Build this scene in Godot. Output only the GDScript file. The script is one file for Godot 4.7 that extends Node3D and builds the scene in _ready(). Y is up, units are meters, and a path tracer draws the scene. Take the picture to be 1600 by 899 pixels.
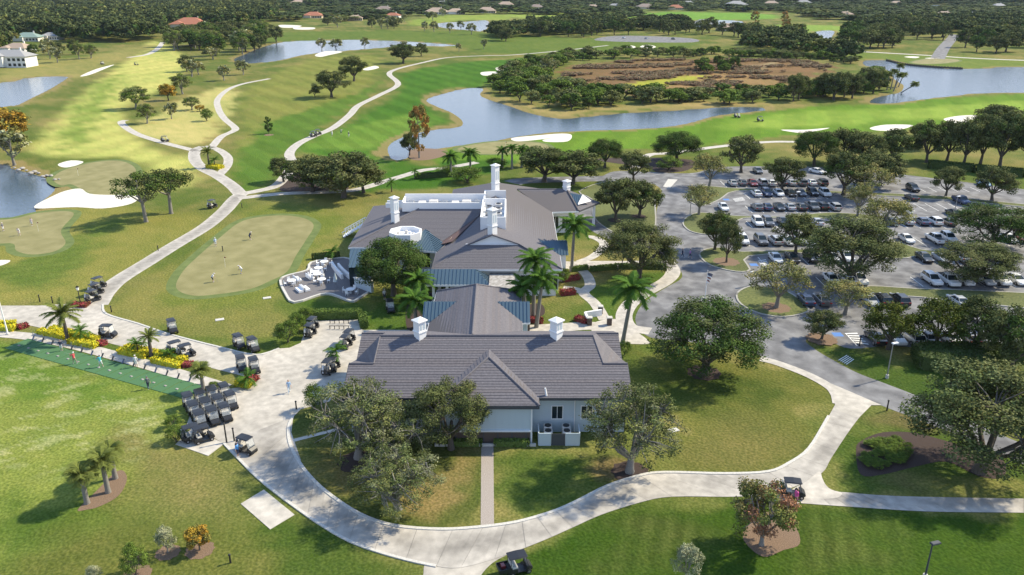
extends Node3D
# Aerial view of a golf clubhouse, its cart drives, parking lot and course.
# Site plan: g(u, v, h) gives the place in metres of a point surveyed off the photograph
# (column u, row v of 1600 x 899) that lies h metres above the flat site.
const FL := 1250.0
const EYE := 49.0
const CX := 800.0
const CY := 449.5
var SN := 0.0
var CS := 1.0
var taken := {}
var M := {}
var rng := RandomNumberGenerator.new()

func g(u: float, v: float, h := 0.0) -> Vector3:
	var y := -(v - CY) / FL
	var ry := y * CS - SN
	var t := (h - EYE) / ry
	return Vector3((u - CX) / FL * t, h, (-CS - y * SN) * t)

func ppm(v: float) -> float:
	return FL * (SN + (v - CY) / FL * CS) / EYE

func tall(vb: float, vt: float) -> float:
	var z := g(CX, vb).z
	var y := -(vt - CY) / FL
	return EYE + (y * CS - SN) * z / (-CS - y * SN)

func lin(r: float, gg: float, b: float) -> Color:
	return Color(r, gg, b)

func mat(called: String, r: float, gg: float, b: float, rough := 0.85, metal := 0.0) -> StandardMaterial3D:
	var m := StandardMaterial3D.new()
	m.resource_name = called
	m.albedo_color = Color(r, gg, b).linear_to_srgb()
	m.roughness = rough
	m.metallic = metal
	M[called] = m
	return m

func noise_tex(freq: float, lo: Color, hi: Color, oct := 4, size := 512, seed_ := 1, kind := FastNoiseLite.TYPE_SIMPLEX_SMOOTH, contrast := 0.0) -> NoiseTexture2D:
	var n := FastNoiseLite.new()
	n.noise_type = kind
	n.seed = seed_
	n.frequency = freq
	n.fractal_octaves = oct
	var t := NoiseTexture2D.new()
	t.width = size
	t.height = size
	t.seamless = true
	t.noise = n
	var gr := Gradient.new()
	gr.set_color(0, lo)
	gr.set_color(1, hi)
	gr.set_offset(0, contrast)
	gr.set_offset(1, 1.0 - contrast)
	t.color_ramp = gr
	return t

func bump_tex(freq: float, strength: float, seed_ := 3, size := 512) -> NoiseTexture2D:
	var n := FastNoiseLite.new()
	n.seed = seed_
	n.frequency = freq
	n.fractal_octaves = 4
	var t := NoiseTexture2D.new()
	t.width = size
	t.height = size
	t.seamless = true
	t.as_normal_map = true
	t.bump_strength = strength
	t.noise = n
	return t

func world_tex(m: StandardMaterial3D, t: Texture2D, metres: float) -> void:
	m.albedo_texture = t
	m.uv1_triplanar = true
	m.uv1_world_triplanar = true
	m.uv1_scale = Vector3.ONE / metres

func numbered(called: String) -> String:
	if not taken.has(called):
		taken[called] = 0
		return called
	taken[called] += 1
	return "%s_%03d" % [called, taken[called]]

func thing(called: String, label: String, category: String, at := Vector3.ZERO, turn := 0.0, group := "") -> Node3D:
	var o := Node3D.new()
	o.name = numbered(called)
	add_child(o)
	o.position = at
	o.rotation.y = turn
	tag(o, label, category, group)
	return o

func tag(o: Node, label: String, category: String, group := "") -> void:
	o.set_meta("label", label)
	o.set_meta("category", category)
	if group:
		o.set_meta("group", group)

func part(called: String, mesh: Mesh, m: Material, parent: Node, xf := Transform3D()) -> MeshInstance3D:
	var o := MeshInstance3D.new()
	o.name = called if parent != self else numbered(called)
	o.mesh = mesh
	o.material_override = m
	o.transform = xf
	parent.add_child(o, true)
	return o

func struct(called: String, mesh: Mesh, m: Material) -> MeshInstance3D:
	var o := part(called, mesh, m, self)
	o.set_meta("kind", "structure")
	return o

func copy(o: Node3D, label: String, at: Vector3, turn: float, group := "") -> Node3D:
	var c: Node3D = o.duplicate()
	c.name = numbered(String(o.get_meta("base_name", o.name)))
	add_child(c)
	c.position = at
	c.rotation.y = turn
	c.set_meta("label", label)
	if group:
		c.set_meta("group", group)
	return c

class MB:
	var v := PackedVector3Array()
	var n := PackedVector3Array()
	var c := PackedColorArray()
	var col := Color.WHITE
	func tri(a: Vector3, b: Vector3, d: Vector3) -> void:
		var nn := (d - a).cross(b - a).normalized()
		v.append_array([a, b, d])
		n.append_array([nn, nn, nn])
		c.append_array([col, col, col])
	func tri_up(a: Vector3, b: Vector3, d: Vector3) -> void:
		if (d - a).cross(b - a).y < 0.0:
			tri(a, d, b)
		else:
			tri(a, b, d)
	func tri_out(a: Vector3, b: Vector3, d: Vector3, o: Vector3) -> void:
		if (d - a).cross(b - a).dot((a + b + d) / 3.0 - o) < 0.0:
			tri(a, d, b)
		else:
			tri(a, b, d)
	func quad_out(a: Vector3, b: Vector3, d: Vector3, e: Vector3, o: Vector3) -> void:
		tri_out(a, b, d, o)
		tri_out(a, d, e, o)
	func tri_n(a: Vector3, b: Vector3, d: Vector3, na: Vector3, nb: Vector3, nd: Vector3) -> void:
		if (d - a).cross(b - a).dot(na + nb + nd) < 0.0:
			v.append_array([a, d, b])
			n.append_array([na, nd, nb])
		else:
			v.append_array([a, b, d])
			n.append_array([na, nb, nd])
		c.append_array([col, col, col])
	func box(p: Vector3, s: Vector3, b := Basis()) -> void:
		var x := b.x * s.x * 0.5
		var y := b.y * s.y * 0.5
		var z := b.z * s.z * 0.5
		quad_out(p + x - y - z, p + x + y - z, p + x + y + z, p + x - y + z, p)
		quad_out(p - x - y - z, p - x + y - z, p - x + y + z, p - x - y + z, p)
		quad_out(p + y - x - z, p + y + x - z, p + y + x + z, p + y - x + z, p)
		quad_out(p - y - x - z, p - y + x - z, p - y + x + z, p - y - x + z, p)
		quad_out(p + z - x - y, p + z + x - y, p + z + x + y, p + z - x + y, p)
		quad_out(p - z - x - y, p - z + x - y, p - z + x + y, p - z - x + y, p)
	func bevel_box(p: Vector3, s: Vector3, e: float, b := Basis()) -> void:
		# a box whose top edges are chamfered
		var hx := s.x * 0.5
		var hz := s.z * 0.5
		var rings := []
		for r in [[-s.y * 0.5, 0.0], [s.y * 0.5 - e, 0.0], [s.y * 0.5, e]]:
			var ring := []
			for k in [[-1, -1], [1, -1], [1, 1], [-1, 1]]:
				ring.append(p + b * Vector3(k[0] * (hx - r[1]), r[0], k[1] * (hz - r[1])))
			rings.append(ring)
		loft(rings, p, true)
	func loft(rings: Array, o: Vector3, caps := true) -> void:
		for i in rings.size() - 1:
			var m: int = rings[i].size()
			for k in m:
				var k2 := (k + 1) % m
				var mid: Vector3 = (rings[i][k] + rings[i][k2] + rings[i + 1][k] + rings[i + 1][k2]) * 0.25
				var axis := Vector3.ZERO
				for q in rings[i]:
					axis += q
				for q in rings[i + 1]:
					axis += q
				axis /= 2.0 * m
				tri_out(rings[i][k], rings[i][k2], rings[i + 1][k2], axis)
				tri_out(rings[i][k], rings[i + 1][k2], rings[i + 1][k], axis)
		if caps:
			for e in [0, rings.size() - 1]:
				var r: Array = rings[e]
				var other := Vector3.ZERO
				for q in rings[1 if e == 0 else rings.size() - 2]:
					other += q
				other /= r.size()
				for k in range(1, r.size() - 1):
					tri_out(r[0], r[k], r[k + 1], other)
	func tube(pts: Array, radii: Array, sides := 6) -> void:
		var prev := []
		var prevn := []
		for i in pts.size():
			var d: Vector3 = (pts[mini(i + 1, pts.size() - 1)] - pts[maxi(i - 1, 0)]).normalized()
			var s := d.cross(Vector3.RIGHT if absf(d.x) < 0.8 else Vector3.FORWARD).normalized()
			var t := d.cross(s)
			var ring := []
			var nr := []
			for k in sides:
				var a := TAU * k / sides
				var nn := s * cos(a) + t * sin(a)
				nr.append(nn)
				ring.append(pts[i] + nn * float(radii[i]))
			if i > 0:
				for k in sides:
					var k2 := (k + 1) % sides
					tri_n(prev[k], prev[k2], ring[k2], prevn[k], prevn[k2], nr[k2])
					tri_n(prev[k], ring[k2], ring[k], prevn[k], nr[k2], nr[k])
			prev = ring
			prevn = nr
		for k in range(1, sides - 1):
			tri_out(prev[0], prev[k], prev[k + 1], pts[pts.size() - 2])
	func cyl(a: Vector3, b: Vector3, r0: float, r1: float, sides := 12) -> void:
		tube([a, b], [r0, r1], sides)
		var d := (b - a).normalized()
		var s := d.cross(Vector3.RIGHT if absf(d.x) < 0.8 else Vector3.FORWARD).normalized()
		var t := d.cross(s)
		for k in sides:
			var p1 := a + (s * cos(TAU * k / sides) + t * sin(TAU * k / sides)) * r0
			var p2 := a + (s * cos(TAU * (k + 1) / sides) + t * sin(TAU * (k + 1) / sides)) * r0
			tri_out(a, p1, p2, b)
	func ball(p: Vector3, r: Vector3, rings := 6, segs := 8) -> void:
		for i in rings:
			for k in segs:
				var q := []
				var nn := []
				for e in [[i, k], [i, k + 1], [i + 1, k + 1], [i + 1, k]]:
					var th: float = PI * e[0] / rings
					var ph: float = TAU * e[1] / segs
					var d := Vector3(sin(th) * cos(ph), cos(th), sin(th) * sin(ph))
					nn.append((d / r).normalized())
					q.append(p + d * r)
				if i > 0:
					tri_n(q[0], q[1], q[2], nn[0], nn[1], nn[2])
				if i < rings - 1:
					tri_n(q[0], q[2], q[3], nn[0], nn[2], nn[3])
	func prism(poly: PackedVector2Array, y0: float, y1: float, top := true) -> void:
		# a plan outline (x, z) raised from y0 to y1
		var idx := Geometry2D.triangulate_polygon(poly)
		if top:
			for i in range(0, idx.size(), 3):
				var a := poly[idx[i]]
				var b := poly[idx[i + 1]]
				var d := poly[idx[i + 2]]
				tri_up(Vector3(a.x, y1, a.y), Vector3(b.x, y1, b.y), Vector3(d.x, y1, d.y))
		if y1 - y0 > 0.0005:
			var cw := Geometry2D.is_polygon_clockwise(poly)
			for i in poly.size():
				var a := poly[i]
				var b := poly[(i + 1) % poly.size()]
				var e := (b - a).orthogonal().normalized()
				var nn := Vector3(e.x, 0, e.y) * (1.0 if cw else -1.0)
				var p0 := Vector3(a.x, y0, a.y)
				var p1 := Vector3(b.x, y0, b.y)
				var inside := (p0 + p1) * 0.5 - nn
				quad_out(p0, p1, p1 + Vector3(0, y1 - y0, 0), p0 + Vector3(0, y1 - y0, 0), inside)
	func mesh() -> ArrayMesh:
		var a := []
		a.resize(Mesh.ARRAY_MAX)
		a[Mesh.ARRAY_VERTEX] = v
		a[Mesh.ARRAY_NORMAL] = n
		a[Mesh.ARRAY_COLOR] = c
		var m := ArrayMesh.new()
		m.add_surface_from_arrays(Mesh.PRIMITIVE_TRIANGLES, a)
		return m

func path2(px: Array, closed: bool, h := 0.0, sub := 4) -> PackedVector2Array:
	# smooth outline through surveyed points, in plan metres
	var p := []
	for q in px:
		var w := g(q[0], q[1], h)
		p.append(Vector2(w.x, w.z))
	return smooth2(p, closed, sub)

func smooth2(p: Array, closed: bool, sub := 4) -> PackedVector2Array:
	var out := PackedVector2Array()
	var n := p.size()
	for i in (n if closed else n - 1):
		var a: Vector2 = p[(i - 1 + n) % n] if closed or i > 0 else p[0] * 2.0 - p[1]
		var b: Vector2 = p[i]
		var c: Vector2 = p[(i + 1) % n]
		var d: Vector2 = p[(i + 2) % n] if closed or i < n - 2 else p[n - 1] * 2.0 - p[n - 2]
		for k in sub:
			var t := float(k) / sub
			out.append(0.5 * (2.0 * b + (c - a) * t + (2.0 * a - 5.0 * b + 4.0 * c - d) * t * t + (3.0 * b - 3.0 * c + d - a) * t * t * t))
	if not closed:
		out.append(p[n - 1])
	return out

func hard2(px: Array, h := 0.0) -> PackedVector2Array:
	var out := PackedVector2Array()
	for q in px:
		var w := g(q[0], q[1], h)
		out.append(Vector2(w.x, w.z))
	return out

func sheet(poly: PackedVector2Array, y: float) -> ArrayMesh:
	var b := MB.new()
	b.prism(poly, y, y)
	return b.mesh()

func slab(poly: PackedVector2Array, y0: float, y1: float) -> ArrayMesh:
	var b := MB.new()
	b.prism(poly, y0, y1)
	return b.mesh()

func sdf(p: Vector2, poly: PackedVector2Array) -> float:
	# signed distance to an outline, negative inside
	var best := 1e12
	var inside := false
	var n := poly.size()
	var j := n - 1
	for i in n:
		var a := poly[i]
		var b := poly[j]
		var e := b - a
		var w := p - a
		var q := w - e * clampf(w.dot(e) / maxf(e.length_squared(), 1e-9), 0.0, 1.0)
		best = minf(best, q.length_squared())
		if (a.y > p.y) != (b.y > p.y) and p.x < e.x * (p.y - a.y) / (b.y - a.y) + a.x:
			inside = not inside
		j = i
	return -sqrt(best) if inside else sqrt(best)

func _ready() -> void:
	rng.seed = 7
	var tilt := atan(480.0 / FL)
	SN = sin(tilt)
	CS = cos(tilt)
	var cam := Camera3D.new()
	cam.name = "camera"
	cam.position = Vector3(0, EYE, 0)
	cam.rotation.x = -tilt
	cam.fov = rad_to_deg(2.0 * atan(449.5 / FL))
	cam.near = 0.5
	cam.far = 12000.0
	add_child(cam)
	cam.current = true
	var env := Environment.new()
	env.background_mode = Environment.BG_SKY
	var sky := Sky.new()
	var sm := ProceduralSkyMaterial.new()
	sm.sky_top_color = Color(0.5, 0.62, 0.8)
	sm.sky_horizon_color = Color(0.9, 0.93, 0.97)
	sm.sky_curve = 0.18
	sm.sky_energy_multiplier = 1.0
	sm.ground_bottom_color = Color(0.3, 0.34, 0.25)
	sm.ground_horizon_color = Color(0.75, 0.8, 0.85)
	sm.sun_angle_max = 12.0
	sky.sky_material = sm
	env.sky = sky
	env.tonemap_mode = Environment.TONE_MAPPER_LINEAR
	env.tonemap_exposure = 1.55
	env.fog_enabled = true
	env.fog_density = 0.00003
	env.fog_light_color = Color(0.78, 0.85, 0.93)
	env.sdfgi_enabled = true
	env.ssao_enabled = true
	env.ssil_enabled = true
	var we := WorldEnvironment.new()
	we.name = "environment"
	we.environment = env
	add_child(we)
	var sun := DirectionalLight3D.new()
	sun.name = "sun"
	sun.light_energy = 1.5
	sun.light_color = Color(1.0, 0.95, 0.84)
	sun.light_angular_distance = 2.0
	sun.shadow_enabled = true
	add_child(sun)
	sun.look_at_from_position(Vector3(102, 98, -46), Vector3.ZERO)
	make_materials()
	make_ground()
	make_paving()
	make_clubhouse()
	make_trees()
	make_vehicles()
	make_people()
	make_details()

func make_materials() -> void:
	var m := mat("grass", 1, 1, 1, 1.0)
	m.vertex_color_use_as_albedo = true
	world_tex(m, noise_tex(0.06, Color(0.76, 0.8, 0.72), Color(1, 1, 1), 6, 1024, 11, FastNoiseLite.TYPE_SIMPLEX_SMOOTH, 0.2), 26.0)
	m.normal_enabled = true
	m.normal_texture = bump_tex(0.08, 2.0, 5)
	m.normal_scale = 0.8
	m.metallic_specular = 0.2
	m = mat("green", 0.27, 0.245, 0.11, 1.0)
	world_tex(m, noise_tex(0.012, Color(0.84, 0.85, 0.78), Color(1, 1, 1), 4, 512, 12), 30.0)
	m = mat("collar", 0.145, 0.185, 0.05, 1.0)
	world_tex(m, noise_tex(0.015, Color(0.78, 0.82, 0.74), Color(1, 1, 1), 4, 512, 13), 24.0)
	m = mat("sand", 0.85, 0.82, 0.74, 1.0)
	world_tex(m, noise_tex(0.04, Color(0.78, 0.76, 0.72), Color(1, 1, 1), 5, 512, 14), 12.0)
	m = mat("sand_far", 0.62, 0.56, 0.45, 1.0)
	m = mat("concrete", 0.57, 0.53, 0.465, 0.9)
	m.vertex_color_use_as_albedo = true
	world_tex(m, noise_tex(0.012, Color(0.86, 0.86, 0.86), Color(1, 1, 1), 6, 1024, 15, FastNoiseLite.TYPE_SIMPLEX_SMOOTH, 0.15), 18.0)
	m = mat("kerb", 0.62, 0.6, 0.55, 0.9)
	world_tex(m, noise_tex(0.05, Color(0.85, 0.85, 0.85), Color(1, 1, 1), 4, 256, 16), 4.0)
	m = mat("joint", 0.26, 0.25, 0.235, 1.0)
	m = mat("asphalt", 0.235, 0.235, 0.24, 0.92)
	world_tex(m, noise_tex(0.01, Color(0.7, 0.7, 0.71), Color(1, 1, 1), 6, 1024, 17, FastNoiseLite.TYPE_SIMPLEX_SMOOTH, 0.15), 40.0)
	m = mat("paver", 0.5, 0.45, 0.41, 0.9)
	world_tex(m, noise_tex(0.2, Color(0.68, 0.66, 0.64), Color(1, 1, 1), 2, 512, 18, FastNoiseLite.TYPE_CELLULAR), 8.0)
	m = mat("patio", 0.2, 0.19, 0.195, 0.85)
	world_tex(m, noise_tex(0.15, Color(0.75, 0.74, 0.74), Color(1, 1, 1), 2, 512, 19, FastNoiseLite.TYPE_CELLULAR), 9.0)
	m = mat("mulch", 0.085, 0.055, 0.045, 1.0)
	world_tex(m, noise_tex(0.08, Color(0.55, 0.55, 0.55), Color(1, 1, 1), 4, 512, 20), 5.0)
	m = mat("pine_straw", 0.3, 0.2, 0.13, 1.0)
	world_tex(m, noise_tex(0.08, Color(0.6, 0.6, 0.6), Color(1, 1, 1), 4, 512, 21), 6.0)
	m = mat("island_kerb", 0.34, 0.33, 0.3, 0.95)
	m = mat("turf_mat", 0.06, 0.15, 0.06, 1.0)
	m = mat("paint", 0.75, 0.75, 0.73, 0.8)
	m = mat("blue_paint", 0.08, 0.2, 0.5, 0.8)
	m = mat("water", 0.07, 0.11, 0.15, 0.08)
	m.metallic_specular = 0.7
	m.normal_enabled = true
	m.normal_texture = bump_tex(0.03, 4.0, 22)
	m.normal_scale = 0.35
	m.uv1_triplanar = true
	m.uv1_world_triplanar = true
	m.uv1_scale = Vector3.ONE / 14.0
	m = mat("tile", 0.168, 0.158, 0.172, 0.8)
	world_tex(m, noise_tex(0.03, Color(0.74, 0.74, 0.76), Color(1, 1, 1), 5, 512, 23), 6.0)
	for k in 3:
		var tv := mat("tile_%d" % k, [0.15, 0.185, 0.165][k], [0.142, 0.172, 0.15][k], [0.156, 0.184, 0.158][k], 0.8)
		world_tex(tv, m.albedo_texture, 4.0 + k)
	m = mat("tile_edge", 0.1, 0.09, 0.092, 0.85)
	m = mat("shingle", 0.178, 0.168, 0.18, 0.85)
	world_tex(m, noise_tex(0.05, Color(0.72, 0.72, 0.74), Color(1, 1, 1), 5, 512, 24), 7.0)
	m = mat("red_shingle", 0.14, 0.085, 0.075, 0.85)
	m = mat("blue_metal", 0.075, 0.125, 0.165, 0.42, 0.3)
	m = mat("white", 0.8, 0.8, 0.8, 0.6)
	m = mat("siding", 0.47, 0.55, 0.6, 0.75)
	m = mat("trim_dark", 0.06, 0.065, 0.075, 0.7)
	m = mat("membrane", 0.55, 0.53, 0.5, 0.9)
	world_tex(m, noise_tex(0.02, Color(0.6, 0.58, 0.56), Color(1, 1, 1), 5, 512, 25), 8.0)
	m = mat("glass", 0.02, 0.03, 0.035, 0.08)
	m = mat("metal_grey", 0.35, 0.36, 0.37, 0.4, 0.6)
	m = mat("equipment", 0.6, 0.57, 0.53, 0.6)
	m = mat("brick_dark", 0.1, 0.075, 0.065, 0.9)
	m = mat("black", 0.018, 0.018, 0.02, 0.45)
	m = mat("cart_black", 0.02, 0.021, 0.024, 0.35)
	m = mat("tyre", 0.02, 0.02, 0.02, 0.9)
	m = mat("rim", 0.4, 0.4, 0.42, 0.35, 0.7)
	m = mat("seat", 0.5, 0.48, 0.44, 0.7)
	m = mat("lamp_glass", 0.8, 0.8, 0.76, 0.3)
	m = mat("head_light", 0.75, 0.76, 0.78, 0.15)
	m = mat("tail_light", 0.35, 0.02, 0.02, 0.25)
	m = mat("bark", 0.17, 0.145, 0.12, 1.0)
	world_tex(m, noise_tex(0.06, Color(0.6, 0.6, 0.6), Color(1, 1, 1), 4, 256, 26), 1.5)
	m = mat("pale_bark", 0.34, 0.32, 0.29, 1.0)
	world_tex(m, noise_tex(0.06, Color(0.65, 0.65, 0.65), Color(1, 1, 1), 4, 256, 27), 1.5)
	m = mat("leaf", 1, 1, 1, 0.9)
	m.vertex_color_use_as_albedo = true
	m.backlight_enabled = true
	m.backlight = Color(0.3, 0.34, 0.16)
	m.metallic_specular = 0.2
	m = mat("frond", 0.065, 0.13, 0.022, 0.75)
	m.backlight_enabled = true
	m.backlight = Color(0.2, 0.28, 0.06)
	m.metallic_specular = 0.1
	m = mat("frond_olive", 0.13, 0.155, 0.04, 0.85)
	m.backlight_enabled = true
	m.backlight = Color(0.26, 0.28, 0.08)
	m.metallic_specular = 0.1
	m = mat("person", 1, 1, 1, 0.85)
	m.vertex_color_use_as_albedo = true
	var paints := {"white": [0.75, 0.75, 0.74], "black": [0.015, 0.016, 0.018], "silver": [0.42, 0.44, 0.46], "dark grey": [0.1, 0.105, 0.115], "dark red": [0.2, 0.03, 0.03], "dark blue": [0.035, 0.06, 0.13], "pale blue": [0.25, 0.4, 0.5]}
	for k in paints:
		var p: StandardMaterial3D = mat("car " + k, paints[k][0], paints[k][1], paints[k][2], 0.35)
		p.clearcoat_enabled = true
		p.clearcoat = 0.8
		p.clearcoat_roughness = 0.08
	mat("roof_tan", 0.38, 0.29, 0.22, 0.9)
	mat("roof_terracotta", 0.36, 0.14, 0.08, 0.9)
	mat("roof_green", 0.2, 0.28, 0.25, 0.8)
	mat("roof_grey", 0.3, 0.3, 0.3, 0.9)
	mat("roof_brown", 0.24, 0.19, 0.16, 0.9)
	mat("house_white", 0.72, 0.71, 0.68, 0.8)
	mat("house_cream", 0.6, 0.52, 0.4, 0.85)

var lakes := []
var tints := []

func tint(px: Array, r: float, gg: float, b: float, feather: float, rag := 1.0, stripe := 0.0, dir := 0.0, amt := 0.0, strength := 1.0) -> void:
	var p := path2(px, true)
	var box := Rect2(p[0], Vector2.ZERO)
	for q in p:
		box = box.expand(q)
	tints.append([p, box.grow(feather * 1.5 + rag * 2.0), Color(r, gg, b), feather, rag, stripe, Vector2(cos(dir), sin(dir)), amt, strength])

func make_ground() -> void:
	for l in [
		[[-160, 258], [0, 255], [17, 262], [50, 270], [80, 282], [84, 297], [57, 320], [55, 332], [35, 339], [0, 345], [-160, 365]],
		[[-200, 140], [0, 129], [37, 122], [70, 119], [105, 119], [100, 125], [75, 140], [50, 152], [25, 164], [0, 166], [-200, 190]],
		[[365, 92], [380, 85], [410, 73], [445, 65], [500, 63], [560, 62], [620, 64], [660, 66], [712, 70], [690, 72], [640, 71], [560, 77], [500, 82], [470, 86], [440, 93], [410, 97], [375, 98]],
		[[665, 155], [695, 145], [725, 138], [755, 138], [750, 147], [762, 154], [800, 166], [825, 175], [872, 184], [912, 182], [975, 176], [1050, 172], [1125, 167], [1175, 166], [1198, 171], [1125, 179], [1075, 192], [1025, 199], [950, 202], [900, 204], [850, 207], [800, 214], [765, 221], [720, 226], [685, 231], [655, 231], [640, 236], [638, 245], [620, 249], [609, 244], [607, 226], [632, 212], [675, 202], [717, 197], [722, 188], [705, 175], [683, 166]],
		[[1352, 94], [1390, 94], [1412, 100], [1450, 104], [1505, 107], [1550, 106], [1575, 104], [1800, 108], [1800, 146], [1599, 144], [1525, 145], [1495, 149], [1470, 151], [1432, 156], [1387, 161], [1360, 160], [1365, 153], [1385, 148], [1407, 143], [1412, 132], [1400, 125], [1385, 108], [1375, 105], [1352, 102]],
		[[1275, 49], [1303, 48], [1300, 58], [1292, 70], [1293, 74], [1255, 74], [1265, 68], [1285, 62], [1275, 55]],
		[[685, 36], [725, 34], [762, 32], [757, 47], [725, 46], [687, 42]],
		[[1087, 33], [1120, 31], [1160, 33], [1155, 38], [1120, 38]],
		[[1440, 9], [1462, 7], [1482, 9], [1475, 13], [1450, 13]]]:
		var p := path2(l, true)
		var box := Rect2(p[0], Vector2.ZERO)
		for q in p:
			box = box.expand(q)
		lakes.append([p, box.grow(14.0)])
		var wide := Geometry2D.offset_polygon(p, 3.0)
		struct("lake", sheet(wide[0], -0.3), M.water)
	# grass of different mowing, feeding and wear; cloud shade and sun also painted in
	tint([[-300, 500], [0, 545], [100, 560], [310, 620], [290, 680], [230, 760], [120, 850], [0, 899], [-300, 1100]], 0.2, 0.24, 0.07, 2.0, 2.0, 2.2, 0.55, 0.03)
	tint([[-200, 520], [20, 545], [130, 580], [200, 620], [120, 640], [0, 600]], 0.13, 0.2, 0.045, 3.0, 3.0)
	tint([[0, 790], [60, 770], [130, 790], [200, 800], [260, 790], [200, 830], [100, 860], [0, 870]], 0.105, 0.155, 0.038, 3.0, 3.0)
	tint([[200, 690], [290, 700], [370, 735], [380, 790], [330, 810], [250, 780]], 0.215, 0.195, 0.09, 4.0, 3.0)
	tint([[100, 850], [250, 830], [380, 815], [450, 850], [600, 899], [600, 960], [100, 960]], 0.14, 0.15, 0.05, 4.0, 3.0)
	tint([[400, 800], [470, 820], [560, 870], [660, 899], [560, 960], [430, 880]], 0.075, 0.115, 0.03, 3.0, 2.5)
	tint([[760, 899], [860, 850], [950, 810], [1040, 785], [1150, 785], [1300, 800], [1620, 812], [1900, 820], [1900, 1200], [700, 1200]], 0.048, 0.092, 0.016, 1.5, 1.5, 1.3, 1.35, 0.02)  # foreground lawn, its green darkened for the dimmer light under cloud
	tint([[990, 850], [1040, 810], [1100, 820], [1090, 850], [1010, 880]], 0.12, 0.125, 0.05, 5.0, 3.0, 1.0, 0.25, 0.2, 0.8)
	tint([[1260, 840], [1330, 830], [1400, 860], [1420, 899], [1300, 899]], 0.1, 0.12, 0.04, 5.0, 3.0, 1.0, 0.25, 0.2, 0.8)
	tint([[465, 665], [530, 640], [740, 700], [745, 818], [620, 818], [560, 800], [490, 745]], 0.1, 0.12, 0.042, 1.5, 2.5)
	tint([[640, 800], [650, 770], [710, 740], [745, 700], [720, 760], [690, 800]], 0.26, 0.2, 0.11, 1.0, 1.6, 0.0, 0.0, 0.0, 0.8)
	tint([[510, 700], [560, 720], [545, 760], [500, 740]], 0.22, 0.17, 0.09, 2.0, 2.0, 0.0, 0.0, 0.0, 0.8)
	tint([[780, 700], [880, 690], [960, 730], [930, 755], [840, 800], [780, 812]], 0.085, 0.125, 0.035, 2.0, 2.5)
	tint([[900, 730], [960, 710], [1010, 735], [950, 755]], 0.2, 0.15, 0.09, 1.5, 2.0)
	tint([[985, 545], [1080, 560], [1190, 565], [1270, 590], [1305, 620], [1260, 700], [1210, 730], [1080, 735], [1000, 640]], 0.14, 0.15, 0.05, 1.5, 3.5)
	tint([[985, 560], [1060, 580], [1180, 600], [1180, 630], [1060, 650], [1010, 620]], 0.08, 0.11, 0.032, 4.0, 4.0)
	tint([[1080, 690], [1160, 660], [1240, 690], [1200, 725], [1090, 725]], 0.175, 0.16, 0.07, 5.0, 4.0, 0.0, 0.0, 0.0, 0.7)
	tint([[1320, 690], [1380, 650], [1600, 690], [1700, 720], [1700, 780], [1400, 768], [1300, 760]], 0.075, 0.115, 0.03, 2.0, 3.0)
	tint([[1390, 740], [1450, 735], [1510, 755], [1450, 768]], 0.18, 0.15, 0.085, 3.0, 3.0)
	tint([[1350, 650], [1420, 650], [1440, 670], [1370, 670]], 0.17, 0.14, 0.075, 2.0, 2.0)
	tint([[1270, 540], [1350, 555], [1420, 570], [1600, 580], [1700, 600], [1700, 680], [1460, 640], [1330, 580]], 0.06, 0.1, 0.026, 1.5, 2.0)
	tint([[150, 490], [170, 470], [260, 420], [360, 340], [440, 310], [540, 315], [560, 340], [520, 420], [440, 430], [440, 490], [500, 500], [450, 530], [330, 535], [220, 510]], 0.215, 0.205, 0.078, 2.0, 3.0)
	tint([[250, 470], [290, 420], [370, 340], [440, 318], [505, 328], [525, 350], [500, 390], [470, 430], [440, 460], [330, 485]], 0.165, 0.19, 0.055, 3.0, 2.0)
	tint([[220, 495], [300, 488], [400, 490], [430, 515], [330, 525]], 0.21, 0.195, 0.085, 3.0, 4.0, 0.0, 0.0, 0.0, 0.7)
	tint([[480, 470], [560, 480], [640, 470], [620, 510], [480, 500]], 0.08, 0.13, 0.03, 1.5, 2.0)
	tint([[-200, 350], [100, 310], [220, 330], [350, 330], [300, 370], [180, 445], [100, 470], [-200, 480]], 0.225, 0.22, 0.075, 3.0, 3.0)
	tint([[-50, 420], [60, 400], [150, 350], [200, 345], [140, 400], [60, 450]], 0.12, 0.165, 0.045, 3.0, 2.0, 1.6, 1.1, 0.08)
	tint([[60, 240], [80, 200], [140, 140], [200, 92], [240, 65], [290, 90], [270, 130], [190, 170], [240, 235], [290, 245], [310, 270], [240, 300], [210, 250]], 0.46, 0.45, 0.18, 4.0, 2.0, 7.0, 0.25, 0.07)
	tint([[100, 200], [150, 135], [190, 115], [170, 160], [120, 230]], 0.23, 0.29, 0.085, 5.0, 3.0, 7.0, 0.25, 0.1)
	tint([[20, 90], [120, 90], [200, 75], [250, 70], [180, 100], [120, 120], [0, 128]], 0.27, 0.25, 0.11, 6.0, 4.0)
	tint([[200, 200], [330, 140], [370, 140], [345, 200], [300, 225], [240, 215]], 0.45, 0.41, 0.2, 3.0, 3.0)
	tint([[370, 240], [380, 180], [400, 130], [500, 90], [590, 90], [570, 140], [480, 200], [430, 250], [400, 285], [360, 280]], 0.2, 0.215, 0.07, 3.0, 3.0, 6.0, -0.6, 0.08)
	tint([[360, 270], [385, 230], [420, 190], [500, 165], [570, 140], [600, 125], [560, 160], [500, 200], [450, 240], [420, 290], [380, 295]], 0.1, 0.175, 0.036, 3.0, 2.0, 5.0, -0.6, 0.08)
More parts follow.
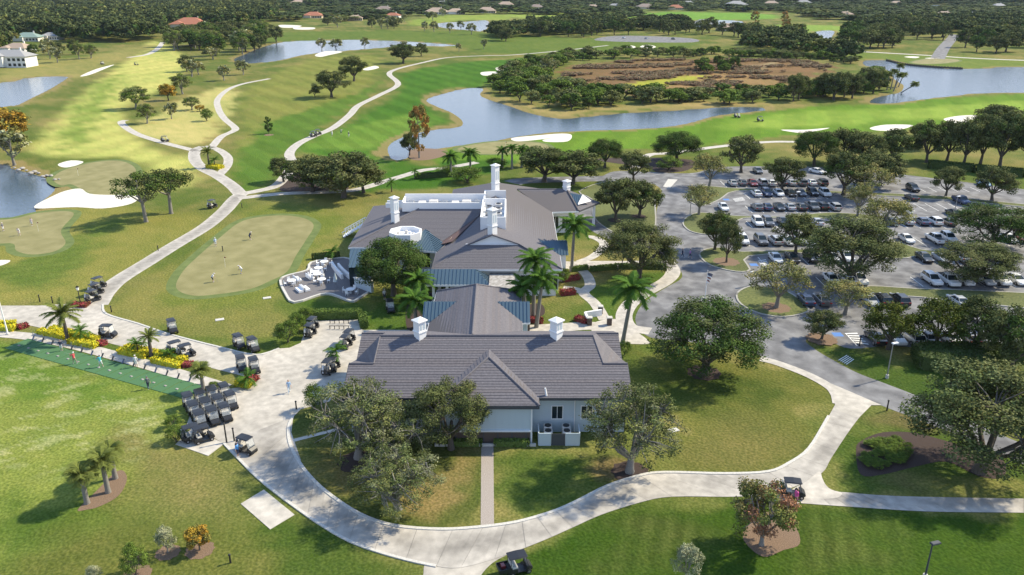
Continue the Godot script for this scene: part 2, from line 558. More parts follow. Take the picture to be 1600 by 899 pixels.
	tint([[470, 235], [540, 195], [620, 145], [630, 115], [700, 100], [800, 92], [960, 80], [1000, 75], [880, 95], [790, 110], [760, 135], [690, 140], [660, 155], [700, 190], [630, 205], [600, 235], [600, 270], [520, 250]], 0.066, 0.155, 0.024, 4.0, 2.0, 6.0, -0.5, 0.1)
	tint([[480, 230], [540, 200], [640, 180], [680, 185], [640, 205], [600, 225], [560, 235]], 0.13, 0.225, 0.045, 4.0, 3.0, 4.0, -0.5, 0.1)
	tint([[690, 232], [800, 222], [900, 206], [1020, 201], [1080, 194], [1130, 181], [1200, 175], [1280, 165], [1380, 163], [1500, 152], [1700, 146], [1700, 195], [1500, 200], [1250, 212], [1100, 228], [960, 235], [800, 252], [690, 262]], 0.125, 0.225, 0.034, 2.0, 2.0, 7.0, 0.3, 0.07)
	tint([[1130, 200], [1250, 175], [1420, 170], [1560, 160], [1700, 160], [1700, 185], [1480, 185], [1260, 198]], 0.23, 0.33, 0.07, 5.0, 3.0, 8.0, 0.3, 0.06)
	tint([[600, 245], [660, 258], [740, 250], [800, 255], [700, 290], [560, 300], [600, 280]], 0.06, 0.14, 0.022, 2.0, 2.0)
	tint([[400, 60], [440, 50], [700, 48], [900, 60], [1000, 60], [1100, 68], [1000, 82], [780, 84], [720, 74], [600, 62], [480, 64], [420, 74]], 0.12, 0.17, 0.045, 10.0, 6.0)
	tint([[1280, 77], [1400, 85], [1500, 88], [1620, 96], [1620, 106], [1500, 106], [1400, 98], [1300, 92]], 0.15, 0.2, 0.055, 5.0, 3.0)
	tint([[870, 118], [900, 104], [1000, 93], [1100, 92], [1250, 95], [1300, 103], [1280, 120], [1180, 140], [1060, 146], [960, 146], [890, 138]], 0.21, 0.13, 0.085, 6.0, 8.0)
	tint([[1040, 125], [1110, 115], [1230, 118], [1240, 126], [1130, 140], [1040, 142]], 0.29, 0.19, 0.115, 5.0, 6.0)
	tint([[962, 138], [1000, 128], [1060, 121], [1105, 118], [1080, 126], [1010, 137], [975, 144]], 0.36, 0.36, 0.07, 2.0, 3.0)
	tint([[1150, 108], [1210, 98], [1180, 112]], 0.33, 0.26, 0.2, 4.0, 3.0)
	tint([[760, 150], [800, 160], [870, 180], [960, 172], [1190, 163], [1200, 168], [1180, 160], [950, 165], [870, 173], [800, 155]], 0.33, 0.26, 0.14, 2.0, 2.0)
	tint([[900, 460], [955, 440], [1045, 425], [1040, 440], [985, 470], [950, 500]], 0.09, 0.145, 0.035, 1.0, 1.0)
	tint([[985, 26], [1010, 20], [1090, 19], [1200, 22], [1210, 29], [1120, 31], [1020, 31]], 0.16, 0.3, 0.06, 12.0, 6.0)
	tint([[1190, 44], [1240, 38], [1330, 42], [1330, 50], [1250, 50]], 0.22, 0.32, 0.08, 8.0, 5.0)
	tint([[640, 34], [700, 24], [790, 23], [790, 31], [720, 32], [660, 40]], 0.24, 0.3, 0.08, 8.0, 5.0)
	tint([[800, 22], [900, 19], [960, 20], [940, 27], [820, 29]], 0.26, 0.33, 0.09, 10.0, 5.0)
	tint([[30, 46], [60, 28], [85, 34], [60, 46]], 0.16, 0.24, 0.06, 8.0, 5.0)
	tint([[430, 22], [500, 14], [620, 10], [900, 6], [1300, 6], [1700, 10], [1700, 30], [1400, 24], [1000, 18], [600, 24]], 0.15, 0.19, 0.06, 20.0, 10.0, 0.0, 0.0, 0.0, 0.7)
	var us := []
	var u := -420.0
	while u < 2021.0:
		us.append(u)
		u += 4.5
	var vs := [1500.0, 1250.0, 1080.0]
	var vv := 960.0
	while vv > -24.0:
		vs.append(vv)
		vv -= 3.0 if vv > 120.0 else (1.6 if vv > 20.0 else 1.2)
	vs.append(-25.5)
	var cols := us.size()
	var rows := vs.size()
	var V := PackedVector3Array()
	var N := PackedVector3Array()
	var K := PackedColorArray()
	V.resize(cols * rows)
	N.resize(cols * rows)
	K.resize(cols * rows)
	var n1 := FastNoiseLite.new()
	n1.seed = 4
	n1.frequency = 0.022
	n1.fractal_octaves = 4
	var n2 := FastNoiseLite.new()
	n2.seed = 9
	n2.frequency = 0.16
	n2.fractal_octaves = 4
	var n3 := FastNoiseLite.new()
	n3.seed = 15
	n3.frequency = 0.5
	n3.fractal_octaves = 3
	var divots := path2([[-100, 590], [20, 590], [110, 620], [190, 660], [170, 700], [90, 690], [-100, 690]], true)
	var green := Color(0.12, 0.155, 0.046)
	var tan := Color(0.23, 0.205, 0.095)
	for r in rows:
		for q in cols:
			var p3 := g(us[q], vs[r])
			var p := Vector2(p3.x, p3.z)
			var a := n1.get_noise_2dv(p)
			var b := n2.get_noise_2dv(p)
			var d := n3.get_noise_2dv(p)
			var e := n2.get_noise_2dv(p * Vector2(0.35, 0.35) + Vector2(900, 70))
			var col := green.lerp(tan, clampf(0.35 + a * 1.1 + b * 0.35, 0.0, 1.0))
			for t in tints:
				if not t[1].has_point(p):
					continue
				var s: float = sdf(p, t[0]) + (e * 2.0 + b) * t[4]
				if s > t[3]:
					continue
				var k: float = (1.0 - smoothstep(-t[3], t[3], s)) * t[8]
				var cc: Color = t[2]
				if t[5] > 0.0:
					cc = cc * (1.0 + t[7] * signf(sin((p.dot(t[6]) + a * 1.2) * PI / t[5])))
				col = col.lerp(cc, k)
			if p.x < -22.0 and p.x > -75.0 and p.y > -105.0:
				# streaks of pale sand dressing over the divots of the range
				var w2 := Vector2(p.x * 0.5 + p.y * 0.86, (p.x * 0.86 - p.y * 0.5) * 0.25)
				var st := n3.get_noise_2dv(w2 * 1.3) + n2.get_noise_2dv(p * 0.6 + Vector2(50, 9)) * 0.9
				var zone := 1.0 - smoothstep(2.0, 8.0, absf(sdf(p, divots)) if sdf(p, divots) > 0.0 else 0.0)
				col = col.lerp(Color(0.42, 0.42, 0.28), clampf((st - 0.2) * 1.8, 0.0, 0.5) * zone)
			# patchiness: dry blades and lush tufts
			var dry := clampf((b * 0.6 + d * 0.35 + a * 0.6) * 0.5, -0.25, 0.35)
			col = Color(col.r * (1.0 + dry * 0.75), col.g * (1.0 + dry * 0.42), col.b * (1.0 + dry * 0.7))
			var h := 0.0
			for l in lakes:
				if l[1].has_point(p):
					var s2: float = sdf(p, l[0])
					h = minf(h, clampf(-0.3 + s2 * (0.12 if s2 < 0.0 else 0.2), -2.5, 0.0))
					if s2 < 3.2 + e * 3.0:
						col = col.lerp(Color(0.3, 0.23, 0.14) if s2 > -0.6 else Color(0.12, 0.1, 0.06), 0.75)
			var i := r * cols + q
			V[i] = Vector3(p3.x, h, p3.z)
			N[i] = Vector3.UP
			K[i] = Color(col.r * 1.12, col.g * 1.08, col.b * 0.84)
	# streaks of pale sand dressing on the range tee
	var I := PackedInt32Array()
	for r in rows - 1:
		for q in cols - 1:
			var i := r * cols + q
			I.append_array([i, i + cols, i + 1, i + 1, i + cols, i + cols + 1])
	var arr := []
	arr.resize(Mesh.ARRAY_MAX)
	arr[Mesh.ARRAY_VERTEX] = V
	arr[Mesh.ARRAY_NORMAL] = N
	arr[Mesh.ARRAY_COLOR] = K
	arr[Mesh.ARRAY_INDEX] = I
	var gm := ArrayMesh.new()
	gm.add_surface_from_arrays(Mesh.PRIMITIVE_TRIANGLES, arr)
	struct("ground", gm, M.grass)
	print("ground ", cols * rows, " ", Time.get_ticks_msec())
	# putting greens with their mown collars
	var y := 0.008
	for p in [
		[[380, 345], [430, 337], [470, 340], [490, 352], [478, 375], [462, 400], [448, 425], [420, 440], [390, 452], [340, 460], [300, 462], [275, 450], [285, 425], [310, 400], [345, 370]],
		[[-60, 352], [-20, 345], [20, 342], [60, 333], [100, 330], [115, 335], [98, 355], [95, 365], [102, 380], [85, 393], [50, 398], [25, 392], [15, 380], [-60, 385]],
		[[82, 280], [95, 268], [125, 258], [160, 252], [190, 252], [210, 262], [212, 280], [205, 295], [180, 304], [150, 305], [130, 297], [110, 288], [95, 290]],
		[[715, 232], [760, 223], [810, 221], [850, 225], [855, 235], [800, 240], [740, 240]],
		[[1425, 97], [1450, 92], [1485, 92], [1500, 95], [1475, 99], [1440, 100]],
		[[990, 79], [1010, 76], [1035, 78], [1020, 82], [1000, 82]]]:
		var o := path2(p, true)
		struct("green_collar", sheet(Geometry2D.offset_polygon(o, 1.6)[0], y), M.collar)
		struct("putting_green", sheet(o, y + 0.006), M.green)
	for p in [
		[[55, 321], [75, 310], [100, 299], [125, 295], [140, 303], [175, 305], [207, 305], [216, 311], [200, 320], [160, 326], [120, 324], [87, 325], [57, 326]],
		[[90, 257], [110, 251], [130, 253], [118, 259], [100, 262]],
		[[-10, 408], [15, 407], [8, 413], [-10, 417]],
		[[800, 216], [837, 212], [875, 209], [893, 211], [887, 221], [855, 222], [848, 219], [862, 216], [837, 219], [807, 221]],
		[[1220, 203], [1258, 203], [1297, 200], [1265, 207], [1250, 208]],
		[[1360, 200], [1385, 195], [1427, 196], [1400, 204], [1370, 204]],
		[[1475, 186], [1500, 181], [1530, 181], [1508, 192], [1487, 191]],
		[[437, 39], [470, 40], [462, 43], [440, 43]],
		[[460, 43], [490, 43], [488, 46], [462, 46]],
		[[492, 86], [510, 80], [535, 81], [515, 86], [500, 89]],
		[[567, 108], [585, 103], [592, 106], [575, 110]],
		[[752, 113], [775, 112], [775, 117], [755, 118]],
		[[775, 106], [795, 103], [796, 108], [780, 111]],
		[[125, 119], [150, 108], [178, 101], [165, 107], [140, 117]],
		[[974, 73], [985, 71], [993, 73], [990, 75]],
		[[1000, 73], [1012, 70], [1025, 73], [1015, 76]],
		[[1413, 89], [1425, 88], [1437, 89], [1430, 91]],
		[[1445, 91], [1460, 90], [1470, 91], [1460, 92]]]:
		var o := path2(p, true)
		var lip := MB.new()
		struct("sand_bunker", sheet(o, 0.03), M.sand)
	# planting beds
	for b in [[[[1338, 705], [1345, 690], [1380, 676], [1430, 677], [1480, 690], [1530, 705], [1568, 720], [1568, 746], [1530, 745], [1480, 722], [1430, 730], [1380, 742], [1345, 742]], "mulch"],
		[[[121, 797], [150, 768], [178, 740], [192, 736], [198, 750], [185, 775], [155, 792], [135, 797]], "pine_straw"],
		[[[1160, 835], [1200, 800], [1240, 820], [1250, 850], [1225, 860], [1190, 870]], "pine_straw"],
		[[[930, 250], [985, 246], [1080, 250], [1075, 266], [1030, 270], [1010, 262]], "mulch"],
		[[[640, 236], [656, 232], [690, 234], [700, 241], [670, 250], [642, 249]], "pine_straw"],
		[[[440, 299], [445, 285], [470, 272], [520, 280], [545, 295], [500, 301]], "mulch"],
		[[[815, 480], [845, 475], [850, 492], [820, 498]], "mulch"],
		[[[640, 470], [690, 455], [770, 452], [770, 462], [690, 466], [670, 480], [655, 515], [636, 515]], "mulch"]]:
		struct("planting_bed", sheet(path2(b[0], true), 0.02), M[b[1]])
	for c in [[1100, 583, 2.2, "mulch"], [962, 345, 1.8, "mulch"], [998, 339, 1.6, "mulch"], [312, 860, 1.3, "pine_straw"], [262, 864, 1.1, "pine_straw"], [214, 897, 1.2, "pine_straw"], [420, 211, 1.6, "pine_straw"], [1284, 531, 2.2, "pine_straw"], [560, 722, 2.2, "mulch"], [985, 738, 2.0, "mulch"], [1135, 410, 2.4, "pine_straw"], [1213, 482, 2.2, "pine_straw"]]:
		var o := PackedVector2Array()
		var m := g(c[0], c[1])
		for k in 24:
			o.append(Vector2(m.x, m.z) + Vector2.from_angle(TAU * k / 24) * c[2] * (1.0 + 0.08 * sin(k * 2.3 + c[0])))
		struct("tree_ring", sheet(o, 0.135 if c[0] in [1135, 1213, 1284, 962, 998] else 0.024), M[c[3]])

func ribbon(px: Array, width: float, y: float, stain := 0.12, sub := 5) -> ArrayMesh:
	# a concrete path: pale edges, a centre grey with tyre wear
	return ribbon2(path2(px, false, 0.0, sub), width, y, stain)

func ribbon2(c: PackedVector2Array, width: float, y: float, stain := 0.12) -> ArrayMesh:
	var b := MB.new()
	var wear := FastNoiseLite.new()
	wear.seed = 31
	wear.frequency = 0.12
	var across := [-0.5, -0.38, -0.16, 0.16, 0.38, 0.5]
	var last := []
	var lastc := []
	for i in c.size():
		var d := (c[mini(i + 1, c.size() - 1)] - c[maxi(i - 1, 0)]).normalized()
		var s := d.orthogonal()
		var ring := []
		var cs := []
		for k in across:
			var p: Vector2 = c[i] + s * width * k
			ring.append(Vector3(p.x, y, p.y))
			var f := 1.0 - stain * (2.2 + 1.6 * wear.get_noise_2dv(p)) * (1.0 if absf(k) < 0.3 else (0.45 if absf(k) < 0.45 else 0.0))
			cs.append(Color(f, f, f * 1.01))
		if i > 0:
			for k in across.size() - 1:
				var q := [last[k], last[k + 1], ring[k + 1], ring[k]]
				var qc := [lastc[k], lastc[k + 1], cs[k + 1], cs[k]]
				for t in [[0, 1, 2], [0, 2, 3]]:
					var o := [t[0], t[1], t[2]]
					if (q[o[2]] - q[o[0]]).cross(q[o[1]] - q[o[0]]).y < 0.0:
						o = [t[0], t[2], t[1]]
					for j in o:
						b.v.append(q[j])
						b.n.append(Vector3.UP)
						b.c.append(qc[j])
		last = ring
		lastc = cs
	return b.mesh()

func grid_sheet(poly: PackedVector2Array, y: float, cell: float, stain: float, seed_ := 5) -> ArrayMesh:
	# a paved area cut into small cells so that worn and stained concrete can vary over it
	var b := MB.new()
	var box := Rect2(poly[0], Vector2.ZERO)
	for q in poly:
		box = box.expand(q)
	var n := FastNoiseLite.new()
	n.seed = seed_
	n.frequency = 0.09
	n.fractal_octaves = 4
	var x := box.position.x
	while x < box.end.x:
		var z := box.position.y
		while z < box.end.y:
			var sq := PackedVector2Array([Vector2(x, z), Vector2(x + cell, z), Vector2(x + cell, z + cell), Vector2(x, z + cell)])
			var got := Geometry2D.intersect_polygons(sq, poly)
			for o in got:
				var idx := Geometry2D.triangulate_polygon(o)
				for i in range(0, idx.size(), 3):
					var p := [o[idx[i]], o[idx[i + 1]], o[idx[i + 2]]]
					var at := b.v.size()
					b.tri_up(Vector3(p[0].x, y, p[0].y), Vector3(p[1].x, y, p[1].y), Vector3(p[2].x, y, p[2].y))
					for k in 3:
						var w := b.v[at + k]
						var f := clampf(1.0 - stain * (0.5 + 1.6 * n.get_noise_2d(w.x, w.z)), 0.45, 1.0)
						b.c[at + k] = Color(f, f * 0.995, f * 0.985)
			z += cell
		x += cell
	return b.mesh()

func kerb(line: PackedVector2Array, width: float, h: float, called := "kerb", m: Material = null) -> void:
	var b := MB.new()
	var prev := []
	for i in line.size():
		var d := (line[mini(i + 1, line.size() - 1)] - line[maxi(i - 1, 0)]).normalized()
		var s := d.orthogonal() * width * 0.5
		var l := line[i] - s
		var r := line[i] + s
		var ring := [Vector3(l.x, 0.0, l.y), Vector3(l.x, h, l.y), Vector3(r.x, h, r.y), Vector3(r.x, 0.0, r.y)]
		if i > 0:
			var o := Vector3.ZERO
			for q in ring:
				o += q / 8.0
			for q in prev:
				o += q / 8.0
			for k in 3:
				b.quad_out(prev[k], prev[k + 1], ring[k + 1], ring[k], o)
		prev = ring
	struct(called, b.mesh(), m if m else M.kerb)

func make_paving() -> void:
	# asphalt drive and parking lot
	var lot := path2([[940, 276], [960, 268], [1000, 268], [1078, 271], [1120, 262], [1180, 260], [1300, 262], [1420, 274], [1600, 296], [1800, 318]], false)
	lot.append_array(path2([[1850, 600], [1700, 580], [1600, 560], [1520, 552], [1400, 541], [1330, 545], [1296, 533], [1275, 526], [1259, 533], [1275, 547], [1300, 562], [1340, 583], [1390, 602], [1440, 622], [1520, 660], [1620, 702], [1800, 760]], false))
	lot.append_array(path2([[1800, 820], [1620, 735], [1520, 690], [1440, 658], [1385, 637], [1340, 618], [1290, 596], [1240, 573], [1190, 557], [1120, 540], [1060, 533], [1015, 527], [995, 508], [995, 490], [1010, 470], [1040, 450], [1065, 435], [1062, 420], [1050, 405], [1045, 395], [1035, 385]], false))
	lot.append_array(path2([[1026, 360], [1026, 330], [1034, 300], [1020, 288], [985, 284], [940, 284]], false))
	struct("asphalt_lot", sheet(lot, 0.012), M.asphalt)
	struct("entrance_drive", ribbon_plain([[925, 300], [918, 315], [922, 340], [940, 358], [970, 372], [1005, 380], [1040, 385]], 5.0, 0.016), M.asphalt)
	# raised grass islands with kerbs
	var isl := [
		[[1072, 306], [1082, 296], [1098, 291], [1150, 295], [1230, 297], [1315, 300], [1412, 304], [1412, 308], [1315, 303], [1230, 300], [1150, 299], [1125, 312], [1100, 322], [1082, 318]],
		[[1068, 346], [1078, 337], [1098, 333], [1150, 338], [1230, 339], [1300, 333], [1400, 340], [1486, 345], [1486, 348], [1400, 345], [1310, 342], [1230, 342], [1160, 342], [1120, 366], [1085, 364], [1070, 355]],
		[[1093, 399], [1104, 390], [1130, 388], [1160, 394], [1280, 389], [1390, 378], [1440, 391], [1500, 396], [1500, 402], [1440, 400], [1400, 405], [1290, 396], [1170, 401], [1172, 422], [1150, 425], [1110, 415]],
		[[1151, 462], [1160, 453], [1178, 448], [1215, 452], [1240, 462], [1258, 478], [1262, 488], [1225, 496], [1185, 490], [1158, 476]],
		[[1340, 455], [1360, 448], [1430, 452], [1520, 455], [1700, 466], [1700, 490], [1560, 478], [1480, 470], [1420, 464], [1350, 466]],
		[[1430, 306], [1480, 308], [1560, 316], [1700, 330], [1700, 333], [1560, 320], [1480, 313], [1430, 311]]]
	for p in isl:
		var o := path2(p, true, 0.0, 3)
		kerb(closed(o), 0.3, 0.15, "island_kerb", M.island_kerb)
		var gb := grid_sheet(o, 0.13, 2.0, 0.25, 8)
		struct("grass_island", gb, island_grass())
	var ent := path2([[905, 300], [940, 286], [985, 287], [1018, 296], [1024, 330], [1022, 360], [1000, 374], [965, 366], [940, 352], [926, 335], [925, 312]], true, 0.0, 3)
	struct("grass_island", grid_sheet(ent, 0.1, 1.5, 0.25, 9), island_grass())
	kerb(closed(ent), 0.3, 0.12, "island_kerb", M.island_kerb)
	# concrete apron round the drop-off and along the drive
	struct("walkway", ribbon([[1016, 518], [985, 512], [975, 495], [985, 475], [1008, 458], [1040, 440], [1052, 425], [1045, 410]], 2.6, 0.03, 0.05), M.concrete)
	struct("forecourt", grid_sheet(path2([[925, 508], [945, 500], [968, 500], [985, 512], [1010, 530], [1012, 538], [960, 536], [930, 528]], true), 0.034, 1.5, 0.15, 3), M.concrete)
	struct("walkway", ribbon([[818, 515], [880, 512], [930, 510], [990, 522]], 3.0, 0.038, 0.03), M.concrete)
	struct("walkway", ribbon([[868, 412], [890, 415], [930, 414], [990, 414], [1052, 412]], 4.2, 0.03, 0.04), M.concrete)
	struct("walkway", ribbon([[905, 418], [918, 432], [922, 447], [912, 458], [930, 475], [945, 500]], 1.9, 0.034, 0.04), M.concrete)
	struct("walkway", ribbon([[912, 458], [898, 452], [880, 450]], 1.7, 0.042, 0.03), M.concrete)
	struct("walkway", ribbon([[905, 410], [925, 402], [940, 390], [943, 380], [930, 372], [918, 370]], 1.8, 0.034, 0.04), M.concrete)
	struct("crosswalk", slab(hard2([[1036, 292], [1044, 280], [1059, 281], [1047, 294]]), 0.012, 0.05), M.kerb)
	# main concrete drive, in cast slabs with open joints
	var outer := path2([[350, 694], [375, 720], [400, 745], [430, 770], [462, 794], [500, 820], [545, 846], [600, 866], [668, 883], [720, 888], [790, 868], [850, 845], [895, 825], [940, 805], [1000, 786], [1050, 777], [1150, 777], [1200, 772], [1240, 762], [1284, 740], [1300, 715], [1330, 670], [1362, 629]], false, 0.0, 4)
	var inner := path2([[457, 652], [451, 668], [452, 690], [461, 712], [478, 738], [508, 768], [560, 803], [615, 822], [690, 828], [755, 824], [800, 818], [830, 811], [868, 799], [900, 785], [950, 760], [1000, 744], [1040, 739], [1130, 741], [1200, 738], [1234, 724], [1264, 702], [1290, 660], [1309, 626]], false, 0.0, 4)
	slabs("concrete_drive", outer, inner, 3)
	var seat := MB.new()
	for i in outer.size() - 1:
		var j := mini(i, inner.size() - 2)
		seat.tri_up(v3(outer[i], 0.012), v3(outer[i + 1], 0.012), v3(inner[j], 0.012))
		seat.tri_up(v3(outer[i + 1], 0.012), v3(inner[j + 1], 0.012), v3(inner[j], 0.012))
	struct("drive_bed", seat.mesh(), M.joint)
	kerb(inner.slice(0, 86), 0.35, 0.12)
	var spur := path2([[1311, 632], [1307, 617], [1295, 604], [1262, 586], [1215, 568], [1188, 561]], false)
	struct("walkway", ribbon2(spur, 1.5, 0.05, 0.02), M.concrete)
	kerb(outer.slice(0, 34), 0.3, 0.12)
	struct("drive_spur", grid_sheet(path2([[668, 880], [720, 884], [800, 862], [770, 880], [748, 905], [720, 960], [640, 960], [660, 905]], true), 0.02, 1.2, 0.22, 4), M.concrete)
	var rl := path2([[1200, 774], [1250, 770], [1305, 769], [1400, 776], [1600, 780], [1800, 783]], false)
	var rr := path2([[1180, 780], [1250, 787], [1350, 794], [1450, 800], [1600, 802], [1800, 806]], false)
	slabs("cart_path", rl, rr, 2)
	var bed2 := MB.new()
	for i in rl.size() - 1:
		bed2.tri_up(v3(rl[i], 0.012), v3(rl[i + 1], 0.012), v3(rr[i], 0.012))
		bed2.tri_up(v3(rl[i + 1], 0.012), v3(rr[i + 1], 0.012), v3(rr[i], 0.012))
	struct("path_bed", bed2.mesh(), M.joint)
	struct("drive_fork", grid_sheet(path2([[1235, 768], [1262, 752], [1280, 738], [1285, 748], [1290, 758], [1299, 766], [1316, 772], [1300, 780], [1240, 778]], true), 0.052, 1.0, 0.12, 7), M.concrete)
	struct("drive_apron", grid_sheet(hard2([[1296, 599], [1320, 609], [1350, 622], [1378, 634], [1362, 634], [1342, 654], [1306, 642], [1303, 618]]), 0.056, 1.0, 0.15, 9), M.concrete)
	struct("loading_pad", slab(hard2([[376, 788], [412, 766], [460, 805], [422, 828]]), 0.0, 0.05), M.concrete)
	struct("loading_pad", slab(hard2([[274, 695], [300, 670], [350, 694], [325, 713]]), 0.0, 0.05), M.concrete)
	# paver walk to the bay of the front building
	struct("paver_walk", sheet(hard2([[752, 697], [771, 697], [772, 826], [751, 827]]), 0.02), M.paver)
	struct("walkway", sheet(hard2([[452, 688], [455, 692], [540, 670], [536, 667]]), 0.02), M.concrete)
	# cart staging court
	var court := hard2([[-260, 478], [60, 478], [110, 475], [142, 474], [160, 478]])
	court.append_array(hard2([[166, 491], [215, 506], [262, 522], [335, 541], [400, 555], [436, 545]]))
	court.append_array(hard2([[452, 544], [470, 536], [478, 512], [486, 502], [563, 500], [566, 516], [640, 516], [640, 530], [560, 560], [536, 605], [514, 628], [470, 640], [458, 652], [455, 676], [470, 720], [420, 745], [400, 744], [350, 694], [325, 680], [290, 668], [300, 640], [330, 612], [372, 606], [395, 592], [332, 576], [250, 557], [160, 534], [37, 507], [-260, 500]]))
	struct("staging_court", grid_sheet(court, 0.028, 1.6, 0.16, 6), M.concrete)
	kerb(path2([[160, 476], [166, 491], [215, 506], [262, 522], [335, 541], [400, 555], [436, 545]], false), 0.3, 0.1)
	# joints of the court: shallow tooled grooves, built as thin dark strips set flush in the slab
	struct("walkway", ribbon([[-200, 512], [0, 522], [90, 534], [200, 562], [300, 591], [352, 607]], 2.2, 0.034, 0.02), M.concrete)
	# course paths
	for c in [[[[150, 478], [163, 458], [185, 438], [230, 410], [270, 385], [320, 355], [350, 330], [366, 312], [378, 302]], 3.6, 0.16],
		[[[376, 304], [362, 290], [340, 275], [318, 264], [306, 253], [303, 243], [306, 234], [318, 229]], 3.4, 0.1],
		[[[340, 276], [354, 260], [356, 247], [346, 237], [332, 231], [318, 229]], 2.6, 0.06],
		[[[306, 236], [270, 227], [245, 220], [215, 210], [196, 199], [189, 191], [196, 188]], 2.6, 0.03],
		[[[330, 231], [345, 214], [362, 206], [367, 200], [350, 185], [341, 170], [340, 155], [356, 140], [380, 131], [421, 123]], 2.6, 0.03],
		[[[372, 304], [400, 299], [430, 291], [446, 275], [457, 257], [452, 240], [466, 225], [490, 213], [520, 200], [546, 180], [560, 165], [590, 150], [622, 132], [608, 116], [620, 108], [660, 98], [700, 90], [760, 87], [800, 86], [880, 79], [950, 71]], 3.0, 0.05],
		[[[372, 310], [440, 303], [520, 300], [560, 296], [600, 284], [630, 275], [662, 266], [700, 262], [745, 254]], 2.8, 0.06],
		[[[200, 90], [230, 85], [246, 76], [254, 66]], 4.0, 0.0],
		[[[990, 264], [1012, 243], [1050, 239], [1125, 229], [1200, 222], [1260, 222]], 2.8, 0.02],
		[[[1270, 77], [1350, 81], [1440, 86], [1520, 91], [1620, 95], [1800, 100]], 6.0, 0.02]]:
		struct("cart_path", ribbon(c[0], c[1], 0.02 + 0.004 * (int(c[0][0][0]) % 5), c[2]), M.concrete)
	struct("far_road", ribbon_plain([[1465, 92], [1475, 75], [1488, 60], [1492, 54]], 9.0, 0.03), M.asphalt)
	struct("far_parking", sheet(path2([[930, 63], [950, 57], [1000, 56], [1080, 60], [1085, 66], [1000, 66]], true), 0.03), M.asphalt)
	# pale overspray of sand dressing and the turf tee mats
	struct("rear_drive", ribbon_plain([[800, 286], [815, 283], [860, 281], [945, 279]], 6.0, 0.018), M.asphalt)
	stripes()

func v3(p: Vector2, y: float) -> Vector3:
	return Vector3(p.x, y, p.y)

func closed(p: PackedVector2Array) -> PackedVector2Array:
	var q := p.duplicate()
	q.append(p[0])
	q.append(p[1])
	return q

func island_grass() -> StandardMaterial3D:
	if not M.has("island_grass"):
		var m := mat("island_grass", 0.19, 0.2, 0.065, 1.0)
		m.vertex_color_use_as_albedo = true
		world_tex(m, noise_tex(0.03, Color(0.62, 0.7, 0.6), Color(1, 1, 1), 5, 512, 41), 9.0)
	return M.island_grass

func ribbon_plain(px: Array, width: float, y: float) -> ArrayMesh:
	return ribbon(px, width, y, 0.0)

func slabs(called: String, a: PackedVector2Array, b: PackedVector2Array, every: int) -> void:
	# cast slabs between two edges, each a piece of its own, parted by open joints
	var root := Node3D.new()
	root.name = numbered(called)
	root.set_meta("kind", "structure")
	add_child(root)
	var n := mini(a.size(), b.size())
	var r := RandomNumberGenerator.new()
	r.seed = 77
	var nz := FastNoiseLite.new()
	nz.seed = 12
	nz.frequency = 0.11
	nz.fractal_octaves = 4
	var i := 0
	while i < n - 1:
		var e := mini(i + every, n - 1)
		var m := MB.new()
		var tone := r.randf_range(0.88, 1.0)
		var gap := 0.018
		for k in range(i, e):
			var pa := a[k]
			var pb := b[k]
			var qa := a[k + 1]
			var qb := b[k + 1]
			if k == i:
				pa += (qa - pa).normalized() * gap
				pb += (qb - pb).normalized() * gap
			if k == e - 1:
				qa -= (qa - pa).normalized() * gap
				qb -= (qb - pb).normalized() * gap
			for s in 12:
				var f0 := s / 12.0
				var f1 := (s + 1) / 12.0
				var c4 := [pa.lerp(pb, f0), pa.lerp(pb, f1), qa.lerp(qb, f1), qa.lerp(qb, f0)]
				var at := m.v.size()
				m.tri_up(v3(c4[0], 0.045), v3(c4[1], 0.045), v3(c4[2], 0.045))
				m.tri_up(v3(c4[0], 0.045), v3(c4[2], 0.045), v3(c4[3], 0.045))
				for j in range(at, at + 6):
					var p := Vector2(m.v[j].x, m.v[j].z)
					var la := p.distance_to(pa.lerp(qa, 0.5)) / maxf(0.1, pa.distance_to(pb))
					var worn := pow(clampf(1.0 - absf(la - 0.5) * 2.15, 0.0, 1.0), 0.6)
					var t := tone * (1.0 - 0.5 * worn * clampf(0.6 + 1.1 * nz.get_noise_2dv(p), 0.1, 1.0) - 0.1 * nz.get_noise_2dv(p * 2.7))
					m.c[j] = Color(t, t, t * 1.01)
		part("slab", m.mesh(), M.concrete, root)
		i = e

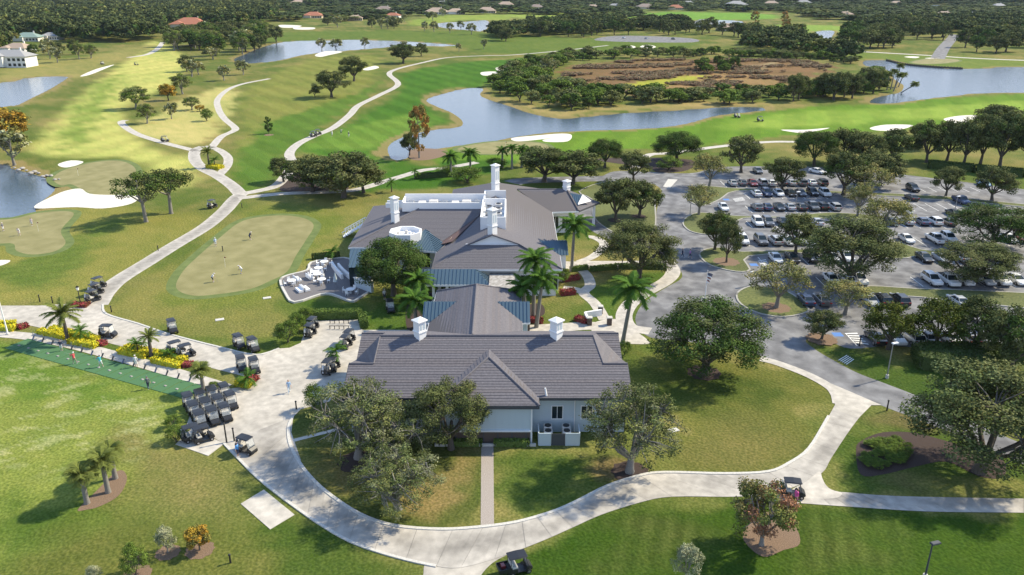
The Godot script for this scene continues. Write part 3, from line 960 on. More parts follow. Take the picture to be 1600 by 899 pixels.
func stripes() -> void:
	# painted stall lines and bays of the lot
	var y := 0.02
	for row in [[283, 293, 1136, 1300, 15.6], [302, 311, 1172, 1300, 17.4], [322, 333, 1176, 1312, 17.8], [346, 356, 1176, 1260, 19.8], [346, 357, 1380, 1490, 19.8], [371, 385, 1150, 1330, 21.8], [371, 385, 1405, 1600, 21.8], [402, 414, 1195, 1340, 23.0], [433, 448, 1290, 1350, 24.2], [433, 448, 1443, 1600, 24.2], [293, 300, 1430, 1600, 17.0], [318, 330, 1430, 1600, 18.8], [522, 541, 1340, 1560, 30.0]]:
		var u: float = row[2]
		while u < row[3]:
			var a := g(u, row[1])
			var b := Vector3(a.x, 0, g(u, row[0]).z)
			var m := MB.new()
			m.prism(PackedVector2Array([Vector2(a.x - 0.06, a.z), Vector2(a.x + 0.06, a.z), Vector2(b.x + 0.06, b.z), Vector2(b.x - 0.06, b.z)]), y, y)
			struct("stall_line", m.mesh(), M.paint)
			u += row[4]
	for h in [[[1320, 521], [1337, 518], [1358, 539], [1340, 538]], [[1145, 311], [1160, 308], [1165, 313], [1150, 316]], [[1184, 408], [1196, 404], [1204, 417], [1192, 419]], [[1310, 563], [1322, 554], [1335, 562], [1325, 571]]]:
		var q := hard2(h)
		for k in 5:
			var t0 := k / 5.0
			var t1 := t0 + 0.08
			var m := MB.new()
			m.prism(PackedVector2Array([q[0].lerp(q[3], t0), q[0].lerp(q[3], t1), q[1].lerp(q[2], t1 + 0.12), q[1].lerp(q[2], t0 + 0.12)]), y, y)
			struct("hatch_line", m.mesh(), M.paint)
	for h in [[1309, 523], [1135, 312], [1178, 414], [1268, 475]]:
		var c := g(h[0], h[1])
		var m := MB.new()
		m.prism(PackedVector2Array([Vector2(c.x - 0.7, c.z - 0.7), Vector2(c.x + 0.7, c.z - 0.7), Vector2(c.x + 0.7, c.z + 0.7), Vector2(c.x - 0.7, c.z + 0.7)]), y, y)
		struct("blue_bay_mark", m.mesh(), M.blue_paint)

func roof_plane(parent: Node3D, pts: Array, m: Material, course := 0.42, joined := false, lift := 0.04) -> void:
	# one slope of a tiled roof: a deck and overlapping courses, each raised at its lower edge
	var nn: Vector3 = (pts[1] - pts[0]).cross(pts[2] - pts[0]).normalized()
	if nn.y < 0.0:
		nn = -nn
	var down := (Vector3.DOWN - nn * Vector3.DOWN.dot(nn)).normalized()
	var across := nn.cross(down).normalized()
	var o: Vector3 = pts[0]
	var poly := PackedVector2Array()
	var lo := 1e9
	var hi := -1e9
	var l0 := 1e9
	var l1 := -1e9
	for p in pts:
		var q := Vector2((p - o).dot(across), (p - o).dot(down))
		poly.append(q)
		lo = minf(lo, q.y)
		hi = maxf(hi, q.y)
		l0 = minf(l0, q.x)
		l1 = maxf(l1, q.x)
	var deck := MB.new()
	var idx := Geometry2D.triangulate_polygon(poly)
	for i in range(0, idx.size(), 3):
		deck.tri_up(pts[idx[i]], pts[idx[i + 1]], pts[idx[i + 2]])
	part("roof_deck", deck.mesh(), M.tile_edge, parent)
	var all := MB.new()
	var y := lo
	var wob := RandomNumberGenerator.new()
	wob.seed = int(absf(pts[0].x * 13.0) + absf(pts[0].z))
	while y < hi - 0.02:
		var y2 := minf(y + course, hi)
		var b := all if joined else MB.new()
		var band := PackedVector2Array([Vector2(l0 - 1, y), Vector2(l1 + 1, y), Vector2(l1 + 1, y2), Vector2(l0 - 1, y2)])
		var up := lift * wob.randf_range(0.8, 1.15)
		for c in Geometry2D.intersect_polygons(band, poly):
			var top := []
			for q in c:
				top.append(o + across * q.x + down * q.y + nn * (0.012 + up * clampf((q.y - y) / course, 0.0, 1.0)))
			var ii := Geometry2D.triangulate_polygon(c)
			for i in range(0, ii.size(), 3):
				b.tri_up(top[ii[i]], top[ii[i + 1]], top[ii[i + 2]])
			for i in c.size():
				var j := (i + 1) % c.size()
				if absf(c[i].y - y2) < 0.002 and absf(c[j].y - y2) < 0.002:
					var a: Vector3 = top[i]
					var e: Vector3 = top[j]
					b.quad_out(a, e, e - nn * (up + 0.01), a - nn * (up + 0.01), (a + e) * 0.5 - down)
		if not joined and b.v.size():
			part("tile_course", b.mesh(), [m, m, M.tile_0, M.tile_1, M.tile_2][wob.randi() % 5] if m == M.tile else m, parent)
		y = y2
	if joined:
		var s := part("tile_courses", all.mesh(), m, parent)
		s.set_meta("kind", "stuff")

func seam_plane(parent: Node3D, pts: Array, gap := 0.6) -> void:
	# one slope of a standing-seam metal roof: flat pans and raised seams, each its own piece
	var nn: Vector3 = (pts[1] - pts[0]).cross(pts[2] - pts[0]).normalized()
	if nn.y < 0.0:
		nn = -nn
	var down := (Vector3.DOWN - nn * Vector3.DOWN.dot(nn)).normalized()
	var across := nn.cross(down).normalized()
	var o: Vector3 = pts[0]
	var poly := PackedVector2Array()
	var l0 := 1e9
	var l1 := -1e9
	for p in pts:
		var q := Vector2((p - o).dot(across), (p - o).dot(down))
		poly.append(q)
		l0 = minf(l0, q.x)
		l1 = maxf(l1, q.x)
	var deck := MB.new()
	var idx := Geometry2D.triangulate_polygon(poly)
	for i in range(0, idx.size(), 3):
		deck.tri_up(pts[idx[i]], pts[idx[i + 1]], pts[idx[i + 2]])
	part("metal_pan", deck.mesh(), M.blue_metal, parent)
	var x := l0 + gap * 0.5
	while x < l1:
		for c in Geometry2D.intersect_polygons(PackedVector2Array([Vector2(x - 0.045, -60), Vector2(x + 0.045, -60), Vector2(x + 0.045, 60), Vector2(x - 0.045, 60)]), poly):
			var ya := 1e9
			var yb := -1e9
			for q in c:
				ya = minf(ya, q.y)
				yb = maxf(yb, q.y)
			if yb - ya < 0.15:
				continue
			var b := MB.new()
			b.box(o + across * x + down * (ya + yb) * 0.5 + nn * 0.05, Vector3(0.07, 0.11, yb - ya), Basis(across, nn, down))
			part("seam", b.mesh(), M.blue_metal, parent)
		x += gap

func cap(parent: Node3D, a: Vector3, b: Vector3, w := 0.28, m: Material = null) -> void:
	var t := MB.new()
	t.tube([a + Vector3(0, 0.04, 0), b + Vector3(0, 0.04, 0)], [w * 0.5, w * 0.5], 6)
	part("ridge_cap", t.mesh(), m if m else M.tile, parent)

func chimney(parent: Node3D, at: Vector3, w: float, h: float, sunk := 1.2) -> void:
	# square white cupola-chimney: shaft, moulded band, vent slot, cornice and cap
	var c := Node3D.new()
	c.name = "chimney"
	parent.add_child(c, true)
	c.position = at
	c.rotation.y = PI / 4
	var b := MB.new()
	b.box(Vector3(0, (h - sunk) * 0.5 - 0.01, 0), Vector3(w, h + sunk, w))
	part("shaft", b.mesh(), M.white, c)
	b = MB.new()
	b.box(Vector3(0, h * 0.38, 0), Vector3(w * 1.16, 0.16, w * 1.16))
	part("band", b.mesh(), M.white, c)
	b = MB.new()
	for s in [-0.22, 0.22]:
		b.box(Vector3(w * s, h * 0.66, w * 0.5), Vector3(w * 0.26, h * 0.3, 0.03))
	part("louvre", b.mesh(), M.siding, c)
	b = MB.new()
	b.box(Vector3(0, h + 0.02, 0), Vector3(w * 1.3, 0.14, w * 1.3))
	part("cornice", b.mesh(), M.white, c)
	b = MB.new()
	var r := []
	for k in [[w * 0.62, h + 0.09], [w * 0.06, h + 0.42]]:
		r.append([Vector3(-k[0], k[1], -k[0]), Vector3(k[0], k[1], -k[0]), Vector3(k[0], k[1], k[0]), Vector3(-k[0], k[1], k[0])])
	b.loft(r, Vector3(0, h, 0))
	part("chimney_cap", b.mesh(), M.white, c)

func wallbox(parent: Node3D, x0: float, x1: float, z0: float, z1: float, h: float, m: Material) -> void:
	var b := MB.new()
	b.box(Vector3((x0 + x1) * 0.5, h * 0.5, (z0 + z1) * 0.5), Vector3(x1 - x0, h, z1 - z0))
	part("wall", b.mesh(), m, parent)

func window(parent: Node3D, at: Vector3, w: float, h: float, turn := 0.0) -> void:
	var n := Node3D.new()
	n.name = "window"
	parent.add_child(n, true)
	n.position = at
	n.rotation.y = turn
	var b := MB.new()
	b.box(Vector3(0, 0, 0.01), Vector3(w, h, 0.04))
	part("pane", b.mesh(), M.glass, n)
	b = MB.new()
	for s in [-1, 1]:
		b.box(Vector3(s * w * 0.5, 0, 0.03), Vector3(0.1, h + 0.1, 0.07))
		b.box(Vector3(0, s * h * 0.5, 0.03), Vector3(w - 0.1, 0.1, 0.07))
	b.box(Vector3(0, 0, 0.03), Vector3(0.06, h - 0.1, 0.06))
	part("frame", b.mesh(), M.white, n)

func fascia(parent: Node3D, a: Vector3, b: Vector3, h := 0.28, m: Material = null) -> void:
	var d := (b - a)
	var t := MB.new()
	var x := d.normalized()
	var z := x.cross(Vector3.UP).normalized()
	t.box((a + b) * 0.5 - Vector3(0, h * 0.5 + 0.01, 0), Vector3(d.length(), h, 0.12), Basis(x, z.cross(x).normalized(), z))
	part("fascia", t.mesh(), m if m else M.trim_dark, parent)

func V(x: float, y: float, z: float) -> Vector3:
	return Vector3(x, y, z)

func make_clubhouse() -> void:
	front_building()
	middle_building()
	main_building()
	print("club ", Time.get_ticks_msec())

func front_building() -> void:
	var o := thing("pro_shop", "front clubhouse building with brown-grey tiled roof and two white chimneys, nearest the camera", "building")
	var zf := -79.8
	var zr := -89.0
	var zb := -98.2
	var xl := -19.2
	var xr := 13.6
	var zl := -84.66
	var zu := -93.34
	var e := 5.0
	var A := [V(-16.1, 8.5, zr), V(9.9, 8.5, zr)]
	var B := [V(-16.3, 6.85, zl), V(10.75, 6.85, zl)]
	var Bk := [V(-16.3, 6.85, zu), V(10.75, 6.85, zu)]
	var C := [V(xl, 6.85, zl), V(xr, 6.85, zl)]
	var Ck := [V(xl, 6.85, zu), V(xr, 6.85, zu)]
	var Vv := [V(xl, 5.25, zr), V(xr, 5.25, zr)]
	roof_plane(o, [A[0], A[1], B[1], C[1], V(xr, e, zf), V(xl, e, zf), C[0], B[0]], M.tile)
	roof_plane(o, [A[0], A[1], Bk[1], Ck[1], V(xr, e, zb), V(xl, e, zb), Ck[0], Bk[0]], M.tile)
	for s in 2:
		roof_plane(o, [A[s], B[s], Vv[s]], M.tile)
		roof_plane(o, [B[s], C[s], Vv[s]], M.tile)
		roof_plane(o, [A[s], Bk[s], Vv[s]], M.tile)
		roof_plane(o, [Bk[s], Ck[s], Vv[s]], M.tile)
		cap(o, B[s], C[s])
		cap(o, Bk[s], Ck[s])
		cap(o, A[s], B[s], 0.2)
		fascia(o, C[s], V(C[s].x, e, zf))
		fascia(o, Ck[s], V(C[s].x, e, zb))
		var gw := MB.new()
		var xw: float = C[s].x + (0.5 if s == 0 else -0.5)
		var pr := [V(xw, 0, zf + -0.9), V(xw, e - 0.1, zf - 0.9), V(xw, 6.7, zl), V(xw, 5.1, zr), V(xw, 6.7, zu), V(xw, e - 0.1, zb + 0.9), V(xw, 0, zb + 0.9)]
		for k in [[0, 1, 2], [0, 2, 3], [0, 3, 6], [3, 4, 5], [3, 5, 6]]:
			gw.tri_out(pr[k[0]], pr[k[1]], pr[k[2]], V(-3, 3, zr))
		part("end_wall", gw.mesh(), M.siding, o)
	cap(o, A[0], A[1], 0.34)
	fascia(o, V(xl, e, zf), V(xr, e, zf), 0.3)
	wallbox(o, xl + 0.6, xr - 0.6, zb + 1.0, zf - 1.0, e - 0.15, M.siding)
	# bay with its own hipped tile slope
	var bx0 := -8.6
	var bx1 := 3.05
	var bz := -78.0
	var top := V(-2.78, 7.62, -84.9)
	var bl := V(bx0, 5.0, bz)
	var br := V(bx1, 5.0, bz)
	roof_plane(o, [top, br, bl], M.tile)
	var onmain := func(x: float, z: float) -> Vector3: return V(x, 5.0 + (zf - z) * 3.5 / 9.2 + 0.02, z)
	roof_plane(o, [top, onmain.call(-2.78, -86.9), onmain.call(bx1, zf), br], M.tile)
	roof_plane(o, [top, onmain.call(-2.78, -86.9), onmain.call(bx0, zf), bl], M.tile)
	cap(o, top, br, 0.3)
	cap(o, top, bl, 0.3)
	fascia(o, bl, br, 0.4)
	wallbox(o, bx0 + 0.5, 2.15, zf - 0.9, bz - 0.35, 4.75, M.siding)
	# battens of the bay's board siding
	var x := bx0 + 0.8
	while x < 2.1:
		var bt := MB.new()
		bt.box(V(x, 3.15, bz - 0.335), V(0.06, 3.1, 0.05))
		part("batten", bt.mesh(), M.siding, o)
		x += 0.75
	var base := MB.new()
	base.box(V(-3.2, 0.8, bz - 0.3), V(10.5, 1.6, 0.1))
	part("plinth", base.mesh(), M.brick_dark, o)
	for k in 7:
		var pst := MB.new()
		pst.box(V(-8.0 + k * 1.6, 0.8, bz - 0.2), V(0.1, 1.6, 0.12))
		part("plinth_post", pst.mesh(), M.trim_dark, o)
	var sill := MB.new()
	sill.box(V(-3.2, 1.66, bz - 0.22), V(10.6, 0.12, 0.3))
	part("sill", sill.mesh(), M.white, o)
	var low := MB.new()
	low.box(V(-3.0, 0.15, bz + 0.25), V(11.4, 0.3, 0.25))
	part("planter_kerb", low.mesh(), M.kerb, o)
	var post := MB.new()
	post.box(V(2.2, 2.4, bz - 0.32), V(0.16, 4.8, 0.16))
	part("corner_board", post.mesh(), M.white, o)
	for k in [[5.2, 1.3], [8.6, 1.3], [11.6, 1.3], [-11.5, 1.6], [-14.5, 1.6], [-17.2, 1.2]]:
		window(o, V(k[0], 2.6, zf - 0.98), k[1], 1.7)
	# downpipe
	var dp := MB.new()
	dp.tube([V(7.2, 0.1, zf - 0.9), V(7.2, 4.7, zf - 0.9)], [0.07, 0.07], 6)
	part("downpipe", dp.mesh(), M.white, o)
	var vent := MB.new()
	vent.cyl(V(3.9, 5.1, -80.1), V(3.75, 6.0, -80.3), 0.12, 0.1, 8)
	part("vent_pipe", vent.mesh(), M.white, o)
	chimney(o, V(-11.2, 8.4, -88.9), 1.1, 2.2)
	chimney(o, V(5.4, 8.4, -88.9), 1.1, 2.2)
	# yard wall round the condensers
	var yard := thing("equipment_yard_wall", "pale low wall enclosing the condensers right of the bay", "wall", V(0, 0, 0))
	for w in [[3.0, 4.4, -77.9, -77.8], [6.0, 7.6, -77.9, -77.8], [2.95, 3.07, -79.9, -77.92], [7.55, 7.67, -79.9, -77.92]]:
		var b := MB.new()
		b.box(V((w[0] + w[1]) * 0.5, 0.8, (w[2] + w[3]) * 0.5), V(w[1] - w[0], 1.6, w[3] - w[2]))
		part("wall_panel", b.mesh(), M.siding, yard)
	var gt := MB.new()
	gt.box(V(5.2, 0.75, -77.88), V(1.5, 1.5, 0.05))
	part("gate", gt.mesh(), M.trim_dark, yard)
	var which := ["front left", "front right", "rear left", "rear right"]
	for k in 4:
		var c := thing("condenser", "beige air-conditioning condenser beside the bay, %s of the four" % which[k], "condenser", V(4.1 + (k % 2) * 2.1, 0, -78.6 - (k / 2) * 1.1), 0, "condensers in the yard")
		var b := MB.new()
		b.bevel_box(V(0, 0.75, 0), V(0.95, 1.5, 0.9), 0.05)
		part("casing", b.mesh(), M.equipment, c)
		b = MB.new()
		b.cyl(V(0, 1.5, 0), V(0, 1.56, 0), 0.38, 0.38, 14)
		part("fan_guard", b.mesh(), M.black, c)

func middle_building() -> void:
	var o := thing("link_building", "middle clubhouse wing with ridged brown roof and blue metal side roofs", "building")
	var xc := -4.9
	var xl := -11.4
	var xr := 1.4
	var e := 5.0
	var h := 8.0
	var near := V(xc, h, -90.3)
	var far := V(xc - 0.2, h, -107.9)
	roof_plane(o, [near, far, V(xl, e, -113.0), V(xl, e, -98.1)], M.tile, 0.42)
	roof_plane(o, [near, far, V(xr, e, -113.0), V(xr, e, -98.1)], M.tile, 0.42)
	roof_plane(o, [far, V(xl, e, -113.0), V(xr, e, -113.0)], M.tile, 0.42)
	cap(o, near, far, 0.34)
	cap(o, far, V(xl, e, -113), 0.28)
	cap(o, far, V(xr, e, -113), 0.28)
	wallbox(o, xl + 0.7, xr - 0.7, -112.4, -97.5, 4.8, M.siding)
	fascia(o, V(xl, e, -113), V(xl, e, -98.2), 0.25, M.white)
	fascia(o, V(xr, e, -113), V(xr, e, -98.2), 0.25, M.white)
	# side roofs of blue standing-seam metal
	var hl := func(x: float) -> float: return h - absf(x - xc) * (h - e) / 6.4
	for s in [[-1, -7.7, -12.4], [1, -2.1, 2.5]]:
		var xi: float = s[1]
		var xo: float = s[2]
		var r := 6.7
		var q := 5.0
		var sgn: int = s[0]
		seam_plane(o, [V(xi, r, -104.6), V(xo, r, -104.6), V(xo, q, -101.0), V(xl - 0.05 if sgn < 0 else xr + 0.05, q, -101.0)], 0.5)
		seam_plane(o, [V(xi, r, -104.6), V(xo, r, -104.6), V(xo, q, -108.2), V(xl - 0.05 if sgn < 0 else xr + 0.05, q, -108.2)], 0.5)
		wallbox(o, minf(xo - sgn * 0.4, xl + 1) if sgn < 0 else xr - 1.0, xl + 1.0 if sgn < 0 else xo - 0.4, -107.6, -101.6, 4.8, M.siding)
		var g2 := MB.new()
		g2.tri(V(xo - sgn * 0.1, q, -108.0), V(xo - sgn * 0.1, r - 0.05, -104.6), V(xo - sgn * 0.1, q, -101.2))
		part("gable_end", g2.mesh(), M.white, o)
		window(o, V(xo - sgn * 0.4 + sgn * 0.02, 2.6, -104.6), 2.2, 1.8, PI / 2 * sgn)
		fascia(o, V(xl if sgn < 0 else xr, q, -101.0), V(xo, q, -101.0), 0.2, M.white)
	# pale membrane roof of the covered link
	var b := MB.new()
	b.box(V(-1.6, 3.95, -119.0), V(4.1, 0.3, 9.5))
	part("flat_roof", b.mesh(), M.membrane, o)
	for z in [-114.6, -118.5, -122.4]:
		for x in [-3.5, 0.3]:
			b = MB.new()
			b.cyl(V(x, 0, z), V(x, 3.8, z), 0.16, 0.14, 8)
			part("column", b.mesh(), M.white, o)

func main_building() -> void:
	var o := thing("main_clubhouse", "large rear clubhouse with wide grey-brown roofs, tall white chimneys and roof wells", "building")
	var xc := -3.3
	var e := 5.0
	var xe := 8.2
	var xw := -13.2
	var zf := -122.9
	var hr := 9.1
	# east and west slopes of the long ridge
	var gb := 7.4
	var zg := -128.4
	var gl := V(-7.8, 7.24, zg)
	var gr := V(1.15, 7.51, zg)
	var ap := V(xc, hr, zg)
	var far := V(xc, hr, -166.0)
	roof_plane(o, [ap, gr, V(xe, e, zf), V(xe, e, -157.2), V(1.1, 7.53, -165.4), V(1.1, 7.53, -167.0), V(xe, e, -174.0), V(xe, e, -176.0), far], M.shingle, 0.4, true, 0.03)
	roof_plane(o, [ap, gl, V(xw, e, zf), V(xw, e, -135.2), V(-6.2, 7.9, -143.6), V(-6.2, 7.9, -153.4), V(xw, e, -162.0), V(xw, e, -176.0), far], M.shingle, 0.4, true, 0.03)
	roof_plane(o, [V(-7.8, 7.38, zg), V(1.15, 7.38, zg), V(xe, e, zf), V(xw, e, zf)], M.shingle, 0.4, true, 0.03)
	roof_plane(o, [far, V(xe, e, -176.0), V(xw, e, -176.0)], M.shingle, 0.4, true, 0.03)
	var g1 := MB.new()
	g1.tri_out(V(-7.3, gb + 0.12, zg - 0.25), V(0.7, gb + 0.12, zg - 0.25), V(xc, hr - 0.1, zg - 0.25), V(xc, 7, -140))
	part("gable", g1.mesh(), M.white, o)
	var gs := MB.new()
	gs.box(V(-3.33, gb + 0.06, zg - 0.1), V(8.9, 0.16, 0.2))
	part("gable_sill", gs.mesh(), M.white, o)
	for q in [[gl, V(xw, e, zf)], [gr, V(xe, e, zf)], [ap, far], [ap, gl], [ap, gr]]:
		cap(o, q[0], q[1], 0.26, M.shingle)
	fascia(o, V(xw, e, zf), V(xe, e, zf), 0.3, M.white)
	fascia(o, V(xe, e, zf), V(xe, e, -157.2), 0.25, M.white)
	wallbox(o, xw + 0.9, xe - 0.9, -175.0, zf - 0.9, 4.85, M.white)
	for x in [2.2, 4.6, 6.8, -5.6, -8.4, -11.0]:
		window(o, V(x, 2.4, zf - 0.88), 1.6, 2.6)
	for z in [-128, -139, -144, -149, -154]:
		window(o, V(xe - 0.88, 2.4, z), 1.6, 2.4, PI / 2)
	# red-brown cricket in the valley
	roof_plane(o, [V(-13.2, 5.3, -134.6), V(-6.4, 7.95, -143.2), V(-10.4, 6.5, -133.0)], M.red_shingle, 0.4, true, 0.03)
	# east side porch of blue metal
	var b := MB.new()
	seam_plane(o, [V(4.7, 6.3, -134.2), V(9.7, 6.3, -134.2), V(9.7, 5.0, -130.0), V(8.25, 5.0, -130.0)], 0.5)
	seam_plane(o, [V(4.7, 6.3, -134.2), V(9.7, 6.3, -134.2), V(9.7, 5.0, -138.4), V(8.25, 5.0, -138.4)], 0.5)
	wallbox(o, 7.4, 9.3, -137.8, -130.6, 4.8, M.white)
	window(o, V(9.32, 2.4, -134.2), 2.0, 2.6, PI / 2)
	b = MB.new()
	b.tri_out(V(9.6, 5.0, -130.2), V(9.6, 5.0, -138.2), V(9.6, 6.25, -134.2), V(0, 5, -134))
	part("gable_end", b.mesh(), M.white, o)
	# south porch of blue metal
	seam_plane(o, [V(-15.2, 5.1, -122.7), V(-6.0, 5.1, -122.7), V(-3.4, 3.7, -119.2), V(-15.2, 3.7, -119.2)], 0.6)
	seam_plane(o, [V(-6.0, 5.1, -122.7), V(-3.4, 3.7, -122.7), V(-3.4, 3.7, -119.2)], 0.6)
	fascia(o, V(-15.2, 3.7, -119.2), V(-3.4, 3.7, -119.2), 0.28, M.white)
	for k in 6:
		b = MB.new()
		b.box(V(-14.8 + k * 2.2, 1.75, -119.6), V(0.4, 3.4, 0.4))
		part("column", b.mesh(), M.white, o)
	# west wing: hipped, with a long sunken roof deck behind a white parapet
	var wx := -28.9
	var z0 := -134.4
	var z1 := -162.0
	var zd := -146.2
	var hd := 9.0
	roof_plane(o, [V(wx, e, z0), V(-17.2, hd, zd), V(-5.5, hd, zd), V(-6.2, 8.0, -143.6), V(-13.2, 5.1, -135.1), V(-13.2, e, z0)], M.shingle, 0.4, true, 0.03)
	roof_plane(o, [V(-17.2, hd, zd), V(-17.2, hd, -150.3), V(wx, e, z1), V(wx, e, z0)], M.shingle, 0.4, true, 0.03)
	roof_plane(o, [V(wx, e, z1), V(-17.2, hd, -150.3), V(-5.5, hd, -150.3), V(-6.2, 8.0, -153.4), V(-13.2, e, z1)], M.shingle, 0.4, true, 0.03)
	cap(o, V(-17.2, hd, zd), V(wx, e, z0), 0.26, M.shingle)
	fascia(o, V(wx, e, z0), V(wx, e, z1), 0.3, M.white)
	fascia(o, V(wx, e, z0), V(-13.2, e, z0), 0.3, M.white)
	wallbox(o, wx + 0.9, -12.0, z1 + 0.9, z0 - 0.9, 4.85, M.white)
	for x in [-27, -24, -21, -18, -15.5]:
		window(o, V(x, 2.3, z0 - 0.88), 1.8, 2.8)
	for z in [-138, -143, -148, -153, -158]:
		window(o, V(wx + 0.88, 2.3, z), 2.2, 2.8, -PI / 2)
	for p in [[V(-12.8, 9.2, -145.9), V(15.6, 1.7, 0.25)], [V(-12.8, 9.7, -150.4), V(15.6, 1.8, 0.25)], [V(-20.55, 9.3, -148.15), V(0.25, 1.9, 4.7)], [V(-12.8, 8.9, -148.1), V(15.3, 0.2, 4.3)]]:
		b = MB.new()
		b.box(p[0], p[1])
		part("parapet", b.mesh(), M.white, o)
	for k in 7:
		b = MB.new()
		b.bevel_box(V(-19.2 + k * 2.1, 9.4, -148.0 + 0.5 * sin(k * 2.0)), V(1.1 + 0.3 * (k % 3), 0.9, 1.5), 0.08)
		part("roof_unit", b.mesh(), M.equipment if k % 3 else M.metal_grey, o)
	for k in 4:
		b = MB.new()
		b.tube([V(-20, 9.25 + 0.1 * k, -149.6 + k * 0.9), V(-6.5, 9.25 + 0.1 * k, -149.6 + k * 0.9)], [0.07, 0.07], 6)
		part("duct", b.mesh(), M.metal_grey, o)
	# bridge and chimney at the west hip
	b = MB.new()
	b.box(V(-22.3, 9.0, -149.8), V(3.5, 0.9, 0.3))
	b.box(V(-22.3, 9.0, -147.9), V(3.5, 0.9, 0.3))
	part("parapet", b.mesh(), M.white, o)
	chimney(o, V(-21.5, 7.6, -142.0), 1.1, 4.4, 1.4)
	# mechanical well on the long ridge
	for p in [[V(xc, 9.3, -134.2), V(4.2, 2.6, 0.25)], [V(xc, 9.6, -146.5), V(4.2, 2.2, 0.25)], [V(xc - 2.1, 9.3, -140.35), V(0.25, 2.6, 12.5)], [V(xc + 2.1, 9.3, -140.35), V(0.25, 2.6, 12.5)], [V(xc, 8.9, -140.3), V(3.9, 0.5, 12.0)], [V(xc - 2.0, 9.3, -150.5), V(0.25, 2.0, 7.6)], [V(xc + 0.0, 9.5, -154.4), V(4.2, 1.6, 0.25)]]:
		b = MB.new()
		b.box(p[0], p[1])
		part("parapet", b.mesh(), M.white, o)
	for k in 6:
		b = MB.new()
		b.bevel_box(V(xc - 0.9 + 1.7 * (k % 2), 9.7, -136.5 - k * 1.6), V(1.3, 1.1, 1.2), 0.08)
		part("roof_unit", b.mesh(), M.equipment if k % 2 else M.metal_grey, o)
		b = MB.new()
		b.cyl(V(xc - 0.9 + 1.7 * (k % 2), 10.25, -136.5 - k * 1.6), V(xc - 0.9 + 1.7 * (k % 2), 10.35, -136.5 - k * 1.6), 0.45, 0.42, 12)
		part("fan", b.mesh(), M.black, o)
	chimney(o, V(xc, 8.8, -129.6), 1.15, 4.4, 2.2)
	chimney(o, V(xc, 9.4, -155.6), 1.15, 5.6, 1.4)
	# octagonal white roof terrace
	var oct := g(634, 368, 6.6)
	var rings := []
	for r in [[3.0, -1.2], [3.0, 0.9], [2.65, 0.9], [2.65, 0.1]]:
		var ring := []
		for k in 8:
			ring.append(oct + V(cos(TAU * (k + 0.5) / 8) * r[0], r[1], sin(TAU * (k + 0.5) / 8) * r[0]))
		rings.append(ring)
	b = MB.new()
	for i in 3:
		for k in 8:
			var k2 := (k + 1) % 8
			var away: Vector3 = oct if i == 0 else (oct - V(0, 9, 0) if i == 1 else oct + ((rings[i][k] + rings[i][k2]) * 0.5 - oct) * 3.0)
			b.quad_out(rings[i][k], rings[i][k2], rings[i + 1][k2], rings[i + 1][k], away)
	for k in range(1, 7):
		b.tri_up(rings[3][0], rings[3][k], rings[3][k + 1])
	part("octagon_parapet", b.mesh(), M.white, o)
	for k in 5:
		b = MB.new()
		b.bevel_box(oct + V(-1.4 + 0.7 * k, 0.4, 0.8 * sin(k * 2.1)), V(0.5, 0.7, 0.5), 0.06)
		part("vent_box", b.mesh(), M.white if k % 2 else M.equipment, o)
	# blue metal bay roof below the octagon
	var ba := V(-15.6, 7.2, -138.2)
	var c1 := V(-18.8, 5.2, -133.2)
	var c2 := V(-13.0, 5.2, -131.2)
	var c3 := V(-11.6, 5.4, -134.4)
	seam_plane(o, [ba, c1, c2], 0.5)
	seam_plane(o, [ba, c2, c3], 0.5)
	fascia(o, c1, c2, 0.3, M.white)
	b = MB.new()
	var kk := [V(-12.6, 5.2, -131.6), V(-11.3, 5.2, -135.6), V(-10.6, 6.6, -135.8), V(-12.3, 5.5, -131.8)]
	b.tri_out(kk[0], kk[1], kk[2], V(-14, 4, -134))
	b.tri_out(kk[0], kk[2], kk[3], V(-14, 4, -134))
	part("valley_flashing", b.mesh(), M.white, o)
	# blue metal lean-to at the west corner
	seam_plane(o, [V(-28.6, 4.8, -134.2), V(-25.6, 4.8, -134.2), V(-25.0, 3.7, -127.4), V(-27.6, 3.7, -127.4)], 0.6)
	fascia(o, V(-25.6, 4.85, -134.2), V(-25.0, 3.75, -127.4), 0.15, M.white)
	b = MB.new()
	b.box(V(-26.6, 1.8, -130.8), V(2.2, 3.4, 6.0))
	part("lean_to_wall", b.mesh(), M.glass, o)
	# east entrance wing with its porte-cochere end
	var zr := -166.2
	var we := V(1.1, 7.55, zr)
	var wr := V(11.6, 7.55, zr)
	roof_plane(o, [we, wr, V(13.6, e, -158.2), V(7.6, e, -157.4)], M.shingle, 0.4, true, 0.03)
	roof_plane(o, [we, wr, V(13.6, e, -174.0), V(xe, e, -174.0)], M.shingle, 0.4, true, 0.03)
	roof_plane(o, [wr, V(13.6, e, -158.2), V(18.6, e, -165.0)], M.shingle, 0.4, true, 0.03)
	roof_plane(o, [wr, V(13.6, e, -174.0), V(18.6, e, -165.0)], M.shingle, 0.4, true, 0.03)
	cap(o, wr, V(13.6, e, -158.2), 0.5, M.tile_edge)
	cap(o, we, wr, 0.26, M.shingle)
	fascia(o, V(7.6, e, -157.4), V(13.6, e, -158.2), 0.3, M.white)
	fascia(o, V(13.6, e, -158.2), V(18.6, e, -165.0), 0.3, M.trim_dark)
	seam_plane(o, [V(12.1, 7.2, -164.6), V(14.7, 6.9, -163.8), V(13.6, 5.6, -159.9)], 0.4)
	b = MB.new()
	var t0 := [V(14.8, 7.15, -163.4), V(13.5, 5.75, -160.2), V(16.6, 5.95, -162.6)]
	b.tri_out(t0[0], t0[1], t0[2], V(12, 5, -166))
	part("gable", b.mesh(), M.white, o)
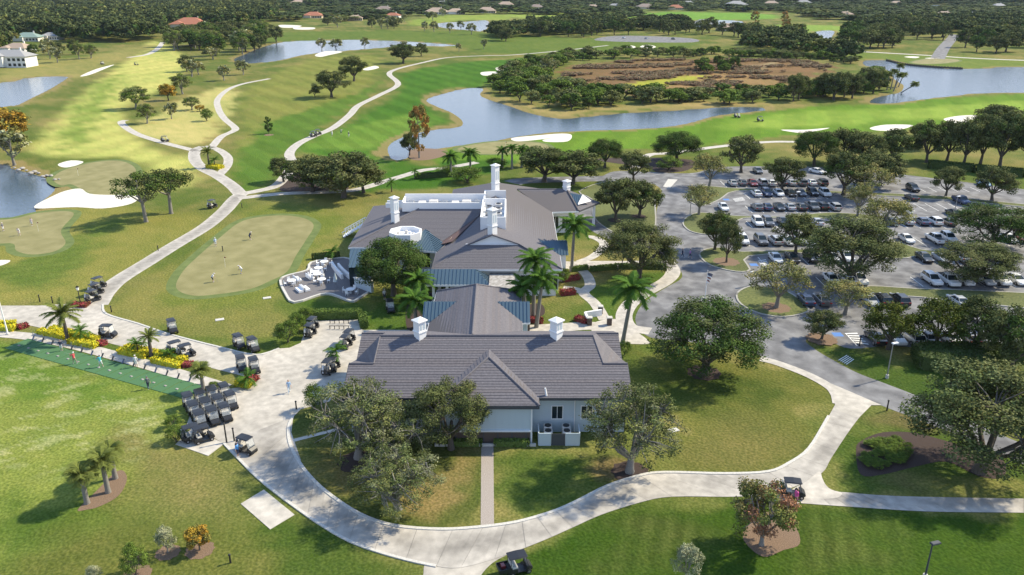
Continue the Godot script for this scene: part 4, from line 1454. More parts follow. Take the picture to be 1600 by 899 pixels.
	wallbox(o, 7.0, 12.2, -173.2, -159.4, 4.85, M.white)
	for x in [9.0, 11.0]:
		window(o, V(x, 2.3, -159.38), 1.3, 2.6)
	for p in [[13.2, -159.2], [17.4, -164.6], [13.2, -172.6]]:
		b = MB.new()
		b.box(V(p[0], 2.4, p[1]), V(0.6, 4.8, 0.6))
		part("column", b.mesh(), M.white, o)
	chimney(o, V(11.6, 7.4, zr), 1.15, 1.9)
	# stair tower and white terrace rail at the west end
	var t := thing("terrace_stair", "white terrace stair with railings at the west end of the clubhouse", "stair", V(-29.6, 0, -157))
	for k in 9:
		b = MB.new()
		b.box(V(-0.6 - k * 0.5, 2.6 - k * 0.3, 0), V(0.5, 0.15, 2.4))
		part("step", b.mesh(), M.white, t)
	for s in [-1, 1]:
		b = MB.new()
		b.tube([V(-0.4, 3.7, s * 1.2), V(-5.0, 1.1, s * 1.2)], [0.09, 0.09], 6)
		for k in 8:
			b.tube([V(-0.6 - k * 0.6, 2.5 - k * 0.34, s * 1.2), V(-0.6 - k * 0.6, 3.5 - k * 0.34, s * 1.2)], [0.05, 0.05], 4)
		part("railing", b.mesh(), M.white, t)
	b = MB.new()
	b.box(V(0.3, 1.4, 0), V(1.4, 2.8, 3.4))
	part("landing", b.mesh(), M.white, t)

var proto := {}
var tree_n := 0

class Leaves:
	var v := PackedVector3Array()
	var n := PackedVector3Array()
	var c := PackedColorArray()
	var ix := PackedInt32Array()
	func leaf(p: Vector3, up: Vector3, s: float, long: float, r: RandomNumberGenerator, col: Color) -> void:
		var a := up.cross(Vector3(r.randf() - 0.5, r.randf() - 0.5, r.randf() - 0.5)).normalized()
		var b := up.cross(a)
		var at := v.size()
		var fold := up * s * 0.18
		v.append_array([p - a * s * long, p + b * s - fold, p + a * s * long, p - b * s - fold])
		n.append_array([up, up, up, up])
		c.append_array([col, col, col, col])
		ix.append_array([at, at + 1, at + 2, at, at + 2, at + 3])
	func mesh() -> ArrayMesh:
		var a := []
		a.resize(Mesh.ARRAY_MAX)
		a[Mesh.ARRAY_VERTEX] = v
		a[Mesh.ARRAY_NORMAL] = n
		a[Mesh.ARRAY_COLOR] = c
		a[Mesh.ARRAY_INDEX] = ix
		var m := ArrayMesh.new()
		m.add_surface_from_arrays(Mesh.PRIMITIVE_TRIANGLES, a)
		return m

func rdir(r: RandomNumberGenerator) -> Vector3:
	var z := r.randf_range(-1, 1)
	var a := r.randf() * TAU
	var q := sqrt(1.0 - z * z)
	return Vector3(q * cos(a), z, q * sin(a))

# A broad tree, 10 m tall and 10 m wide before it is scaled.
func broad(seed_: int, clumps: int, leaves: int, size: float, shade: Array, low := 0.3, fill := 0.3, trunk_h := 0.2, limbs := 6, clump_r := 0.2) -> Array:
	var r := RandomNumberGenerator.new()
	r.seed = seed_
	var wood := MB.new()
	var lv := Leaves.new()
	var H := 10.0
	var R := 5.0
	var cy := H * (0.5 + low * 0.5)
	var ry := H * (0.5 - low * 0.5)
	var fork := Vector3(r.randf_range(-0.2, 0.2), H * trunk_h, r.randf_range(-0.2, 0.2))
	wood.tube([Vector3(0, -0.2, 0), Vector3(0, 0.35, 0), fork * 0.6, fork], [0.48, 0.36, 0.3, 0.27], 7)
	var arms := []
	for k in limbs:
		var az := TAU * (k + r.randf_range(-0.3, 0.3)) / limbs
		var reach := r.randf_range(0.45, 0.62) if k > 0 else 0.15
		var tip := Vector3(cos(az) * R * reach, cy + ry * r.randf_range(-0.1, 0.45), sin(az) * R * reach)
		var mid := fork.lerp(tip, 0.5) + Vector3(0, -0.25, 0) + rdir(r) * 0.35
		wood.tube([fork, mid, tip], [0.2, 0.14, 0.07], 5)
		arms.append([mid, tip])
	for k in clumps:
		var d := rdir(r)
		if d.y < -0.65:
			d.y = -d.y * 0.6
			d = d.normalized()
		var rr := pow(r.randf_range(fill, 1.0), 0.6)
		var ctr := Vector3(d.x * R * 0.84 * rr, cy + d.y * ry * 0.84 * rr, d.z * R * 0.84 * rr)
		var rad := R * clump_r * r.randf_range(0.7, 1.35)
		var best: Array = arms[0]
		for a in arms:
			if a[1].distance_squared_to(ctr) < best[1].distance_squared_to(ctr):
				best = a
		var from: Vector3 = best[0].lerp(best[1], r.randf_range(0.45, 1.0))
		wood.tube([from, from.lerp(ctr, 0.5) + rdir(r) * 0.25, ctr], [0.07, 0.05, 0.02], 3)
		var hue: Color = shade[r.randi() % shade.size()]
		var tone := r.randf_range(0.8, 1.2)
		var cnt := int(leaves / float(clumps) * (rad / (R * clump_r)) * (rad / (R * clump_r)))
		for j in cnt:
			var ld := rdir(r)
			var p := ctr + ld * rad * pow(r.randf(), 0.4) * Vector3(1, 0.72, 1)
			var t := tone * r.randf_range(0.75, 1.25)
			var nn := (ld * 0.7 + rdir(r) * 0.8 + Vector3(0, 0.45, 0)).normalized()
			lv.leaf(p, nn, size * r.randf_range(0.6, 1.3), r.randf_range(1.2, 1.9), r, Color(hue.r * t, hue.g * t, hue.b * t))
	return [wood.mesh(), lv.mesh()]

func cone_tree(seed_: int, leaves: int, size: float, shade: Array) -> Array:
	var r := RandomNumberGenerator.new()
	r.seed = seed_
	var wood := MB.new()
	var lv := Leaves.new()
	wood.tube([Vector3(0, -0.2, 0), Vector3(0, 3, 0), Vector3(0, 9.3, 0)], [0.35, 0.25, 0.05], 6)
	for k in 46:
		var y := r.randf_range(1.6, 9.6)
		var w := 3.4 * pow(sin(PI * clampf((y - 0.4) / 10.0, 0.05, 0.98)), 0.7) * r.randf_range(0.5, 1.1)
		var az := r.randf() * TAU
		var c := Vector3(cos(az) * w, y, sin(az) * w)
		wood.tube([Vector3(0, y - 0.5, 0), c], [0.07, 0.02], 3)
		var hue: Color = shade[r.randi() % shade.size()]
		for j in leaves / 46:
			var ld := rdir(r)
			var t := r.randf_range(0.65, 1.3)
			lv.leaf(c + ld * r.randf_range(0.1, 1.0) * Vector3(1, 0.7, 1), (ld + rdir(r)).normalized(), size * r.randf_range(0.6, 1.3), 1.6, r, Color(hue.r * t, hue.g * t, hue.b * t))
	return [wood.mesh(), lv.mesh()]

func plant(kind: String, u: float, v: float, vt: float, wpx: float, label: String, category := "tree", group := "", variant := -1) -> Node3D:
	var list: Array = proto[kind]
	var k: int = variant if variant >= 0 else tree_n % list.size()
	var p: Array = list[k % list.size()]
	tree_n += 1
	var h := tall(v, vt)
	var w := wpx / ppm(v)
	var turn := fmod(tree_n * 2.399, TAU)
	var o := thing(p[2], label, category, g(u, v), turn, group)
	o.scale = Vector3(w / 10.0, h / 10.0, w / 10.0)
	var t := part("trunk", p[0], p[3], o)
	var c := part("crown", p[1], M.leaf, o)
	return o

func frond_mesh(seed_: int, long: float, droop: float, wide: float, leaflets: int) -> ArrayMesh:
	var r := RandomNumberGenerator.new()
	r.seed = seed_
	var b := MB.new()
	var prev := Vector3.ZERO
	var pts := []
	for i in 8:
		var t := i / 7.0
		pts.append(Vector3(long * (t - 0.12 * t * t), long * (0.42 * t - droop * t * t), r.randf_range(-0.03, 0.03) * long))
	for i in 7:
		b.tube([pts[i], pts[i + 1]], [0.05 * (1.0 - i / 8.0), 0.05 * (1.0 - (i + 1) / 8.0)], 3)
	for i in leaflets:
		var t := 0.1 + 0.9 * i / leaflets
		var f := t * 7.0
		var k := mini(int(f), 6)
		var p: Vector3 = pts[k].lerp(pts[k + 1], f - k)
		var d: Vector3 = (pts[k + 1] - pts[k]).normalized()
		var len := wide * (0.45 + 0.9 * sin(PI * minf(t * 0.9 + 0.08, 1.0)))
		for s in [-1.0, 1.0]:
			var q: Vector3 = p + (Vector3(0, 0, s) * 0.8 + d * 0.55 + Vector3(0, -0.35 + r.randf_range(-0.2, 0.2), 0)).normalized() * len
			var side := d * long * 0.03
			b.tri_up(p - side, p + side, q)
	return b.mesh()

func palm(kind: String, u: float, v: float, vt: float, label: String, spread := 1.0, lean := Vector2.ZERO, group := "") -> Node3D:
	# vt is the row of the crown's heart
	var h := tall(v, vt)
	tree_n += 1
	var o := thing("palm_tree", label, "palm", g(u, v), 0.0, group)
	var royal := kind == "royal"
	var b := MB.new()
	var top := Vector3(lean.x, h, lean.y)
	var r0 := 0.3 if royal else 0.26
	if kind == "small":
		r0 = 0.14
	b.tube([Vector3(0, -0.1, 0), Vector3(lean.x * 0.15, h * 0.15, lean.y * 0.15), Vector3(lean.x * 0.5, h * 0.5, lean.y * 0.5), top * Vector3(0.9, 0.86, 0.9), top], [r0 * 1.25, r0, r0 * 0.95, r0 * 0.7, r0 * 0.45], 9)
	part("trunk", b.mesh(), M.pale_bark if royal or kind == "sabal" else M.bark, o)
	if royal:
		b = MB.new()
		b.tube([top * Vector3(0.9, 0.86, 0.9), top * Vector3(0.96, 0.93, 0.96), top + Vector3(0, 0.25, 0)], [r0 * 0.8, r0 * 0.75, r0 * 0.3], 8)
		part("crownshaft", b.mesh(), M.frond, o)
	var n := 21 if royal else (22 if kind == "date" else 18)
	if kind == "small":
		n = 11
	for k in n:
		var f := MeshInstance3D.new()
		f.name = "frond"
		f.mesh = proto["frond_" + kind][k % 3]
		f.material_override = M.frond if kind in ["royal", "small"] else M.frond_olive
		var az := k * 2.399 + tree_n
		var ring := k % 3
		var pitch: float = [0.75, 0.25, -0.25][ring] + 0.12 * sin(k * 5.1)
		f.transform = Transform3D((Basis(Vector3.UP, az) * Basis(Vector3.BACK, pitch)).scaled(Vector3.ONE * spread * (0.85 + 0.25 * fmod(k * 0.37, 1.0))), top)
		o.add_child(f, true)
	return o

func lf(r: float, gg: float, b: float) -> Color:
	return Color(r * 1.5, gg * 1.52, b * 1.15)

func make_trees() -> void:
	var oak := [lf(0.062, 0.074, 0.034), lf(0.075, 0.085, 0.04), lf(0.05, 0.062, 0.03), lf(0.092, 0.097, 0.048)]
	var deep := [lf(0.035, 0.062, 0.02), lf(0.045, 0.075, 0.022), lf(0.055, 0.085, 0.026)]
	var moss := [lf(0.12, 0.13, 0.085), lf(0.095, 0.115, 0.06), lf(0.15, 0.155, 0.11), lf(0.08, 0.1, 0.045)]
	var bright := [lf(0.085, 0.125, 0.03), lf(0.1, 0.14, 0.035), lf(0.07, 0.105, 0.028)]
	var dry := [lf(0.2, 0.17, 0.08), lf(0.17, 0.16, 0.08), lf(0.14, 0.145, 0.065)]
	var gold := [lf(0.27, 0.15, 0.03), lf(0.21, 0.13, 0.035), lf(0.12, 0.11, 0.04), lf(0.3, 0.2, 0.04)]
	var rust := [lf(0.3, 0.15, 0.06), lf(0.24, 0.15, 0.06), lf(0.2, 0.16, 0.07), lf(0.13, 0.13, 0.05)]
	var grey := [lf(0.2, 0.21, 0.16), lf(0.17, 0.18, 0.13), lf(0.25, 0.25, 0.2)]
	proto.near = []
	for k in 3:
		var a := broad(100 + k, 110, 24000, 0.062, [oak, deep + [oak[0], oak[2]], oak + [moss[1], moss[3]]][k], 0.05, 0.3, 0.15, 7, 0.17)
		proto.near.append([a[0], a[1], "oak_tree", M.bark])
	proto.moss = []
	for k in 4:
		var a := broad(140 + k, 190, 15500, 0.055, moss + [oak[0], oak[1], dry[2], oak[2]], 0.0, 0.12, 0.14, 9, 0.115)
		proto.moss.append([a[0], a[1], "oak_tree", M.pale_bark])
	proto.dense = []
	for k in 2:
		var a := broad(160 + k, 120, 30000, 0.065, deep + [oak[0]], 0.08, 0.5, 0.2, 7, 0.2)
		proto.dense.append([a[0], a[1], "oak_tree", M.bark])
	proto.mid = []
	for k in 5:
		var a := broad(200 + k, 72, 8800, 0.11, [oak + [deep[2]], oak + [oak[3], moss[1]], oak + [dry[2]], oak, oak + [moss[3], deep[2]]][k], 0.1, 0.25, 0.18, 7, 0.19)
		proto.mid.append([a[0], a[1], "oak_tree", M.bark])
	proto.olive = []
	for k in 3:
		var a := broad(220 + k, 58, 5600, 0.12, [oak[3], dry[2], bright[1], bright[0], moss[1]], 0.12, 0.3, 0.2, 6, 0.2)
		proto.olive.append([a[0], a[1], "oak_tree", M.pale_bark])
	proto.dry = []
	for k in 3:
		var a := broad(230 + k, 60, 4600, 0.1, dry + [oak[3]], 0.25, 0.3, 0.24, 7, 0.2)
		proto.dry.append([a[0], a[1], "oak_tree", M.pale_bark])
	proto.sparse = []
	for k in 3:
		var a := broad(250 + k, 30, 4600, 0.115, [deep[2], oak[0], oak[1]], 0.42, 0.3, 0.4, 6, 0.24)
		proto.sparse.append([a[0], a[1], "shade_tree", M.pale_bark])
	proto.far = []
	for k in 5:
		var a := broad(270 + k, 40, 2300, 0.22, [oak + deep, oak, oak + [oak[3], dry[2]], deep + [oak[1]], oak + [moss[1]]][k], 0.06, 0.4, 0.15, 5, 0.26)
		proto.far.append([a[0], a[1], "oak_tree", M.bark])
	proto.farpale = []
	for k in 3:
		var a := broad(290 + k, 30, 1100, 0.28, grey + dry + [oak[3], oak[3]], 0.14, 0.35, 0.2, 5, 0.24)
		proto.farpale.append([a[0], a[1], "oak_tree", M.pale_bark])
	proto.shrub = []
	for k in 4:
		var a := broad(310 + k, 34, 1700, 0.27, [deep[1], deep[2], bright[0], oak[0]] if k % 2 == 0 else bright + [deep[2]], 0.02, 0.5, 0.1, 5, 0.28)
		proto.shrub.append([a[0], a[1], "shrub", M.bark])
	proto.shrubdull = []
	for k in 3:
		var a := broad(330 + k, 32, 1500, 0.27, [oak[3], moss[1], dry[2], oak[0]], 0.02, 0.5, 0.1, 5, 0.28)
		proto.shrubdull.append([a[0], a[1], "shrub", M.bark])
	proto.bush = []
	for k in 2:
		var a := broad(350 + k, 60, 5200, 0.12, bright + [deep[2]], 0.0, 0.45, 0.08, 5, 0.24)
		proto.bush.append([a[0], a[1], "shrub", M.bark])
	proto.gold = []
	for k in 2:
		var a := broad(360 + k, 50, 3000, 0.2, gold, 0.1, 0.4, 0.2, 6, 0.24)
		proto.gold.append([a[0], a[1], "yellow_tree", M.bark])
	proto.rust = []
	for k in 2:
		var a := cone_tree(370 + k, 3200, 0.17, rust)
		proto.rust.append([a[0], a[1], "cypress_tree", M.pale_bark])
	proto.pine = []
	var cp := cone_tree(380, 2600, 0.2, deep)
	proto.pine.append([cp[0], cp[1], "pine_tree", M.bark])
	proto.grey = []
	var ga := broad(390, 50, 3000, 0.15, grey, 0.05, 0.4, 0.15, 6, 0.24)
	proto.grey.append([ga[0], ga[1], "shrub", M.pale_bark])
	proto.pinkish = []
	var pa := broad(395, 75, 8000, 0.11, [lf(0.14, 0.12, 0.06), lf(0.11, 0.12, 0.045), lf(0.24, 0.12, 0.09), lf(0.09, 0.11, 0.04)], 0.02, 0.4, 0.12, 7, 0.2)
	proto.pinkish.append([pa[0], pa[1], "crape_myrtle", M.pale_bark])
	proto.layer = []
	for k in 2:
		var a := broad(400 + k, 60, 7000, 0.11, [lf(0.05, 0.062, 0.016), lf(0.075, 0.085, 0.02), lf(0.04, 0.055, 0.016)], 0.15, 0.4, 0.2, 8, 0.22)
		proto.layer.append([a[0], a[1], "oak_tree", M.bark])
	proto.wood = []
	for k in 3:
		var a := broad(420 + k, 22, 420, 0.55, deep + oak, 0.1, 0.5, 0.2, 4, 0.32)
		proto.wood.append([a[0], a[1]])
	for k in ["royal", "sabal", "date", "small"]:
		proto["frond_" + k] = []
		for j in 3:
			var f: ArrayMesh
			match k:
				"royal": f = frond_mesh(500 + j, 3.9, 0.66, 0.85, 34)
				"sabal": f = frond_mesh(510 + j, 1.6, 0.5, 0.8, 26)
				"date": f = frond_mesh(520 + j, 3.0, 0.5, 0.55, 26)
				_: f = frond_mesh(530 + j, 1.5, 0.6, 0.45, 16)
			proto["frond_" + k].append(f)
	print("protos ", Time.get_ticks_msec())
	# around the front building and lawn
	plant("moss", 560, 716, 588, 190, "pale mossy oak at the left front corner of the front building", "tree", "", 0)
	plant("moss", 622, 722, 632, 150, "mossy oak in front of the front building, left of the bay", "tree", "", 1)
	plant("moss", 622, 796, 700, 178, "low drooping oak nearest the drive on the front lawn", "tree", "", 2)
	plant("near", 705, 702, 590, 145, "oak covering the left side of the siding-clad bay", "tree", "", 0)
	plant("moss", 984, 738, 592, 190, "broad oak at the right front corner of the front building", "tree", "", 3)
	plant("near", 1100, 584, 462, 200, "large dark oak in a mulch ring beside the asphalt drive", "tree", "", 1)
	plant("near", 1530, 738, 575, 270, "large oak over the mulch bed at the right edge", "tree", "", 2)
	plant("pinkish", 1190, 852, 746, 112, "reddish bushy tree beside the parked cart on the path", "tree")
	plant("grey", 1072, 905, 848, 50, "small grey-green shrub at the bottom edge of the lawn", "shrub")
	plant("grey", 262, 864, 820, 38, "silver-grey shrub left of the orange one", "shrub")
	plant("gold", 312, 860, 822, 46, "orange and green croton shrub on a straw ring", "shrub")
	plant("bush", 212, 900, 850, 48, "yellow-green shrub at the bottom left corner", "shrub")
	plant("grey", 149, 906, 882, 26, "half hidden grey shrub at the bottom edge, leftmost", "shrub")
	plant("dense", 615, 462, 370, 132, "dense round oak over the terrace of the clubhouse")
	# left fairway and practice area
	plant("sparse", 228, 347, 270, 88, "left one of the two slender trees by the white bunker", "tree", "", 0)
	plant("sparse", 267, 334, 262, 86, "right one of the two slender trees by the white bunker", "tree", "", 1)
	plant("mid", 537, 309, 233, 130, "largest oak of the clump beside the cart path fork", "tree")
	plant("mid", 488, 300, 238, 90, "left oak of the clump beside the cart path fork", "tree")
	plant("mid", 568, 301, 245, 80, "right oak of the clump beside the cart path fork", "tree")
	plant("mid", 443, 284, 244, 54, "lone oak standing in the cart path fork", "tree")
	plant("gold", 12, 225, 165, 80, "golden yellow tree on the left lake's bank", "tree")
	plant("farpale", 22, 258, 200, 70, "bare pinkish tree in front of the golden one", "tree")
	for t in [["olive", 212, 170, 132, 52, "leafy oak above the small path loop, left of the fairway rough"], ["olive", 230, 193, 160, 36, "small oak beside the end of the path loop"], ["gold", 263, 157, 128, 30, "small tree with yellow top in the left rough"], ["farpale", 268, 186, 158, 26, "grey ragged tree on the dry rough"], ["olive", 300, 172, 150, 34, "dark low tree beside the yellow shrub"], ["gold", 312, 174, 163, 16, "yellow shrub beside the winding path"], ["bush", 323, 189, 168, 22, "round dark bush beside the winding path"], ["olive", 285, 147, 113, 40, "oak in the row between the two left fairways, nearest"], ["farpale", 300, 120, 90, 32, "greyish oak in the row between the left fairways"], ["far", 292, 112, 84, 30, "dark oak in the row between the left fairways"], ["farpale", 310, 117, 95, 26, "small oak in the row between the left fairways"], ["farpale", 350, 126, 100, 26, "bare purple-grey tree alone on the fairway"], ["farpale", 380, 117, 92, 26, "bare tree near the left end of the upper lake"], ["farpale", 333, 93, 72, 34, "pale tree at the wood's corner by the upper lake"], ["pine", 420, 209, 182, 18, "small dark pine on the middle fairway rough"],
		["mid", 518, 152, 106, 66, "dark oak, front one of the fairway pair"], ["mid", 553, 127, 86, 52, "grey oak behind the fairway pair's dark one"], ["far", 492, 151, 132, 20, "small leaning tree left of the fairway pair"], ["mid", 630, 99, 64, 54, "oak clump right of the upper lake, largest"], ["far", 658, 88, 66, 24, "small oak right of the upper lake"], ["farpale", 503, 80, 58, 22, "thin tree on the upper lake's near bank, left"], ["farpale", 525, 78, 59, 24, "thin tree on the upper lake's near bank, middle"], ["farpale", 570, 77, 57, 16, "thin tree on the upper lake's near bank, right"], ["farpale", 717, 81, 66, 12, "twiggy small tree by the far fairway path"], ["farpale", 756, 77, 60, 14, "twiggy small tree near the far bunker"],
		["rust", 655, 247, 163, 46, "tall rust-brown cypress on the lake's point"], ["mid", 640, 243, 205, 34, "olive shrubby tree at the cypress's foot"]]:
		plant(t[0], t[1], t[2], t[3], t[4], t[5], "tree")
	for k in 5:
		plant("farpale", [663, 678, 703, 720, 737][k], [49, 50, 52, 47, 54][k], [32, 32, 34, 31, 35][k], [14, 16, 16, 14, 20][k], "%s of five thin trees before the far pond, counted from the left" % ["first", "second", "third", "fourth", "fifth"][k], "tree", "trees before the far pond")
	# behind and right of the clubhouse
	for t in [["mid", 850, 284, 226, 110, "broad olive oak behind the clubhouse chimneys"], ["mid", 895, 288, 232, 100, "olive oak behind the east wing"], ["dense", 945, 262, 215, 62, "dark oak behind the entrance island"], ["mid", 990, 284, 233, 62, "dark oak beside the entrance drive's top bend"], ["mid", 962, 346, 274, 82, "left oak on the entrance island"], ["mid", 999, 339, 277, 78, "right oak on the entrance island"], ["near", 997, 433, 342, 148, "broad oak beside the brick walk to the drop-off"], ["dense", 1058, 252, 203, 84, "dark oak above the entrance drive"], ["mid", 1158, 270, 208, 74, "oak at the parking lot's top left corner"], ["dry", 1108, 293, 238, 66, "thin pale tree at the top of the drive"], ["dry", 1092, 336, 288, 64, "pale bare oak on the upper island tip"], ["mid", 1117, 391, 325, 70, "oak on the second island tip, left one"], ["mid", 1135, 411, 340, 50, "oak on the second island tip, right one"],
		["mid", 1243, 396, 330, 80, "oak among the cars of the third parking row"], ["mid", 1222, 297, 243, 74, "oak over the top parking row"], ["mid", 1318, 305, 232, 96, "left oak of the group in the upper lot"], ["dry", 1352, 312, 255, 92, "olive drooping tree of the group in the upper lot"], ["mid", 1375, 290, 235, 86, "right oak of the group in the upper lot"], ["dry", 1376, 374, 305, 96, "bare-branched tree on the middle island"], ["dry", 1340, 338, 285, 60, "yellowish tree above the middle island"], ["near", 1325, 442, 338, 180, "largest oak of the parking lot, above the black cars"], ["near", 1522, 442, 378, 150, "wide oak over the lower right parking rows"], ["near", 1548, 388, 316, 150, "wide oak over the upper right parking rows"], ["mid", 1478, 307, 257, 56, "slender tree on the right upper median, left"], ["mid", 1550, 314, 257, 74, "slender tree on the right upper median, right"],
		["dry", 1213, 482, 408, 108, "yellow-brown tree on the lower left island"], ["dry", 1320, 492, 438, 96, "pale grey-green tree above the blue bays"], ["mid", 1284, 531, 482, 66, "small oak on the straw tip beside the drive"], ["layer", 1388, 546, 472, 100, "dark flat-topped tree over the lowest cars, left"], ["layer", 1462, 545, 466, 106, "dark flat-topped tree over the lowest cars, middle"], ["mid", 1524, 553, 462, 100, "grey-green tree over the lowest cars, right"], ["mid", 1580, 585, 478, 110, "tall oak behind the dark hedge at the right edge"],
		["dense", 1272, 259, 200, 76, "dark oak above the top parking row"], ["mid", 1315, 256, 196, 84, "oak between the lot and the fairway, left"], ["mid", 1350, 262, 205, 74, "oak between the lot and the fairway, second"], ["mid", 1395, 255, 198, 70, "oak between the lot and the fairway, third"], ["mid", 1448, 254, 186, 70, "oak between the lot and the right path, first"], ["mid", 1480, 251, 182, 64, "oak between the lot and the right path, second"], ["mid", 1506, 257, 180, 66, "oak between the lot and the right path, third"], ["mid", 1532, 257, 176, 70, "oak between the lot and the right path, fourth"], ["mid", 1562, 262, 170, 80, "oak between the lot and the right path, fifth"], ["mid", 1605, 266, 175, 84, "oak at the right edge above the lot"], ["mid", 1560, 212, 160, 90, "oak at the right edge beyond the fairway bunkers"], ["mid", 1440, 232, 190, 60, "oak behind the row by the right path"]]:
		plant(t[0], t[1], t[2], t[3], t[4], t[5], "tree")
	# shrubs by the buildings
	for t in [["bush", 450, 535, 498, 42, "rounded green hedge clump beside the staging court, lower"], ["bush", 465, 518, 488, 36, "rounded green hedge clump beside the staging court, upper"], ["bush", 478, 505, 478, 30, "green shrub at the corner of the court hedge"], ["bush", 270, 668, 648, 30, "bright shrub beside the parked cart block, upper"], ["bush", 275, 690, 664, 36, "bright shrub beside the parked cart block, lower"], ["bush", 336, 610, 596, 22, "small round shrub above the parked cart block"], ["bush", 492, 640, 598, 40, "leafy palm-like shrub at the left front corner of the drive"], ["bush", 1045, 266, 243, 46, "dark clipped shrub under the oak above the drive"], ["bush", 880, 442, 418, 26, "shrub beside the walk east of the porch"], ["bush", 976, 555, 532, 22, "flowering shrub at the royal palm's foot"], ["bush", 730, 285, 258, 60, "large rounded shrub behind the north slope"], ["bush", 700, 272, 258, 46, "low shrub along the path behind the clubhouse"], ["bush", 490, 297, 270, 66, "dark shrub mass under the fork oaks, left"], ["bush", 520, 297, 276, 50, "dark shrub mass under the fork oaks, right"], ["bush", 775, 262, 246, 40, "shrub under the slim palms behind the clubhouse"]]:
		plant(t[0], t[1], t[2], t[3], t[4], t[5], "shrub")
	scatter(["bush"], [[1350, 730], [1352, 702], [1380, 690], [1418, 692], [1415, 714], [1378, 732]], 30, 0.55, 0.85, 2.1, "low dark shrub in the big mulch bed", "shrub", "low shrubs in the mulch bed", 33)
	# palms
	palm("royal", 893, 424, 352, "royal palm beside the east porch", 1.0, Vector2(0.3, 0))
	palm("royal", 833, 500, 408, "tallest royal palm between the middle and rear buildings", 0.95, Vector2(0.2, 0))
	palm("royal", 838, 512, 438, "shorter royal palm in the walled garden", 0.9, Vector2(0.8, 0))
	palm("royal", 822, 505, 448, "leaning royal palm against the middle wing", 0.8, Vector2(-0.4, 0.4))
	palm("royal", 973, 536, 452, "royal palm with a pale trunk right of the front building", 1.0, Vector2(1.0, 0))
	palm("royal", 650, 512, 470, "feathery palm left of the middle wing, nearer", 0.85)
	palm("royal", 655, 480, 438, "feathery palm left of the middle wing, farther", 0.8)
	palm("small", 700, 460, 447, "low palm before the south porch, left", 1.3)
	palm("small", 722, 460, 446, "low palm before the south porch, middle", 1.3)
	palm("small", 752, 459, 446, "low palm before the south porch, right", 1.2)
	palm("small", 527, 572, 548, "young palm beside the lower pair of carts at the court", 1.3)
	palm("date", 106, 533, 490, "big date palm in the yellow flower bed", 1.1)
	palm("small", 128, 532, 518, "small palm right of the big date palm", 1.2)
	palm("date", 237, 558, 526, "slim golden palm in the second flower bed", 0.6)
	palm("small", 216, 553, 538, "small palm left of the slim golden one", 1.2)
	palm("small", 265, 562, 552, "small palm right of the slim golden one", 1.2)
	palm("sabal", 318, 612, 578, "cabbage palm above the parked cart block", 0.95)
	palm("small", 388, 604, 590, "little palm in the round bed beside the court", 1.2)
	palm("sabal", 136, 787, 740, "left cabbage palm on the straw bed", 1.05)
	palm("sabal", 169, 770, 718, "middle cabbage palm on the straw bed", 1.1)
	palm("sabal", 180, 748, 704, "right rear cabbage palm on the straw bed", 1.0)
	palm("date", 327, 262, 237, "bushy palm on the path roundabout", 0.8)
	palm("small", 336, 262, 250, "small yellow palm on the path roundabout", 1.4)
	palm("royal", 705, 276, 245, "dark palm left of the north chimney", 0.8)
	palm("royal", 735, 268, 240, "dark palm nearest the north chimney", 0.85)
	for k in 4:
		palm("royal", [785, 800, 815, 827][k], [262, 264, 262, 260][k], [235, 232, 234, 236][k], "%s of four slim palms behind the clubhouse, from the left" % ["first", "second", "third", "fourth"][k], 0.65, Vector2.ZERO, "slim palms behind the clubhouse")
	for k in 6:
		palm("sabal", [1386, 1392, 1398, 1404, 1396, 1408][k], [141, 140, 139, 136, 143, 145][k], [116, 112, 103, 117, 118, 132][k], "%s of six palms on the lake's point, from the left" % ["first", "second", "third", "fourth", "fifth", "last leaning one"][k], 1.5, Vector2(0.5 * k if k < 5 else 6.0, 0), "palms on the lake's point")
	palm("small", 520, 405, 393, "small palm beside the terrace hedge", 1.3)
	palm("small", 612, 300, 285, "small palm behind the west chimney", 1.3)
	palm("small", 648, 280, 268, "small palm on the lawn behind the roof deck", 1.3)
	make_belts()

func scatter(kinds: Array, px: Array, count: int, hmin: float, hmax: float, wide: float, label: String, category: String, group: String, seed_: int) -> void:
	# separate plants of a belt, each a thing of its own
	var r := RandomNumberGenerator.new()
	r.seed = seed_
	var poly := path2(px, true)
	var box := Rect2(poly[0], Vector2.ZERO)
	for q in poly:
		box = box.expand(q)
	var done := 0
	var made := []
	var got := []
	for tries in count * 60:
		if done >= count:
			break
		var p := Vector2(r.randf_range(box.position.x, box.end.x), r.randf_range(box.position.y, box.end.y))
		if not Geometry2D.is_point_in_polygon(p, poly):
			continue
		var h := r.randf_range(hmin, hmax)
		var close := false
		for q in got:
			if p.distance_to(q) < hmin * wide * 0.42:
				close = true
				break
		if close:
			continue
		got.append(p)
		done += 1
		var list: Array = proto[kinds[r.randi() % kinds.size()]]
		var t: Array = list[r.randi() % list.size()]
		var o := thing(t[2], label, category, v3(p, 0.0), r.randf() * TAU, group)
		made.append(o)
		var w := h * wide * r.randf_range(0.85, 1.2)
		o.scale = Vector3(w / 10.0, h / 10.0, w / 10.0)
		part("trunk", t[0], t[3], o)
		part("crown", t[1], M.leaf, o)
	if made.size() <= 60:
		made.sort_custom(func(a, b): return a.position.x / a.position.z > b.position.x / b.position.z)
		for i in made.size():
			made[i].set_meta("label", label + ", " + ordinal(i) + " from the left")

